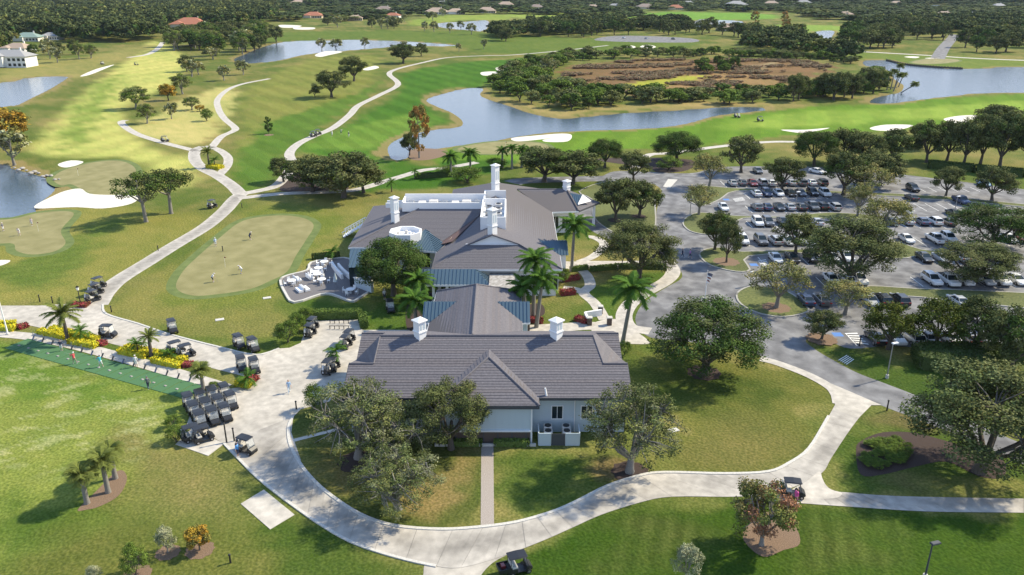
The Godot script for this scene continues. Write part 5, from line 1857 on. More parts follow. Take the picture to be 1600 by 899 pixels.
func wood(called: String, variant: int, areas: Array, spacing: float, hmin: float, hmax: float, seed_: int, label: String) -> void:
	# a far-off wood that reads as one mass
	var r := RandomNumberGenerator.new()
	r.seed = seed_
	var xf := []
	for px in areas:
		var poly := hard2(px)
		var box := Rect2(poly[0], Vector2.ZERO)
		for q in poly:
			box = box.expand(q)
		var z := box.position.y
		while z < box.end.y:
			var sp := spacing * (1.0 + 0.6 * clampf((-z - 600.0) / 1200.0, 0.0, 2.0))
			var x := box.position.x
			while x < box.end.x:
				var p := Vector2(x + r.randf_range(-0.5, 0.5) * sp, z + r.randf_range(-0.5, 0.5) * sp)
				if Geometry2D.is_point_in_polygon(p, poly) and clear(p):
					var h := r.randf_range(hmin, hmax)
					var w := maxf(h * r.randf_range(0.85, 1.25), sp * 1.15)
					xf.append([Transform3D(Basis(Vector3.UP, r.randf() * TAU).scaled(Vector3(w / 10.0, h / 10.0, w / 10.0)), v3(p, 0.0)), r.randf()])
				x += sp
			z += sp
	var mm := MultiMesh.new()
	mm.transform_format = MultiMesh.TRANSFORM_3D
	mm.use_colors = true
	mm.mesh = proto.wood[variant][1]
	mm.instance_count = xf.size()
	for i in xf.size():
		mm.set_instance_transform(i, xf[i][0])
		var f: float = xf[i][1]
		mm.set_instance_color(i, Color(0.7, 0.76, 0.78) if f < 0.5 else (Color(1.0, 1.0, 0.95) if f < 0.88 else Color(1.5, 1.35, 1.05)))
	var o := MultiMeshInstance3D.new()
	o.name = numbered(called)
	o.multimesh = mm
	o.material_override = M.leaf
	o.set_meta("kind", "stuff")
	tag(o, label, "trees")
	add_child(o)
	print(called, " ", xf.size())

var kept_clear := []

func clear(p: Vector2) -> bool:
	for k in kept_clear:
		if p.distance_squared_to(k[0]) < k[1] * k[1]:
			return false
	for l in lakes:
		if l[1].has_point(p) and sdf(p, l[0]) < 4.0:
			return false
	return true

func make_belts() -> void:
	# scrub round the marsh
	scatter(["shrub", "shrub", "shrubdull"], [[770, 132], [800, 112], [850, 98], [900, 88], [925, 91], [880, 102], [855, 118], [868, 138], [960, 150], [1050, 150], [1050, 164], [960, 168], [880, 172], [820, 160], [780, 150]], 120, 4.5, 8.0, 1.4, "one of the dense shrubs crowding the marsh's left and near rim", "shrub", "shrubs round the marsh", 1)
	scatter(["shrub", "shrubdull"], [[900, 88], [960, 82], [1060, 82], [1180, 86], [1260, 88], [1340, 94], [1330, 100], [1240, 95], [1100, 90], [980, 91], [920, 95]], 75, 3.5, 6.5, 1.6, "one of the dense shrubs along the marsh's far rim", "shrub", "shrubs along the marsh's far rim", 2)
	scatter(["shrub", "shrubdull", "shrub"], [[1050, 150], [1150, 148], [1240, 142], [1300, 130], [1370, 118], [1385, 130], [1370, 145], [1300, 150], [1230, 158], [1100, 164], [1050, 162]], 66, 3.5, 6.5, 1.6, "one of the shrubs between the marsh and the narrow water", "shrub", "shrubs between marsh and water", 3)
	scatter(["mid", "mid", "far"], [[1222, 160], [1250, 152], [1300, 146], [1360, 140], [1372, 147], [1330, 156], [1260, 162]], 9, 10.0, 12.5, 0.95, "grey-green oak on the near bank before the marsh", "tree", "oaks before the marsh", 4)
	scatter(["shrub"], [[1080, 108], [1110, 101], [1140, 104], [1150, 112], [1110, 116]], 7, 5.0, 7.5, 1.2, "bright shrub standing inside the marsh", "shrub", "shrubs inside the marsh", 5)
	scatter(["farpale"], [[838, 120], [860, 110], [868, 120], [850, 130]], 2, 9.0, 10.0, 0.8, "bare brownish tree among the marsh shrubs", "tree", "bare trees by the marsh", 6)
	# wood by the upper lake and rows of far trees
	scatter(["far", "far", "olive", "farpale"], [[270, 80], [290, 62], [340, 56], [400, 52], [432, 62], [425, 72], [400, 82], [370, 90], [320, 86]], 56, 12.0, 16.0, 1.15, "oak in the grove at the upper lake's left end", "tree", "grove at the upper lake", 7)
	scatter(["olive", "far", "farpale"], [[50, 92], [70, 86], [130, 84], [150, 90], [120, 96], [70, 98]], 8, 9.0, 12.0, 1.05, "oak beyond the left lake, by the white houses", "tree", "oaks by the white houses", 8)
	scatter(["far"], [[770, 62], [800, 52], [900, 44], [985, 46], [1090, 50], [1180, 58], [1180, 64], [1080, 56], [930, 56], [860, 72], [800, 72]], 40, 12.0, 16.0, 1.05, "tall oak round the far parking area", "tree", "oaks round the far parking", 9)
	scatter(["far"], [[1290, 74], [1310, 62], [1340, 50], [1420, 46], [1480, 54], [1460, 74], [1400, 78], [1330, 78]], 34, 12.0, 16.0, 1.1, "dark oak across the right lake", "tree", "oaks across the right lake", 10)
	scatter(["far"], [[1500, 76], [1520, 64], [1620, 60], [1700, 70], [1700, 84], [1560, 84]], 22, 12.0, 16.0, 1.1, "dark oak at the right edge, beyond the lake road", "tree", "oaks beyond the lake road", 11)
	scatter(["far", "farpale"], [[500, 40], [530, 30], [640, 34], [700, 22], [640, 44], [560, 44]], 16, 9.0, 13.0, 1.1, "tree between the far houses, top centre", "tree", "trees between the far houses", 12)
	scatter(["rust"], [[1180, 30], [1250, 26], [1260, 46], [1190, 50]], 3, 14.0, 18.0, 0.8, "rust-brown cypress before the far fairways, top right", "tree", "far rust cypresses", 13)
	houses()
	wood("distant_wood", 0, [[[-400, 80], [0, 74], [50, 64], [130, 67], [200, 68], [270, 56], [330, 44], [425, 36], [430, 12], [430, -7], [-700, -7], [-700, 70]], [[-300, 56], [20, 50], [20, 85], [-300, 95]]], 13.5, 13.0, 19.0, 21, "dark oak wood filling the top left of the view")
	wood("distant_wood", 1, [[[430, 9], [900, 5], [1300, 6], [1900, 8], [1900, -7], [430, -7]]], 17.0, 10.0, 15.0, 22, "dark line of woods along the very top, right of the left wood")
	wood("distant_wood", 2, [[[430, 34], [440, 9], [900, 5], [1300, 6], [1900, 8], [1900, 34], [1700, 40], [1500, 30], [1330, 36], [1230, 20], [1000, 17], [980, 30], [790, 22], [700, 24], [560, 34]]], 30.0, 6.0, 10.0, 23, "loose trees among the far houses along the top")
	wood("distant_wood", 0, [[[800, 44], [920, 38], [985, 40], [1060, 36], [1080, 46], [980, 50], [880, 54], [790, 62], [765, 56]], [[1320, 56], [1360, 40], [1500, 32], [1900, 44], [1900, 74], [1540, 66], [1480, 50], [1400, 48]], [[1190, 62], [1245, 52], [1250, 68], [1300, 84], [1350, 92], [1330, 96], [1230, 84], [1150, 78]]], 12.5, 9.0, 14.0, 24, "belts of oaks before the far houses and behind the marsh")
	marsh()
	print("trees ", Time.get_ticks_msec())

func house(u: float, v: float, wpx: float, roof: String, wallm: String, label: String, deep := 0.7, storeys := 1) -> void:
	var p := g(u, v)
	var w := wpx / ppm(v)
	var d := w * deep
	var e := 3.0 * storeys + 0.4
	var hr := e + minf(w, d) * 0.24
	var o := thing("house", label, "house", p, 0.15 * sin(u), "far houses")
	kept_clear.append([Vector2(p.x, p.z + 6.0), w * 0.62 + 5.0])
	for k in [18.0, 45.0, 80.0, 120.0]:
		kept_clear.append([Vector2(p.x * (1.0 + k / p.z), p.z + d * 0.5 + k), w * 0.55])
	var b := MB.new()
	b.box(V(0, e * 0.5, 0), V(w * 0.92, e, d * 0.9))
	part("wall", b.mesh(), M[wallm], o)
	b = MB.new()
	var a := [V(-w * 0.5, e, -d * 0.5), V(w * 0.5, e, -d * 0.5), V(w * 0.5, e, d * 0.5), V(-w * 0.5, e, d * 0.5)]
	var kx := maxf(0.0, w * 0.5 - d * 0.5)
	var r0 := V(-kx - 0.4, hr, 0)
	var r1 := V(kx + 0.4, hr, 0)
	b.quad_out(a[0], a[1], r1, r0, V(0, 0, 0))
	b.quad_out(a[3], a[2], r1, r0, V(0, 0, 0))
	b.tri_out(a[0], a[3], r0, V(0, 0, 0))
	b.tri_out(a[1], a[2], r1, V(0, 0, 0))
	b.quad_out(a[0], a[1], a[2], a[3], V(0, 99, 0))
	var rf := part("roof", b.mesh(), M[roof], o)
	b = MB.new()
	b.box(V(w * 0.2, hr + 0.2, -d * 0.1), V(0.9, 1.8, 0.9))
	part("chimney", b.mesh(), M[wallm], rf)
	b = MB.new()
	b.box(V(-w * 0.22, e * 0.5 + 0.3, d * 0.5), V(w * 0.36, e * 0.92, d * 0.3))
	part("wing", b.mesh(), M[wallm], o)
	b = MB.new()
	var f := d * 0.65
	var x0 := -w * 0.42
	var x1 := -w * 0.02
	var hw := e + 0.35
	var rr := V((x0 + x1) * 0.5, hw + w * 0.07, f - w * 0.1)
	var rb := V((x0 + x1) * 0.5, hw + w * 0.07, 0)
	b.tri_out(V(x0, hw, f + 0.5), V(x1, hw, f + 0.5), rr, V(rr.x, 0, 0))
	b.quad_out(V(x0, hw, f + 0.5), V(x0, hw, 0), rb, rr, V(rr.x, 0, 0))
	b.quad_out(V(x1, hw, f + 0.5), V(x1, hw, 0), rb, rr, V(rr.x, 0, 0))
	part("wing_roof", b.mesh(), M[roof], o)
	for s in storeys:
		for j in 4:
			b = MB.new()
			b.box(V(w * (0.06 + 0.12 * j), 1.6 + 3.0 * s, d * 0.45 + 0.03), V(w * 0.07, 1.6, 0.06))
			part("window", b.mesh(), M.glass, o)

func houses() -> void:
	var hs := [[22, 104, 62, "roof_grey", "house_white", "tall white balconied house on the left lake, at the left edge", 0.6, 2], [30, 82, 44, "roof_tan", "house_white", "tan-roofed white house behind the balconied one"], [45, 64, 40, "roof_green", "house_white", "white house with a pale green roof, left wood"], [82, 62, 30, "roof_grey", "house_white", "low white house right of the pale green roof"], [85, 12, 36, "roof_green", "house_cream", "green-roofed house deep in the top left wood"], [100, 20, 24, "roof_brown", "house_cream", "brown-roofed house below the green roof in the wood"], [298, 42, 56, "roof_terracotta", "house_cream", "wide terracotta-roofed house above the left fairway"], [265, 12, 20, "roof_terracotta", "house_cream", "small terracotta roof showing in the wood"], [490, 28, 32, "roof_terracotta", "house_cream", "orange-roofed house left of the top centre row"], [468, 6, 26, "roof_tan", "house_white", "tan roof at the very top, left of centre"], [555, 32, 24, "roof_tan", "house_cream", "tan house among trees, top centre"], [600, 18, 30, "roof_brown", "house_white", "brown-roofed house behind the tan one"], [614, 28, 24, "roof_terracotta", "house_white", "reddish roof half hidden by trees, top centre"], [682, 22, 38, "roof_tan", "house_white", "cream-roofed white house before the far pond, left"], [712, 22, 30, "roof_tan", "house_white", "white house before the far pond, middle"], [760, 20, 32, "roof_tan", "house_cream", "tan house before the far pond, right"], [690, 8, 22, "roof_grey", "house_white", "grey roof behind the cream-roofed house"], [790, 10, 28, "roof_tan", "house_cream", "beige house above the marsh's left end"], [838, 14, 24, "roof_brown", "house_white", "brown-roofed house, first of the far row"], [868, 6, 18, "roof_tan", "house_white", "tan house, second of the far row"], [926, 14, 22, "roof_tan", "house_white", "tan house, third of the far row"], [960, 12, 20, "roof_grey", "house_white", "pale grey house, fourth of the far row"], [1008, 14, 30, "roof_brown", "house_cream", "brown-roofed house facing the far bright fairway, left"], [1055, 15, 26, "roof_terracotta", "house_cream", "reddish roof facing the far bright fairway"], [1075, 8, 22, "roof_grey", "house_white", "grey roof facing the far bright fairway"], [1150, 10, 34, "roof_grey", "house_white", "long white-roofed house, top right of centre"], [1205, 8, 24, "roof_tan", "house_white", "tan house behind the rust cypresses"], [1255, 8, 30, "roof_grey", "house_white", "white-roofed house above the small right pond"], [1320, 26, 24, "roof_tan", "house_cream", "tan house above the dark oaks"], [1475, 26, 26, "roof_tan", "house_cream", "tan house left of the far road"], [1515, 28, 24, "roof_grey", "house_white", "grey roof right of the far road"], [1590, 52, 34, "roof_tan", "house_cream", "cream house at the right edge"], [1100, 42, 40, "roof_grey", "house_white", "low pale pavilion by the far pond's parking"], [1138, 48, 36, "roof_tan", "house_cream", "sandy low building right of the far parking"], [1400, 8, 22, "roof_tan", "house_white", "tan roof near the farthest pond"], [1560, 12, 22, "roof_grey", "house_white", "grey roof at the top right"]]
	for h in hs:
		house(h[0], h[1], h[2], h[3], h[4], h[5], h[6] if h.size() > 6 else 0.7, h[7] if h.size() > 7 else 1)

func marsh() -> void:
	# brown reeds and low brush of the marsh, too many to count
	var r := RandomNumberGenerator.new()
	r.seed = 61
	var nz := FastNoiseLite.new()
	nz.seed = 8
	nz.frequency = 0.035
	var poly := path2([[880, 116], [905, 104], [1000, 94], [1100, 93], [1240, 95], [1295, 102], [1270, 120], [1180, 138], [1060, 145], [970, 146], [890, 136]], true)
	var path := path2([[962, 138], [1000, 128], [1060, 121], [1105, 118], [1080, 126], [1010, 137], [975, 144]], true)
	var b := broad(440, 14, 160, 0.62, [Color(0.3, 0.19, 0.13), Color(0.34, 0.23, 0.15), Color(0.23, 0.19, 0.11)], 0.0, 0.4, 0.05, 4, 0.34)
	var box := Rect2(poly[0], Vector2.ZERO)
	for q in poly:
		box = box.expand(q)
	var xf := []
	for k in 9000:
		var p := Vector2(r.randf_range(box.position.x, box.end.x), r.randf_range(box.position.y, box.end.y))
		var f := nz.get_noise_2dv(p * Vector2(0.6, 1.0))
		if f < 0.0 + r.randf() * 0.25 or not Geometry2D.is_point_in_polygon(p, poly) or Geometry2D.is_point_in_polygon(p, path):
			continue
		var h := r.randf_range(0.8, 1.9)
		var w := r.randf_range(2.5, 5.0)
		xf.append(Transform3D(Basis(Vector3.UP, r.randf() * TAU).scaled(Vector3(w / 10.0, h / 10.0, w / 10.0)), v3(p, 0.0)))
	var mm := MultiMesh.new()
	mm.transform_format = MultiMesh.TRANSFORM_3D
	mm.use_colors = true
	mm.mesh = b[1]
	mm.instance_count = xf.size()
	for i in xf.size():
		mm.set_instance_transform(i, xf[i])
		var t := r.randf_range(0.75, 1.25)
		mm.set_instance_color(i, Color(t, t, t))
	var o := MultiMeshInstance3D.new()
	o.name = "marsh_brush"
	o.multimesh = mm
	o.material_override = M.leaf
	o.set_meta("kind", "stuff")
	tag(o, "low brown brush and reeds covering the marsh", "reeds")
	add_child(o)

func ordinal(n: int) -> String:
	var small := ["first", "second", "third", "fourth", "fifth", "sixth", "seventh", "eighth", "ninth", "tenth", "eleventh", "twelfth", "thirteenth", "fourteenth", "fifteenth", "sixteenth", "seventeenth", "eighteenth", "nineteenth", "twentieth"]
	if n < 20:
		return small[n]
	var tens := ["twenty", "thirty", "forty", "fifty", "sixty"]
	var t: String = tens[(n + 1) / 10 - 2]
	var u := (n + 1) % 10
	return t.trim_suffix("y") + "ieth" if u == 0 else t + "-" + small[u - 1]

var car_proto := {}

func ring_at(z: float, hw: float, y0: float, y1: float, tuck: float) -> Array:
	# half-rounded body section across x at length z
	return [V(-hw * 0.92, y0, z), V(-hw, y0 + 0.12, z), V(-hw, y0 + (y1 - y0) * 0.62, z), V(-hw * (1.0 - tuck * 0.4), y1 - 0.05, z), V(-hw * (1.0 - tuck), y1, z), V(hw * (1.0 - tuck), y1, z), V(hw * (1.0 - tuck * 0.4), y1 - 0.05, z), V(hw, y0 + (y1 - y0) * 0.62, z), V(hw, y0 + 0.12, z), V(hw * 0.92, y0, z)]

func car_shapes(kind: String) -> Dictionary:
	# front at +z
	var d := {}
	var body := MB.new()
	var glass := MB.new()
	var roof := MB.new()
	var hw := 0.92
	var L := 2.35
	var secs := []
	var cab := []
	var roof_y := 1.43
	match kind:
		"sedan":
			secs = [[-L, 0.78, 0.42, 0.86], [-L + 0.12, 0.86, 0.3, 0.98], [-1.5, hw, 0.26, 1.0], [-0.9, hw, 0.26, 0.96], [0.7, hw, 0.26, 0.95], [1.4, 0.9, 0.26, 0.88], [L - 0.2, 0.84, 0.3, 0.76], [L, 0.72, 0.36, 0.62]]
			cab = [[-1.75, 0.72, 0.95], [-1.05, 0.6, 1.4], [0.15, 0.62, 1.42], [1.05, 0.76, 0.93]]
			roof_y = 1.42
		"suv":
			hw = 0.96
			secs = [[-L, 0.86, 0.5, 1.0], [-L + 0.1, 0.92, 0.36, 1.08], [-1.5, hw, 0.32, 1.1], [0.6, hw, 0.32, 1.08], [1.4, 0.94, 0.32, 1.05], [L - 0.2, 0.88, 0.36, 0.94], [L, 0.78, 0.42, 0.76]]
			cab = [[-2.2, 0.78, 1.06], [-1.85, 0.68, 1.66], [0.2, 0.7, 1.7], [1.15, 0.8, 1.05]]
			roof_y = 1.7
		_:
			hw = 0.98
			L = 2.75
			secs = [[-L, 0.92, 0.55, 1.05], [-L + 0.08, 0.96, 0.42, 1.12], [-0.75, hw, 0.4, 1.12], [0.9, hw, 0.4, 1.12], [1.7, 0.96, 0.4, 1.1], [L - 0.15, 0.92, 0.42, 1.02], [L, 0.84, 0.46, 0.86]]
			cab = [[-0.85, 0.8, 1.1], [-0.6, 0.7, 1.75], [0.75, 0.72, 1.78], [1.45, 0.82, 1.1]]
			roof_y = 1.78
	var rings := []
	for s in secs:
		rings.append(ring_at(s[0], s[1], s[2], s[3], 0.12))
	body.loft(rings, V(0, 0.6, 0))
	d.body = body.mesh()
	var cr := []
	for c in cab:
		cr.append(c)
	# glasshouse: two sides, windscreen, rear screen
	var bl := [V(-hw * 0.86, cab[0][2], cab[0][0]), V(hw * 0.86, cab[0][2], cab[0][0]), V(hw * 0.86, cab[3][2], cab[3][0]), V(-hw * 0.86, cab[3][2], cab[3][0])]
	var tl := [V(-cab[1][1], roof_y - 0.06, cab[1][0]), V(cab[1][1], roof_y - 0.06, cab[1][0]), V(cab[2][1], roof_y - 0.06, cab[2][0]), V(-cab[2][1], roof_y - 0.06, cab[2][0])]
	glass.loft([bl, tl], V(0, 1, 0), false)
	d.window = glass.mesh()
	var t2 := []
	var t3 := []
	for q in tl:
		var ctr: Vector3 = (tl[0] + tl[2]) * 0.5
		t2.append(q + V(0, 0.01, 0) + (q - ctr) * 0.02)
		t3.append(ctr + (q - ctr) * 0.84 + V(0, 0.075, 0))
	roof.loft([t2, t3], V(0, 1, 0))
	for k in 4:
		roof.tube([bl[k] * V(1.01, 1, 1), tl[k] * V(1.01, 1, 1)], [0.05, 0.045], 4)
	var mz: float = (cab[1][0] + cab[2][0]) * 0.5 - 0.05
	for s in [-1.0, 1.0]:
		roof.tube([V(s * hw * 0.87, 0.98, mz), V(s * cab[1][1] * 1.02, roof_y - 0.05, mz)], [0.045, 0.04], 4)
	d.roof = roof.mesh()
	var wheel := MB.new()
	wheel.cyl(V(-0.11, 0, 0), V(0.11, 0, 0), 0.34, 0.34, 14)
	d.tyre = wheel.mesh()
	var rim := MB.new()
	rim.cyl(V(-0.118, 0, 0), V(0.118, 0, 0), 0.21, 0.21, 10)
	d.rim = rim.mesh()
	var hl := MB.new()
	hl.bevel_box(V(0, 0, 0), V(0.4, 0.16, 0.16), 0.03)
	d.light = hl.mesh()
	if kind == "pickup":
		var bed := MB.new()
		bed.box(V(0, 1.13, -1.8), V(1.5, 0.03, 1.6))
		d.bed = bed.mesh()
	d.L = L
	d.hw = hw
	return d

func car(kind: String, paint: String, at: Vector3, turn: float, label: String, group: String) -> void:
	var key := kind + paint
	if car_proto.has(key):
		copy(car_proto[key], label, at, turn, group)
		return
	if not car_proto.has(kind):
		car_proto[kind] = car_shapes(kind)
	var d: Dictionary = car_proto[kind]
	var o := thing("parked_car", label, "pickup" if kind == "pickup" else "car", at, turn, group)
	o.set_meta("base_name", "parked_car")
	part("body", d.body, M["car " + paint], o)
	part("windows", d.window, M.glass, o)
	part("roof", d.roof, M["car " + paint], o)
	if d.has("bed"):
		part("cargo_bed", d.bed, M.black, o)
	for z in [1.45, -1.45] if kind != "pickup" else [1.75, -1.75]:
		for s in [-1.0, 1.0]:
			var w := Node3D.new()
			w.name = "wheel"
			o.add_child(w, true)
			w.position = V(s * (d.hw - 0.1), 0.34, z)
			part("tyre", d.tyre, M.tyre, w)
			part("rim", d.rim, M.rim, w)
	for s in [-1.0, 1.0]:
		part("headlight", d.light, M.head_light, o, Transform3D(Basis(), V(s * d.hw * 0.62, 0.7 if kind == "sedan" else 0.86, d.L - 0.12)))
		part("taillight", d.light, M.tail_light, o, Transform3D(Basis(), V(s * d.hw * 0.68, 0.82 if kind == "sedan" else 0.95, -d.L + 0.06)))
	car_proto[key] = o

var cart_proto: Node3D

func make_cart() -> Node3D:
	# golf cart, front at +z
	var o := thing("golf_cart", "", "golf cart")
	o.set_meta("base_name", "golf_cart")
	var b := MB.new()
	var rings := []
	for s in [[-1.15, 0.5, 0.35, 0.72], [-1.05, 0.58, 0.28, 0.8], [-0.25, 0.58, 0.28, 0.78], [-0.2, 0.58, 0.26, 0.36], [0.55, 0.58, 0.26, 0.36], [0.62, 0.57, 0.28, 0.86], [0.85, 0.54, 0.28, 0.84], [1.15, 0.48, 0.3, 0.62], [1.22, 0.4, 0.34, 0.5]]:
		rings.append(ring_at(s[0], s[1], s[2], s[3], 0.1))
	b.loft(rings, V(0, 0.5, 0))
	part("body", b.mesh(), M.cart_black, o)
	b = MB.new()
	b.bevel_box(V(0, 0.86, -0.45), V(1.06, 0.16, 0.5), 0.05)
	part("seat", b.mesh(), M.seat, o)
	b = MB.new()
	b.bevel_box(V(0, 1.16, -0.74), V(1.06, 0.42, 0.12), 0.04)
	part("backrest", b.mesh(), M.seat, o)
	b = MB.new()
	rings = []
	for s in [[-1.0, 0.5, 1.84, 1.87], [-0.94, 0.58, 1.82, 1.9], [-0.1, 0.6, 1.84, 1.94], [0.62, 0.58, 1.82, 1.9], [0.7, 0.5, 1.84, 1.87]]:
		rings.append([V(-s[1], s[2], s[0]), V(-s[1] * 0.8, s[3], s[0]), V(s[1] * 0.8, s[3], s[0]), V(s[1], s[2], s[0])])
	b.loft(rings, V(0, 1.86, 0))
	part("roof", b.mesh(), M.cart_black, o)
	for s in [-1.0, 1.0]:
		b = MB.new()
		b.tube([V(s * 0.52, 0.8, 0.78), V(s * 0.54, 1.84, 0.5)], [0.022, 0.022], 4)
		part("post", b.mesh(), M.black, o)
		b = MB.new()
		b.tube([V(s * 0.52, 0.78, -0.85), V(s * 0.54, 1.84, -0.85)], [0.022, 0.022], 4)
		part("post", b.mesh(), M.black, o)
	b = MB.new()
	b.box(V(0, 1.34, 0.65), V(1.02, 0.92, 0.015), Basis(Vector3.RIGHT, -0.26))
	var shield := part("windscreen", b.mesh(), screen_glass(), o)
	b = MB.new()
	b.tube([V(-0.28, 0.8, 0.5), V(-0.28, 1.06, 0.2)], [0.025, 0.02], 5)
	b.cyl(V(-0.28, 1.05, 0.21), V(-0.28, 1.07, 0.19), 0.17, 0.17, 10)
	part("steering_wheel", b.mesh(), M.black, o)
	for z in [0.82, -0.72]:
		for s in [-1.0, 1.0]:
			b = MB.new()
			b.cyl(V(s * 0.5 - 0.1, 0.23, z), V(s * 0.5 + 0.1, 0.23, z), 0.23, 0.23, 12)
			var w := part("wheel", b.mesh(), M.tyre, o)
			b = MB.new()
			b.cyl(V(s * 0.5 - 0.108, 0.23, z), V(s * 0.5 + 0.108, 0.23, z), 0.12, 0.12, 8)
			part("rim", b.mesh(), M.rim, w)
	b = MB.new()
	b.bevel_box(V(0, 0.72, -1.12), V(0.9, 0.5, 0.34), 0.05)
	part("bag_well", b.mesh(), M.black, o)
	for s in [-0.24, 0.24]:
		b = MB.new()
		b.cyl(V(s, 0.5, -1.2), V(s, 1.4, -1.08), 0.13, 0.15, 8)
		for k in 4:
			b.tube([V(s + 0.07 * cos(k * 1.6), 1.35, -1.08 + 0.06 * sin(k * 1.6)), V(s + 0.1 * cos(k * 1.6), 1.62, -1.05 + 0.08 * sin(k * 1.6))], [0.012, 0.03], 4)
		part("golf_bag", b.mesh(), M["car dark grey"] if s < 0 else M["car white"], o)
	return o

func screen_glass() -> StandardMaterial3D:
	if not M.has("screen_glass"):
		var m := mat("screen_glass", 0.8, 0.85, 0.87, 0.05)
		m.transparency = BaseMaterial3D.TRANSPARENCY_ALPHA
		m.albedo_color.a = 0.18
	return M.screen_glass

var cart_used := false

func cart(u: float, v: float, turn: float, label: String, group := "golf carts") -> void:
	var at := g(u, v) + V(0, 0.05, 0)
	if not cart_used:
		cart_used = true
		cart_proto.position = at
		cart_proto.rotation.y = turn
		tag(cart_proto, label, "golf cart", group)
	else:
		copy(cart_proto, label, at, turn, group)

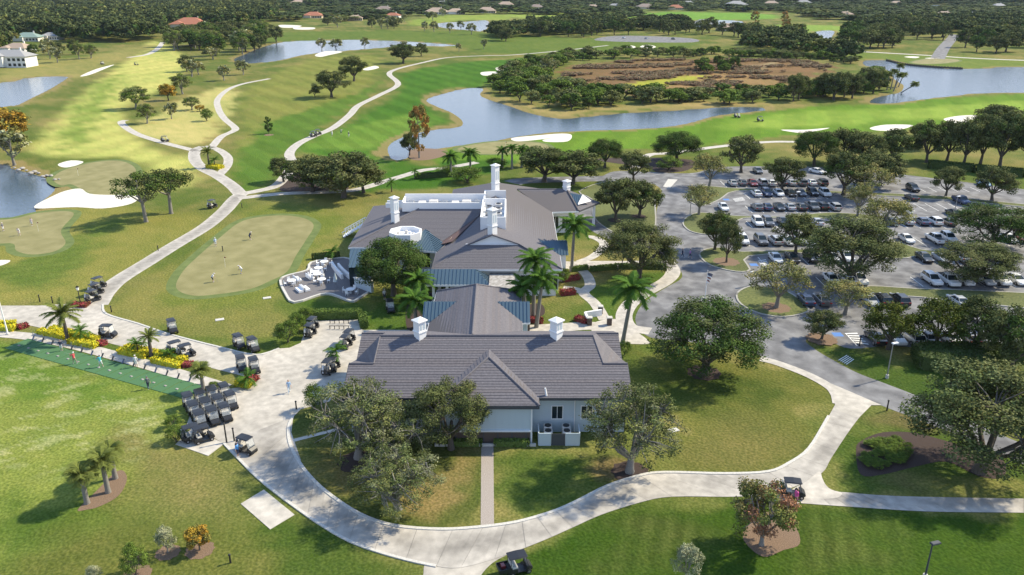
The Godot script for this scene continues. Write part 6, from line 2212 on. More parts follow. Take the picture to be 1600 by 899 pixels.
func make_vehicles() -> void:
	var kinds := {"w": "white", "b": "black", "s": "silver", "g": "dark grey", "r": "dark red", "n": "dark blue", "p": "pale blue"}
	# each row: name, row of the ground, then columns with kind and paint
	var lot := [
		["the top parking row", 289, PI, [[1144, "ss"], [1159, "sg"], [1175, "sr"], [1190, "us"], [1205, "sw"], [1221, "sb"], [1236, "ss"], [1252, "ug"], [1268, "sw"], [1285, "ub"]]],
		["second parking row", 305, 0.0, [[1181, "sw"], [1197, "un"], [1216, "sw"], [1234, "sb"], [1251, "sg"], [1269, "ub"], [1287, "uw"]]],
		["third parking row", 327, PI, [[1130, "sw"], [1182, "sg"], [1198, "sn"], [1217, "sb"], [1234, "ss"], [1251, "sb"], [1269, "pg"], [1285, "ub"], [1303, "us"]]],
		["fourth parking row", 351, 0.0, [[1183, "uw"], [1200, "ug"], [1224, "sb"], [1246, "sw"], [1275, "ss"], [1325, "sb"]]],
		["fourth row right of bare tree", 350, PI, [[1392, "sg"], [1417, "ss"], [1440, "sn"], [1460, "uw"], [1480, "sb"]]],
		["fifth parking row", 380, 0.0, [[1160, "uw"], [1188, "ug"], [1210, "us"], [1231, "sw"], [1252, "uw"], [1267, "sw"], [1316, "sw"]]],
		["fifth row right of bare tree", 377, 0.0, [[1416, "sw"], [1460, "pw"], [1483, "uw"], [1576, "sw"], [1598, "sr"]]],
		["sixth parking row", 407, 0.0, [[1210, "sw"], [1237, "sb"], [1268, "ub"], [1300, "sw"], [1322, "uw"]]],
		["sixth parking row on the right", 407, PI, [[1445, "sb"], [1470, "ss"], [1500, "us"]]],
		["seventh row under the largest oak", 441, 0.0, [[1299, "sw"], [1324, "sw"], [1341, "uw"]]],
		["seventh parking row on the right", 442, 0.0, [[1455, "uw"], [1480, "pw"], [1506, "sw"], [1538, "ss"], [1562, "uw"], [1588, "sw"]]],
		["eighth parking row", 474, PI, [[1260, "sn"], [1285, "sg"], [1360, "ss"], [1378, "ub"], [1405, "ub"], [1496, "ss"]]],
		["lowest parking row", 533, PI, [[1366, "sb"], [1399, "sw"], [1426, "us"], [1449, "sb"], [1481, "sw"], [1510, "ug"], [1540, "sw"]]]]
	var ord := ["first", "second", "third", "fourth", "fifth", "sixth", "seventh", "eighth", "ninth", "tenth"]
	var kn := {"s": "sedan", "u": "suv", "p": "pickup"}
	var word := {"s": "sedan", "u": "sport utility car", "p": "pickup truck"}
	var r := RandomNumberGenerator.new()
	r.seed = 3
	for row in lot:
		for i in row[3].size():
			var c: Array = row[3][i]
			var t: String = c[1]
			var at := g(c[0], row[1]) + V(r.randf_range(-0.12, 0.12), 0.02, r.randf_range(-0.35, 0.35))
			car(kn[t[0]], kinds[t[1]], at, row[2] + (PI if r.randf() < 0.12 else 0.0) + r.randf_range(-0.03, 0.03), "%s %s, %s from left in %s" % [kinds[t[1]], word[t[0]], ord[i], row[0]], "cars in the parking lot")
	for c in [[1184, 270, 0.0, "sg", "dark grey sedan alone in the topmost lane, left"], [1277, 271, 0.6, "sw", "white sedan alone in the topmost lane under the oaks"], [1426, 298, 0.0, "ub", "black sport utility car on the upper right median, farther"], [1424, 312, PI, "sb", "black sedan on the upper right median, nearer"], [1501, 317, 0.0, "pn", "dark blue pickup truck alone in the right bays"], [1489, 336, PI, "sb", "black sedan alone beside the wide right oak"], [1537, 290, 0.0, "sp", "pale blue sedan in the shade, far right lane"], [1414, 333, 0.0, "ss", "silver sedan beside the bare-branched tree, alone"], [1052, 62, 0.3, "ub", "black car parked in the far parking area, right"], [975, 60, 0.3, "sw", "white car parked in the far parking area, left"], [1010, 61, 0.3, "ss", "silver car parked in the far parking area, middle"]]:
		car(kn[c[3][0]], kinds[c[3][1]], g(c[0], c[1]) + V(0, 0.02, 0), c[2], c[4], "cars standing alone")
	cart_proto = make_cart()
	for c in [[155, 450, 2.6, "cart at the head of the line on the path by the lantern"], [151, 460, 2.6, "middle cart of the line on the path by the lantern"], [146, 471, 2.6, "last cart of the line on the path by the lantern"], [170, 527, 1.5, "cart parked side-on beside the date palm bed"], [270, 519, 0.6, "single cart at the far kerb of the staging court"], [276, 553, 2.3, "left cart of the pair above the second flower bed"], [292, 558, 2.3, "right cart of the pair above the second flower bed"], [374, 543, 0.7, "left cart of the upper pair in the court"], [396, 548, 0.7, "right cart of the upper pair in the court"], [378, 578, 0.5, "left cart of the lower pair in the court"], [398, 581, 0.5, "right cart of the lower pair in the court"], [485, 525, 2.9, "black cart by the court's green hedge"], [489, 515, 2.9, "cart tucked behind the one by the court's hedge"], [541, 543, 2.9, "upper cart along the front building's side"], [546, 535, 2.9, "cart behind the upper one at the building's side"], [513, 583, 3.0, "left cart beside the young palm"], [522, 578, 3.0, "right cart beside the young palm"], [302, 688, 2.2, "left cart on the small pad below the cart block"], [318, 690, 2.2, "right cart on the small pad below the cart block"], [386, 707, 1.1, "cart at the kerb with a man in blue beside it"], [1238, 776, 1.4, "cart on the path beside the reddish tree"], [332, 325, 2.7, "lone cart beside the path left of the practice green"], [258, 222, 1.7, "cart on the path above the roundabout"], [490, 214, 2.5, "front cart on the path by the tee"], [497, 211, 2.5, "rear cart on the path by the tee"], [1152, 184, 0.8, "left cart on the right fairway"], [1188, 190, 1.2, "right cart on the right fairway"], [160, 101, 1.2, "dark cart by the thin left bunker"], [213, 102, 1.9, "cart in the middle of the left fairway"], [610, 487, 0.3, "utility cart on the grass below the terrace oak"]]:
		cart(c[0], c[1], c[2], "black golf " + c[3])
	# block of parked carts
	var o0 := g(322, 628)
	var ax := (g(360, 622) - g(318, 600)).normalized()
	var ux := V(0.82, 0, -0.57)
	var uz := V(0.57, 0, 0.82)
	for i in 4:
		for j in 3:
			if i == 3 and j == 2:
				continue
			var p := g(300, 645) + ux * (1.45 * i) + uz * (2.6 * j - 1.2)
			copy(cart_proto, "black golf cart in the parked block, %s row, %s from its left" % [["farthest", "middle", "nearest"][j], ["first", "second", "third", "fourth"][i]], p + V(0, 0.05, 0), atan2(uz.x, uz.z) + PI * 0.0, "block of parked carts")
	# utility truck at the bottom edge
	var tk := thing("utility_cart", "dark utility cart with cargo bed at the bottom edge of the lawn", "utility cart", g(810, 893), 1.9)
	for p in cart_proto.get_children():
		if String(p.name).begins_with("golf_bag") or String(p.name) == "bag_well":
			continue
		tk.add_child(p.duplicate(), true)
	var b := MB.new()
	for q in [[V(0, 0.62, -1.35), V(1.15, 0.06, 1.1)], [V(-0.57, 0.8, -1.35), V(0.05, 0.35, 1.1)], [V(0.57, 0.8, -1.35), V(0.05, 0.35, 1.1)], [V(0, 0.8, -1.9), V(1.15, 0.35, 0.05)]]:
		b.box(q[0], q[1])
	part("cargo_bed", b.mesh(), M.cart_black, tk)
	b = MB.new()
	b.bevel_box(V(0.2, 0.82, -1.4), V(0.5, 0.34, 0.4), 0.05)
	part("tool_box", b.mesh(), M["car dark red"], tk)

func smin(a: float, b: float, k: float) -> float:
	var h := clampf(0.5 + 0.5 * (b - a) / k, 0.0, 1.0)
	return lerpf(b, a, h) - k * h * (1.0 - h)

func bone_d(p: Vector3, b: Array) -> float:
	var a: Vector3 = b[0]
	var e: Vector3 = b[1] - a
	var t := clampf((p - a).dot(e) / maxf(e.length_squared(), 1e-6), 0.0, 1.0)
	return p.distance_to(a + e * t) - lerpf(b[2], b[3], t)

func figure(pose: String) -> Array:
	# joints with radii: [from, to, r0, r1, what]; faces +z
	var hip := V(0, 0.95, 0)
	var chest := V(0, 1.35, 0.0)
	var head := V(0, 1.66, 0.02)
	var bones := []
	var lf := V(-0.11, 0.06, 0)
	var rf := V(0.11, 0.06, 0)
	var lh := V(-0.3, 0.85, 0.06)
	var rh := V(0.3, 0.85, 0.06)
	var le := V(-0.27, 1.12, -0.02)
	var re := V(0.27, 1.12, -0.02)
	match pose:
		"walk":
			lf = V(-0.1, 0.07, 0.3)
			rf = V(0.1, 0.1, -0.32)
			lh = V(-0.28, 0.9, -0.2)
			rh = V(0.28, 0.92, 0.26)
			le = V(-0.27, 1.12, -0.12)
			re = V(0.27, 1.12, 0.06)
		"putt":
			hip = V(0, 0.92, -0.12)
			chest = V(0, 1.27, 0.1)
			head = V(0, 1.5, 0.3)
			lf = V(-0.2, 0.06, 0)
			rf = V(0.2, 0.06, 0)
			lh = V(-0.03, 0.82, 0.34)
			rh = V(0.05, 0.78, 0.34)
			le = V(-0.2, 1.03, 0.18)
			re = V(0.2, 1.03, 0.18)
		"swing":
			hip = V(0, 0.93, -0.05)
			chest = V(0.04, 1.33, 0.05)
			head = V(0.02, 1.6, 0.14)
			lf = V(-0.24, 0.06, 0)
			rf = V(0.24, 0.06, 0)
			lh = V(0.4, 1.42, 0.16)
			rh = V(0.44, 1.36, 0.12)
			le = V(0.1, 1.3, 0.3)
			re = V(0.42, 1.15, 0.0)
	var kn := 0.5
	bones.append([hip, chest, 0.15, 0.16, "shirt"])
	bones.append([chest + V(-0.14, 0.06, 0), chest + V(0.14, 0.06, 0), 0.09, 0.09, "shirt"])
	bones.append([chest + V(0, 0.1, 0), head - V(0, 0.1, 0.01), 0.06, 0.055, "skin"])
	bones.append([head, head + V(0, 0.06, 0.01), 0.095, 0.1, "skin"])
	bones.append([head + V(0, 0.0, 0.1), head + V(0, -0.02, 0.115), 0.015, 0.02, "skin"])
	bones.append([hip + V(-0.06, -0.02, 0), hip + V(0.06, -0.02, 0), 0.14, 0.14, "legs"])
	for s in [[-1, lf, le, lh], [1, rf, re, rh]]:
		var hj: Vector3 = hip + V(0.09 * s[0], -0.05, 0)
		var knee: Vector3 = hj.lerp(s[1], 0.5) + V(0, 0, 0.06)
		bones.append([hj, knee, 0.095, 0.065, "legs"])
		bones.append([knee, s[1] + V(0, 0.04, 0), 0.06, 0.042, "shin"])
		bones.append([s[1] + V(0, -0.01, -0.03), s[1] + V(0, -0.02, 0.15), 0.05, 0.04, "shoe"])
		var sh: Vector3 = chest + V(0.19 * s[0], 0.06, 0)
		bones.append([sh, s[2], 0.06, 0.046, "shirt"])
		bones.append([s[2], s[3], 0.042, 0.032, "skin"])
		var d: Vector3 = (s[3] - s[2]).normalized()
		bones.append([s[3], s[3] + d * 0.09, 0.035, 0.03, "skin"])
		for k in 4:
			var q: Vector3 = s[3] + d * 0.09 + V(0.012, 0, 0) * (k - 1.5)
			bones.append([q, q + d * (0.06 + 0.01 * (k % 2)) + V(0, 0, 0.02), 0.012, 0.009, "skin"])
		bones.append([s[3] + d * 0.03, s[3] + d * 0.08 + V(-0.05 * s[0], 0, 0.03), 0.014, 0.01, "skin"])
	# surface nets on a 3 cm grid
	var cell := 0.032
	var lo := V(-0.62, -0.02, -0.62)
	var n := Vector3i(40, 60, 40)
	var fld := {}
	var cells := {}
	for b in bones:
		var m: float = maxf(b[2], b[3]) + cell * 2.0
		var a0: Vector3 = ((b[0].min(b[1]) - Vector3.ONE * m - lo) / cell).floor()
		var a1: Vector3 = ((b[0].max(b[1]) + Vector3.ONE * m - lo) / cell).ceil()
		for x in range(maxi(0, int(a0.x)), mini(n.x, int(a1.x))):
			for y in range(maxi(0, int(a0.y)), mini(n.y, int(a1.y))):
				for z in range(maxi(0, int(a0.z)), mini(n.z, int(a1.z))):
					var k: int = (x * 64 + y) * 64 + z
					var dd := bone_d(lo + V(x, y, z) * cell, b)
					fld[k] = smin(fld.get(k, 1.0), dd, 0.035)
	var vid := {}
	var verts := []
	var who := []
	var offs := [0, 4096, 64, 4160, 1, 4097, 65, 4161]
	for k in fld:
		var ins := 0
		var ok := true
		for o in offs:
			if not fld.has(k + o):
				ok = false
				break
			if fld[k + o] < 0.0:
				ins += 1
		if not ok or ins == 0 or ins == 8:
			continue
		var sum := Vector3.ZERO
		var cnt := 0
		for i in 8:
			for j in [1, 2, 4]:
				if i & j:
					continue
				var fa: float = fld[k + offs[i]]
				var fb: float = fld[k + offs[i | j]]
				if (fa < 0.0) != (fb < 0.0):
					var t := fa / (fa - fb)
					var pa := V(i & 1, (i >> 1) & 1, (i >> 2) & 1)
					var pb := V((i | j) & 1, ((i | j) >> 1) & 1, ((i | j) >> 2) & 1)
					sum += pa.lerp(pb, t)
					cnt += 1
		var base := V(k / 4096, (k / 64) % 64, k % 64)
		var p := lo + (base + sum / cnt) * cell
		vid[k] = verts.size()
		verts.append(p)
		var best := 1e9
		var w := "skin"
		for b in bones:
			var dd := bone_d(p, b)
			if dd < best:
				best = dd
				w = b[4]
		who.append(w)
	var tris := []
	for k in fld:
		for ax in [[4096, 64, 1], [64, 1, 4096], [1, 4096, 64]]:
			if not fld.has(k + ax[0]):
				continue
			if (fld[k] < 0.0) == (fld[k + ax[0]] < 0.0):
				continue
			var q := [k, k - ax[1], k - ax[1] - ax[2], k - ax[2]]
			if not (vid.has(q[0]) and vid.has(q[1]) and vid.has(q[2]) and vid.has(q[3])):
				continue
			var out: bool = fld[k] < 0.0
			tris.append([vid[q[0]], vid[q[1]], vid[q[2]], vid[q[3]], ax[0], out])
	return [verts, who, tris, head, lh]

var figures := {}

func person(pose: String, u: float, v: float, turn: float, cols: Dictionary, label: String, club := true, hat := true) -> void:
	if not figures.has(pose):
		figures[pose] = figure(pose)
	var f: Array = figures[pose]
	var b := MB.new()
	var dirv := {4096: V(1, 0, 0), 64: V(0, 1, 0), 1: V(0, 0, 1)}
	var acc := []
	acc.resize(f[0].size())
	acc.fill(Vector3.ZERO)
	for t in f[2]:
		var nn: Vector3 = (f[0][t[2]] - f[0][t[0]]).cross(f[0][t[3]] - f[0][t[1]])
		var want: Vector3 = dirv[t[4]] * (1.0 if t[5] else -1.0)
		if nn.dot(want) < 0.0:
			nn = -nn
		for k in 4:
			acc[t[k]] += nn
	for t in f[2]:
		for tr in [[0, 1, 2], [0, 2, 3]]:
			var i0: int = t[tr[0]]
			var i1: int = t[tr[1]]
			var i2: int = t[tr[2]]
			var c: Array = cols.get(f[1][i0], cols.get("legs", [0.1, 0.1, 0.1]))
			b.col = Color(c[0], c[1], c[2])
			b.tri_n(f[0][i0], f[0][i1], f[0][i2], acc[i0].normalized(), acc[i1].normalized(), acc[i2].normalized())
	var o := thing("person", label, "person", g(u, v) + V(0, 0.03, 0), turn, "people on the grounds")
	part("body", b.mesh(), M.person, o)
	var h: Vector3 = f[3]
	b = MB.new()
	if hat:
		b.ball(h + V(0, 0.07, 0), V(0.112, 0.085, 0.115), 5, 10)
		b.box(h + V(0, 0.06, 0.14), V(0.15, 0.015, 0.12))
		part("cap", b.mesh(), M.white if int(u) % 2 else M["car dark blue"], o)
	else:
		b.ball(h + V(0, 0.06, -0.025), V(0.11, 0.1, 0.105), 5, 10)
		part("hair", b.mesh(), M.bark, o)
	if club:
		b = MB.new()
		var lh: Vector3 = f[4]
		var tip := V(0.02, 0.03, 0.75) if pose == "putt" else (V(0.9, 1.9, -0.3) if pose == "swing" else V(lh.x - 0.1, 0.03, lh.z + 0.25))
		b.tube([lh + V(0, 0.06, 0), tip], [0.014, 0.008], 4)
		b.box(tip, V(0.1, 0.04, 0.05))
		part("golf_club", b.mesh(), M.rim, o)

func make_people() -> void:
	var skin := [0.45, 0.28, 0.2]
	var sh := [0.6, 0.6, 0.6]
	var outfit := func(shirt: Array, legs: Array, shorts: bool) -> Dictionary: return {"skin": skin, "shirt": shirt, "legs": legs, "shin": skin if shorts else legs, "shoe": sh}
	var W := [0.7, 0.7, 0.7]
	var N := [0.03, 0.04, 0.08]
	var K := [0.35, 0.3, 0.22]
	person("walk", 452, 614, 0.3, outfit.call([0.3, 0.45, 0.65], [0.5, 0.6, 0.7], false), "person in pale blue walking across the staging court", false, false)
	person("stand", 372, 714, 1.2, outfit.call([0.1, 0.3, 0.65], N, true), "person in a blue shirt standing behind the cart at the kerb", false)
	person("stand", 1243, 788, 1.9, outfit.call([0.75, 0.12, 0.35], [0.7, 0.2, 0.4], true), "person in pink beside the cart on the path", false, false)
	person("swing", 117, 569, 3.4, outfit.call([0.65, 0.1, 0.1], K, false), "person in a red shirt swinging on the range mats")
	person("swing", 158, 574, 3.4, outfit.call([0.08, 0.45, 0.5], W, true), "person in a teal shirt on the range mats")
	person("stand", 213, 574, 3.4, outfit.call(W, W, true), "person in white on the range mats", true)
	person("walk", 232, 608, 3.8, outfit.call([0.12, 0.13, 0.15], N, false), "person in dark clothes walking onto the range grass")
	person("stand", 96, 549, 3.4, outfit.call(N, W, true), "person in dark shirt at the left end of the range mats")
	person("putt", 333, 441, 1.8, outfit.call(W, N, true), "person in white putting nearest on the practice green")
	person("putt", 377, 428, -1.2, outfit.call(W, [0.4, 0.45, 0.5], true), "person in pale clothes on the practice green's middle")
	person("stand", 337, 385, 0.5, outfit.call([0.5, 0.6, 0.75], W, true), "person in light blue at the practice green's left edge")
	person("putt", 391, 375, 2.4, outfit.call(N, N, true), "person in dark clothes at the practice green's top")
	person("stand", 5, 361, 1.2, outfit.call([0.2, 0.2, 0.22], W, true), "person at the left end of the lower left green")
	person("putt", 30, 368, 0.2, outfit.call(W, W, true), "person in white on the lower left green's middle")
	person("stand", 50, 353, 0.2, outfit.call([0.6, 0.5, 0.5], W, true), "person in pale clothes on the lower left green's right")
	person("stand", 519, 213, 0.6, outfit.call(W, W, true), "person in white at the tee by the carts, left")
	person("swing", 533, 210, 0.6, outfit.call([0.4, 0.45, 0.4], N, true), "person swinging at the tee by the carts")
	person("stand", 545, 214, 0.6, outfit.call([0.1, 0.12, 0.1], W, true), "person at the tee by the carts, right")
	person("stand", 601, 468, 0.4, outfit.call(W, N, true), "person in white under the terrace oak", false)
	person("walk", 1078, 404, 1.4, outfit.call([0.4, 0.2, 0.45], N, true), "person in purple crossing the drop-off, right", false, false)
	person("walk", 1066, 403, 1.4, outfit.call(N, N, false), "person in dark clothes crossing the drop-off, left", false, false)
	print("people ", Time.get_ticks_msec())

func leafy_box(parent: Node3D, size: Vector3, col: Array, n: int, leaf: float, seed_: int, called := "foliage") -> void:
	# a clipped hedge: a dense core under a skin of small leaves
	var b := MB.new()
	b.box(V(0, size.y * 0.47, 0), size * V(0.9, 0.92, 0.9))
	var key := "hedge %s" % str(col[0])
	if not M.has(key):
		mat(key, col[col.size() - 1][0], col[col.size() - 1][1], col[col.size() - 1][2], 1.0)
	part("core", b.mesh(), M[key], parent)
	var r := RandomNumberGenerator.new()
	r.seed = seed_
	var lv := Leaves.new()
	for k in n:
		var p := V(r.randf_range(-0.5, 0.5), r.randf(), r.randf_range(-0.5, 0.5))
		var f := r.randi() % 4
		var nn := Vector3.UP
		if f == 0:
			p.x = 0.5 * signf(p.x)
			nn = V(signf(p.x), 0, 0)
		elif f == 1:
			p.z = 0.5 * signf(p.z)
			nn = V(0, 0, signf(p.z))
		else:
			p.y = 1.0
		var c: Array = col[r.randi() % col.size()]
		var t := r.randf_range(0.7, 1.3)
		lv.leaf(p * size + rdir(r) * leaf * 1.2, (nn + rdir(r) * 0.9).normalized(), leaf * r.randf_range(0.6, 1.3), 1.4, r, Color(c[0] * t, c[1] * t, c[2] * t))
	part(called, lv.mesh(), M.leaf, parent)

func hedge(a: Array, b: Array, w: float, h: float, col: Array, label: String, called := "hedge", category := "hedge", group := "") -> void:
	var p := g(a[0], a[1])
	var q := g(b[0], b[1])
	var d := q - p
	var o := thing(called, label, category, (p + q) * 0.5, atan2(-d.z, d.x), group)
	var s := V(d.length(), h, w)
	leafy_box(o, s, col, int(clampf((s.x * (w + h)) * 110.0, 200, 4000)), 0.09, int(a[0] * 7 + a[1]))

func lamp_post(u: float, v: float, vt: float, label: String, group := "", m: Material = null) -> void:
	var h := tall(v, vt)
	var o := thing("lamp_post", label, "lamp post", g(u, v), 0.3, group)
	var b := MB.new()
	b.cyl(V(0, 0, 0), V(0, 0.5, 0), 0.22, 0.2, 10)
	part("base", b.mesh(), M.kerb, o)
	b = MB.new()
	b.tube([V(0, 0.4, 0), V(0, h, 0)], [0.09, 0.06], 8)
	part("pole", b.mesh(), m if m else M.metal_grey, o)
	b = MB.new()
	b.bevel_box(V(0.3, h + 0.02, 0), V(0.9, 0.16, 0.4), 0.05)
	var hd := part("lamp_head", b.mesh(), m if m else M.white, o)
	b = MB.new()
	b.box(V(0.35, h - 0.075, 0), V(0.6, 0.02, 0.3))
	part("lens", b.mesh(), M.lamp_glass, hd)

func marker(u: float, v: float, h: float, m: Material, label: String, called := "bollard") -> void:
	var o := thing(called, label, "bollard", g(u, v), 0.0, "path bollards")
	var b := MB.new()
	b.cyl(V(0, 0, 0), V(0, h, 0), 0.1, 0.08, 8)
	part("post", b.mesh(), m, o)
	b = MB.new()
	b.ball(V(0, h + 0.08, 0), V(0.13, 0.12, 0.13), 5, 8)
	part("cap", b.mesh(), m, o)

func make_details() -> void:
	var yellow := [[0.7, 0.56, 0.03], [0.62, 0.54, 0.04], [0.42, 0.44, 0.04]]
	var green := [[0.11, 0.17, 0.04], [0.13, 0.19, 0.045], [0.1, 0.15, 0.035]]
	var dark := [[0.055, 0.085, 0.025], [0.07, 0.1, 0.03]]
	var red := [[0.3, 0.04, 0.06], [0.16, 0.1, 0.04], [0.24, 0.05, 0.05]]
	# driving-range mats, each with its divider, tray and ball tray
	var a := g(27, 536)
	var e := g(308, 613)
	var dir := (e - a).normalized()
	var nrm := V(-dir.z, 0, dir.x)
	if nrm.z < 0.0:
		nrm = -nrm
	var n := 17
	var step := (e - a).length() / n
	var nm := ["first", "second", "third", "fourth", "fifth", "sixth", "seventh", "eighth", "ninth", "tenth", "eleventh", "twelfth", "thirteenth", "fourteenth", "fifteenth", "sixteenth", "seventeenth"]
	var turn := atan2(-dir.z, dir.x)
	for k in n:
		var o := thing("hitting_mat", "green turf hitting mat on the range, %s from the left" % nm[k], "mat", a + dir * step * (k + 0.5) + nrm * 0.2, turn, "range hitting mats")
		var b := MB.new()
		b.bevel_box(V(0, 0.03, 0), V(step - 0.12, 0.06, 3.6), 0.02)
		part("turf", b.mesh(), M.turf_mat, o)
		b = MB.new()
		b.bevel_box(V(0.2, 0.1, 0.4), V(0.36, 0.1, 0.26), 0.03)
		part("ball_tray", b.mesh(), M.membrane, o)
		var s := thing("bag_stand", "golf bag on a stand behind the %s range mat" % nm[k], "golf bag", a + dir * step * (k + 0.5) - nrm * 1.7, turn, "bags behind the mats")
		b = MB.new()
		b.cyl(V(0, 0.05, 0.1), V(0, 0.62, -0.34), 0.1, 0.12, 8)
		part("bag", b.mesh(), M["car black"] if k % 3 else M["car dark blue"], s)
		b = MB.new()
		b.tube([V(0.05, 0.8, -0.1), V(0.25, 0.03, -0.45)], [0.015, 0.015], 4)
		b.tube([V(-0.05, 0.8, -0.1), V(-0.25, 0.03, -0.45)], [0.015, 0.015], 4)
		part("stand_legs", b.mesh(), M.rim, s)
		b = MB.new()
		for j in 4:
			b.tube([V(0.05 * cos(j * 1.7), 0.8, -0.1 + 0.05 * sin(j * 1.7)), V(0.08 * cos(j * 1.7), 1.15, -0.18 + 0.05 * sin(j * 1.7))], [0.012, 0.028], 4)
		part("clubs", b.mesh(), M.rim, s)
	# flower beds
	var beds := [[[62, 521], [104, 530], "left half of the yellow bed under the date palm"], [[110, 536], [150, 544], "right half of the yellow bed under the date palm, nearer"], [[82, 517], [152, 534], "long back row of the yellow bed under the date palm"], [[187, 552], [228, 560], "left front row of the yellow bed by the golden palm"], [[239, 566], [282, 575], "right front row of the yellow bed by the golden palm"], [[198, 546], [290, 566], "long back row of the yellow bed by the golden palm"], [[-10, 516], [22, 517], "yellow bed at the left edge, nearer row"], [[-10, 510], [24, 509], "yellow bed at the left edge, farther row"], [[370, 602], [392, 606], "yellow edging of the round bed beside the court"]]
	for b in beds:
		hedge(b[0], b[1], 1.0, 0.75, yellow, "low bright " + b[2], "flower_hedge", "flowers", "yellow flower beds")
	hedge([33, 510], [38, 514], 1.4, 0.5, red, "red-brown shrub clump ending the left edge bed", "flower_hedge", "flowers")
	hedge([112, 478], [137, 479], 1.4, 0.5, red, "red-leaved bed round the lantern by the path", "flower_hedge", "flowers")
	hedge([152, 537], [164, 540], 1.2, 0.5, red, "red-brown clump right of the date palm bed", "flower_hedge", "flowers")
	hedge([286, 572], [300, 572], 1.2, 0.5, red, "red-brown clump right of the golden palm bed", "flower_hedge", "flowers")
	hedge([900, 500], [918, 506], 1.2, 0.7, red, "red flower bed before the white garden wall", "flower_hedge", "flowers")
	hedge([876, 461], [898, 459], 1.4, 0.8, red, "red flower bed along the curved walk", "flower_hedge", "flowers")
	hedge([826, 503], [848, 505], 1.0, 0.8, red, "red flower bed at the royal palms' feet", "flower_hedge", "flowers")
	hedge([880, 440], [905, 436], 1.2, 0.7, red, "red flower bed by the east porch walk", "flower_hedge", "flowers")
	hedge([486, 498], [564, 496], 1.4, 1.3, green, "clipped green hedge closing the staging court's back")
	hedge([566, 500], [570, 514], 1.2, 1.3, green, "clipped green hedge at the court's right corner")
	hedge([1428, 566], [1560, 580], 5.0, 2.0, dark, "long dark clipped hedge below the parking lot")
	hedge([1440, 558], [1600, 562], 2.5, 2.0, dark, "dark hedge behind the long clipped one")
	hedge([1450, 262], [1520, 268], 3.0, 2.0, dark, "dark hedge under the oaks above the lot, left")
	hedge([1522, 269], [1600, 276], 3.0, 2.0, dark, "dark hedge under the oaks above the lot, right")
	hedge([488, 405], [530, 402], 0.9, 1.0, dark, "dark hedge along the terrace's north edge")
	hedge([922, 424], [962, 420], 1.2, 0.8, green, "low hedge along the brick walk, left")
	hedge([962, 419], [1040, 420], 1.0, 0.8, green, "low hedge along the brick walk, right")
	hedge([650, 279], [705, 276], 1.4, 1.3, dark, "curved dark hedge behind the clubhouse lawn")
	hedge([688, 695], [752, 696], 0.9, 0.7, green, "low green planting at the bay, left of the walk")
	hedge([773, 696], [826, 696], 0.9, 0.7, green, "low green planting at the bay, right of the walk")
	hedge([378, 596], [400, 598], 2.2, 0.5, red, "dark red planting in the round bed beside the court", "flower_hedge", "flowers")
	hedge([326, 262], [346, 264], 2.6, 0.9, yellow, "yellow planting on the path roundabout", "flower_hedge", "flowers")
	hedge([892, 424], [918, 421], 1.0, 0.8, green, "green planting around the palm by the east porch")
	# terrace
	var pat := path2([[438, 440], [450, 432], [480, 424], [486, 412], [520, 406], [545, 406], [570, 425], [582, 450], [560, 468], [548, 472], [520, 462], [500, 462], [460, 474], [446, 460]], true, 0.0, 3)
	struct("terrace", slab(pat, 0.0, 0.2), M.patio)
	kerb(closed(pat), 0.4, 0.3, "terrace_edge", M.kerb)
	var cw := thing("curved_bar", "white curved bar counter on the terrace", "counter")
	var arc := []
	for k in 10:
		var t := k / 9.0
		arc.append(g(519 + 12 * t + 4 * t * t, 418 + 20 * t))
	for k in 9:
		var b := MB.new()
		var p: Vector3 = (arc[k] + arc[k + 1]) * 0.5
		var d: Vector3 = arc[k + 1] - arc[k]
		b.box(p + V(0, 0.65, 0), V(d.length() + 0.08, 0.9, 0.4), Basis(Vector3.UP, atan2(-d.z, d.x)))
		part("counter_segment", b.mesh(), M.white, cw)
	var cw2 := thing("curved_wall", "second white curved wall behind the bar counter", "wall")
	for k in 9:
		var t := k / 9.0
		var t1 := (k + 1) / 9.0
		var p := g(529 + 12 * t + 6 * t * t, 421 + 17 * t)
		var d := g(529 + 12 * t1 + 6 * t1 * t1, 421 + 17 * t1) - p
		var b := MB.new()
		b.box(p + d * 0.5 + V(0, 0.7, 0), V(d.length() + 0.08, 1.0, 0.35), Basis(Vector3.UP, atan2(-d.z, d.x)))
		part("wall_segment", b.mesh(), M.white, cw2)
	var scr := thing("terrace_screen", "white slanted screen wall at the terrace's right end", "wall")
	var b1 := MB.new()
	var s0 := g(556, 449)
	var s1 := g(582, 459)
	b1.box((s0 + s1) * 0.5 + V(0, 1.0, 0), V((s1 - s0).length(), 1.6, 0.5), Basis(Vector3.UP, atan2(-(s1 - s0).z, (s1 - s0).x)))
	part("panel", b1.mesh(), M.siding, scr)
	b1 = MB.new()
	b1.box((s0 + s1) * 0.5 + V(0, 1.85, 0), V((s1 - s0).length() + 0.2, 0.12, 0.8), Basis(Vector3.UP, atan2(-(s1 - s0).z, (s1 - s0).x)))
	part("coping", b1.mesh(), M.white, scr)
	var tn := ["by the hedge", "beside the bar", "at the terrace's left edge", "in the terrace's middle", "before the screen wall", "left of the closed umbrella", "near the bar's end"]
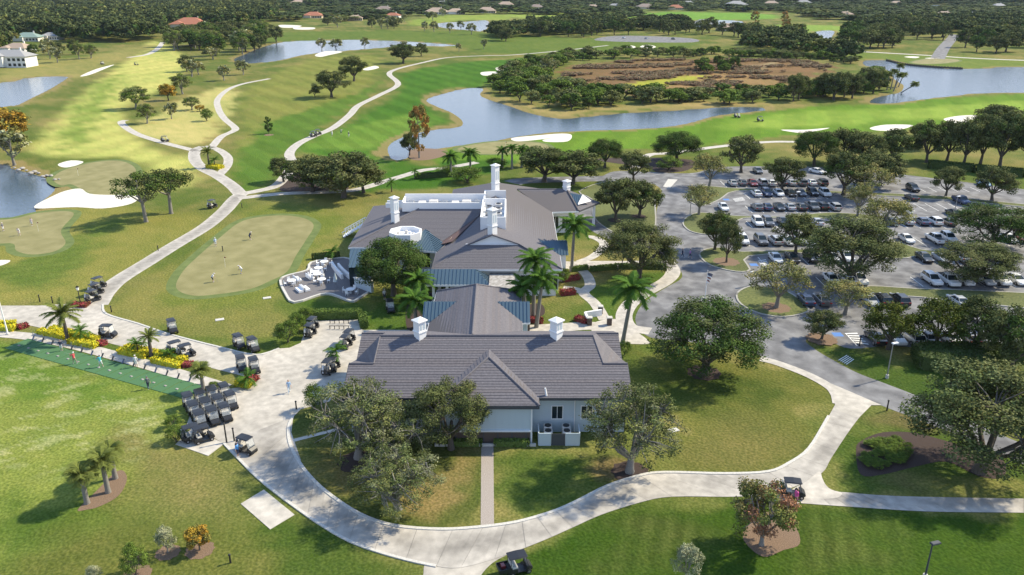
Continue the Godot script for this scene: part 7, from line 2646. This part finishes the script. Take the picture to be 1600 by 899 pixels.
	for k in 7:
		var at: Vector3 = g([507, 496, 456, 503, 548, 493, 498][k], [416, 436, 446, 444, 460, 432, 426][k]) + V(0, 0.2, 0)
		var t := thing("terrace_table", "white round table %s" % tn[k], "table", at, 0.0, "terrace tables")
		var b := MB.new()
		b.cyl(V(0, 0.7, 0), V(0, 0.76, 0), 0.75, 0.75, 16)
		part("tabletop", b.mesh(), M.white, t)
		b = MB.new()
		b.cyl(V(0, 0, 0), V(0, 0.7, 0), 0.2, 0.08, 8)
		part("pedestal", b.mesh(), M.white, t)
		for j in 4:
			var az := TAU * (j + 0.3 * k) / 4.0
			var c := thing("terrace_chair", "white chair, %s at the round table %s" % [["first", "second", "third", "fourth"][j], tn[k]], "chair", at + V(cos(az), 0, sin(az)) * 1.15, -az - PI / 2, "terrace chairs")
			b = MB.new()
			b.bevel_box(V(0, 0.45, 0), V(0.5, 0.08, 0.5), 0.02)
			part("seat", b.mesh(), M.white, c)
			b = MB.new()
			b.bevel_box(V(0, 0.72, -0.24), V(0.5, 0.48, 0.06), 0.02)
			part("backrest", b.mesh(), M.white, c)
			for x in [-0.2, 0.2]:
				for z in [-0.2, 0.2]:
					b = MB.new()
					b.box(V(x, 0.2, z), V(0.05, 0.42, 0.05))
					part("leg", b.mesh(), M.white, c)
	for k in 4:
		var at: Vector3 = g([465, 478, 468, 485][k], [440, 455, 457, 437][k]) + V(0, 0.2, 0)
		var t := thing("terrace_sofa", "white outdoor sofa, %s at the terrace's left end" % ["long upper one", "long lower one", "outer one", "upper right one"][k], "sofa", at, 0.6 + (PI if k == 2 else 0.0), "terrace sofas")
		var b := MB.new()
		b.bevel_box(V(0, 0.25, 0), V(0.85, 0.4, 2.0), 0.05)
		part("seat", b.mesh(), M.white, t)
		b = MB.new()
		b.bevel_box(V(-0.42, 0.5, 0), V(0.16, 0.7, 2.0), 0.04)
		part("backrest", b.mesh(), M.white, t)
	var um := thing("closed_umbrella", "folded pale umbrella standing over a terrace table", "umbrella", g(525, 452) + V(0, 0.2, 0))
	b1 = MB.new()
	b1.tube([V(0, 0, 0), V(0, 2.8, 0)], [0.04, 0.04], 6)
	part("pole", b1.mesh(), M.metal_grey, um)
	b1 = MB.new()
	b1.cyl(V(0, 1.2, 0), V(0, 2.8, 0), 0.42, 0.05, 10)
	part("canopy", b1.mesh(), M.siding, um)
	# garden wall and brick piers by the forecourt
	var gw := thing("garden_wall", "white garden wall beside the red flower bed", "wall")
	for q in [[914, 497, 940, 493], [914, 497, 918, 506]]:
		var p0 := g(q[0], q[1])
		var p1 := g(q[2], q[3])
		var b := MB.new()
		b.box((p0 + p1) * 0.5 + V(0, 0.5, 0), V((p1 - p0).length(), 1.0, 0.35), Basis(Vector3.UP, atan2(-(p1 - p0).z, (p1 - p0).x)))
		part("wall_run", b.mesh(), M.white, gw)
	for q in [[921, 508, "beside the red bed"], [952, 508, "in the middle of the forecourt"], [938, 490, "at the garden wall's end"], [824, 516, "left by the royal palms"]]:
		var o := thing("brick_pier", "dark brick pier %s" % q[2], "pier", g(q[0], q[1]), 0.0, "brick piers")
		var b := MB.new()
		b.box(V(0, 0.6, 0), V(0.7, 1.2, 0.7))
		part("shaft", b.mesh(), M.brick_dark, o)
		b = MB.new()
		b.bevel_box(V(0, 1.26, 0), V(0.85, 0.14, 0.85), 0.04)
		part("cap", b.mesh(), M.kerb, o)
	# lamps, flags and posts
	for q in [[1386, 591, 537, "lamp post on the grass below the parking lot"], [1445, 905, 850, "lamp post at the bottom edge of the right lawn"], [1243, 325, 300, "lamp post in the second parking row"], [1492, 331, 307, "lamp post by the dark blue pickup"], [1394, 385, 352, "lamp post beside the bare-branched tree"], [1078, 338, 312, "lamp post on the upper island tip"], [1172, 447, 425, "lamp post beside the drop-off"]]:
		lamp_post(q[0], q[1], q[2], q[3], "lot lamps", M.trim_dark if q[0] == 1445 else null)
	var ln := thing("street_lantern", "black street lantern in the red bed by the path", "lantern", g(126, 477))
	var b := MB.new()
	b.tube([V(0, 0, 0), V(0, 2.6, 0)], [0.1, 0.06], 8)
	part("pole", b.mesh(), M.black, ln)
	b = MB.new()
	b.cyl(V(0, 2.6, 0), V(0, 3.1, 0), 0.16, 0.26, 6)
	part("lamp_glass", b.mesh(), M.lamp_glass, ln)
	b = MB.new()
	b.cyl(V(0, 3.1, 0), V(0, 3.35, 0), 0.32, 0.04, 6)
	part("lamp_cap", b.mesh(), M.black, ln)
	var fp := thing("flagpole", "white flagpole with a striped flag in the drop-off circle", "flagpole", g(1102, 466))
	var fh := tall(466, 424)
	b = MB.new()
	b.tube([V(0, 0, 0), V(0, fh, 0)], [0.08, 0.04], 8)
	part("pole", b.mesh(), M.white, fp)
	b = MB.new()
	b.ball(V(0, fh + 0.08, 0), V(0.1, 0.1, 0.1), 5, 8)
	part("finial", b.mesh(), M.rim, fp)
	for k in 7:
		b = MB.new()
		for j in 5:
			var x0 := 0.06 + j * 0.16 * (1.0 - 0.1 * k)
			var x1 := 0.06 + (j + 1) * 0.16 * (1.0 - 0.1 * k)
			var y0 := fh - 0.2 - k * 0.24 - j * 0.06
			var y1 := fh - 0.2 - (k + 1) * 0.24 - j * 0.06
			var w0 := 0.12 * sin(j * 1.4)
			var w1 := 0.12 * sin((j + 1) * 1.4)
			b.tri(V(x0, y0, w0), V(x1, y0 - 0.06, w1), V(x1, y1 - 0.06, w1))
			b.tri(V(x0, y0, w0), V(x1, y1 - 0.06, w1), V(x0, y1, w0))
		part("flag_stripe", b.mesh(), M["car dark blue"] if k < 2 else (M["car dark red"] if k % 2 else M.white), fp)
	b = MB.new()
	b.cyl(V(0, 0, 0), V(0, 0.12, 0), 0.5, 0.45, 12)
	part("base", b.mesh(), M.kerb, fp)
	var wp := thing("white_mast", "tall white mast leaning at the left edge by the range", "mast", g(12, 523))
	b = MB.new()
	b.tube([V(0, 0, 0), V(-0.1, tall(523, 470), 0)], [0.12, 0.07], 8)
	part("pole", b.mesh(), M.white, wp)
	b = MB.new()
	b.cyl(V(0, 0, 0), V(0, 0.2, 0), 0.3, 0.25, 10)
	part("base", b.mesh(), M.kerb, wp)
	for q in [[354, 692, 2.4, "at the kerb by the cart block"], [366, 690, 1.6, "beside the cart at the kerb"], [463, 640, 1.0, "at the bend of the drive"], [62, 472, 1.1, "on the lawn left of the lantern"], [82, 474, 1.0, "on the lawn nearer the lantern"], [174, 488, 0.9, "at the corner of the practice lawn"], [1343, 541, 1.4, "at the hatched bay"], [1386, 642, 1.3, "where path and drive part"], [360, 880, 0.8, "alone on the lower left lawn"], [348, 393, 0.9, "beside the path at the practice green"], [247, 392, 0.9, "beside the path above the carts"], [378, 325, 0.9, "at the path fork"]]:
		marker(q[0], q[1], q[2], M.black, "small dark post " + q[3])
	# racks on the court
	for k in 2:
		var o := thing("bag_rack", "low dark bag rack on the court, %s row" % ["upper", "lower"][k], "rack", g(530, 506 + 9 * k) + V(0, 0.03, 0), 0.0, "bag racks")
		for j in 5:
			b = MB.new()
			b.tube([V(-1.4 + j * 0.7, 0, 0), V(-1.4 + j * 0.7, 0.6, 0)], [0.06, 0.06], 5)
			part("upright", b.mesh(), M.black, o)
		b = MB.new()
		b.tube([V(-1.5, 0.55, 0), V(1.5, 0.55, 0)], [0.06, 0.06], 5)
		part("rail", b.mesh(), M.black, o)
	# flags on the greens
	for q in [[122, 275, "upper left"], [60, 362, "lower left"], [352, 418, "practice"], [790, 232, "rear"], [1460, 97, "far right"]]:
		var o := thing("pin_flag", "thin flagstick with a small flag on the %s green" % q[2], "flagstick", g(q[0], q[1]), 0.0, "flagsticks")
		b = MB.new()
		b.tube([V(0, 0, 0), V(0, 2.1, 0)], [0.02, 0.015], 4)
		part("stick", b.mesh(), M.white, o)
		b = MB.new()
		b.tri(V(0, 2.1, 0), V(0, 1.75, 0), V(0.45, 1.92, 0.05))
		part("flag", b.mesh(), M["car dark red"], o)
	# timber sea wall of the far right green
	var sw := thing("sea_wall", "dark timber sea wall below the far right green", "wall")
	var line := path2([[1385, 94], [1412, 100], [1450, 104], [1505, 107]], false, 0.0, 12)
	for i in line.size() - 1:
		var p := (line[i] + line[i + 1]) * 0.5
		var d := line[i + 1] - line[i]
		b = MB.new()
		b.box(v3(p, 0.0), V(d.length(), 1.0, 0.2), Basis(Vector3.UP, atan2(-d.y, d.x)))
		part("board", b.mesh(), M.bark, sw)
		b = MB.new()
		b.cyl(v3(line[i], -0.6) + V(0, 0, 0.25), v3(line[i], 0.9) + V(0, 0, 0.25), 0.28, 0.26, 7)
		part("pile", b.mesh(), M.bark, sw)
	# boulders on the left lake's bank
	var rr := RandomNumberGenerator.new()
	rr.seed = 91
	for k in 12:
		var t := k / 11.0
		var o := thing("boulder", "%s of the pale boulders on the left lake's bank, from the left" % ordinal(k), "boulder", g(22 + 70 * t, 263 + 18 * t + 2.5 * sin(k * 2.0)) + V(0, 0.05, 0), rr.randf() * TAU, "lake bank boulders")
		b = MB.new()
		var s := rr.randf_range(0.35, 0.8)
		b.ball(V(0, s * 0.25, 0), V(s * 1.2, s * 0.6, s), 4, 6)
		part("stone", b.mesh(), M.membrane, o)
	for q in [[1052, 673, "right of the front building's broad oak"], [343, 500, "on the practice lawn above the court"], [417, 466, "on the lawn left of the terrace"]]:
		var o := thing("utility_cover", "pale square utility cover %s" % q[2], "cover", g(q[0], q[1]), 0.4, "utility covers")
		b = MB.new()
		b.bevel_box(V(0, 0.05, 0), V(1.3, 0.1, 0.8), 0.03)
		part("lid", b.mesh(), M.kerb, o)
	print("done ", Time.get_ticks_msec())
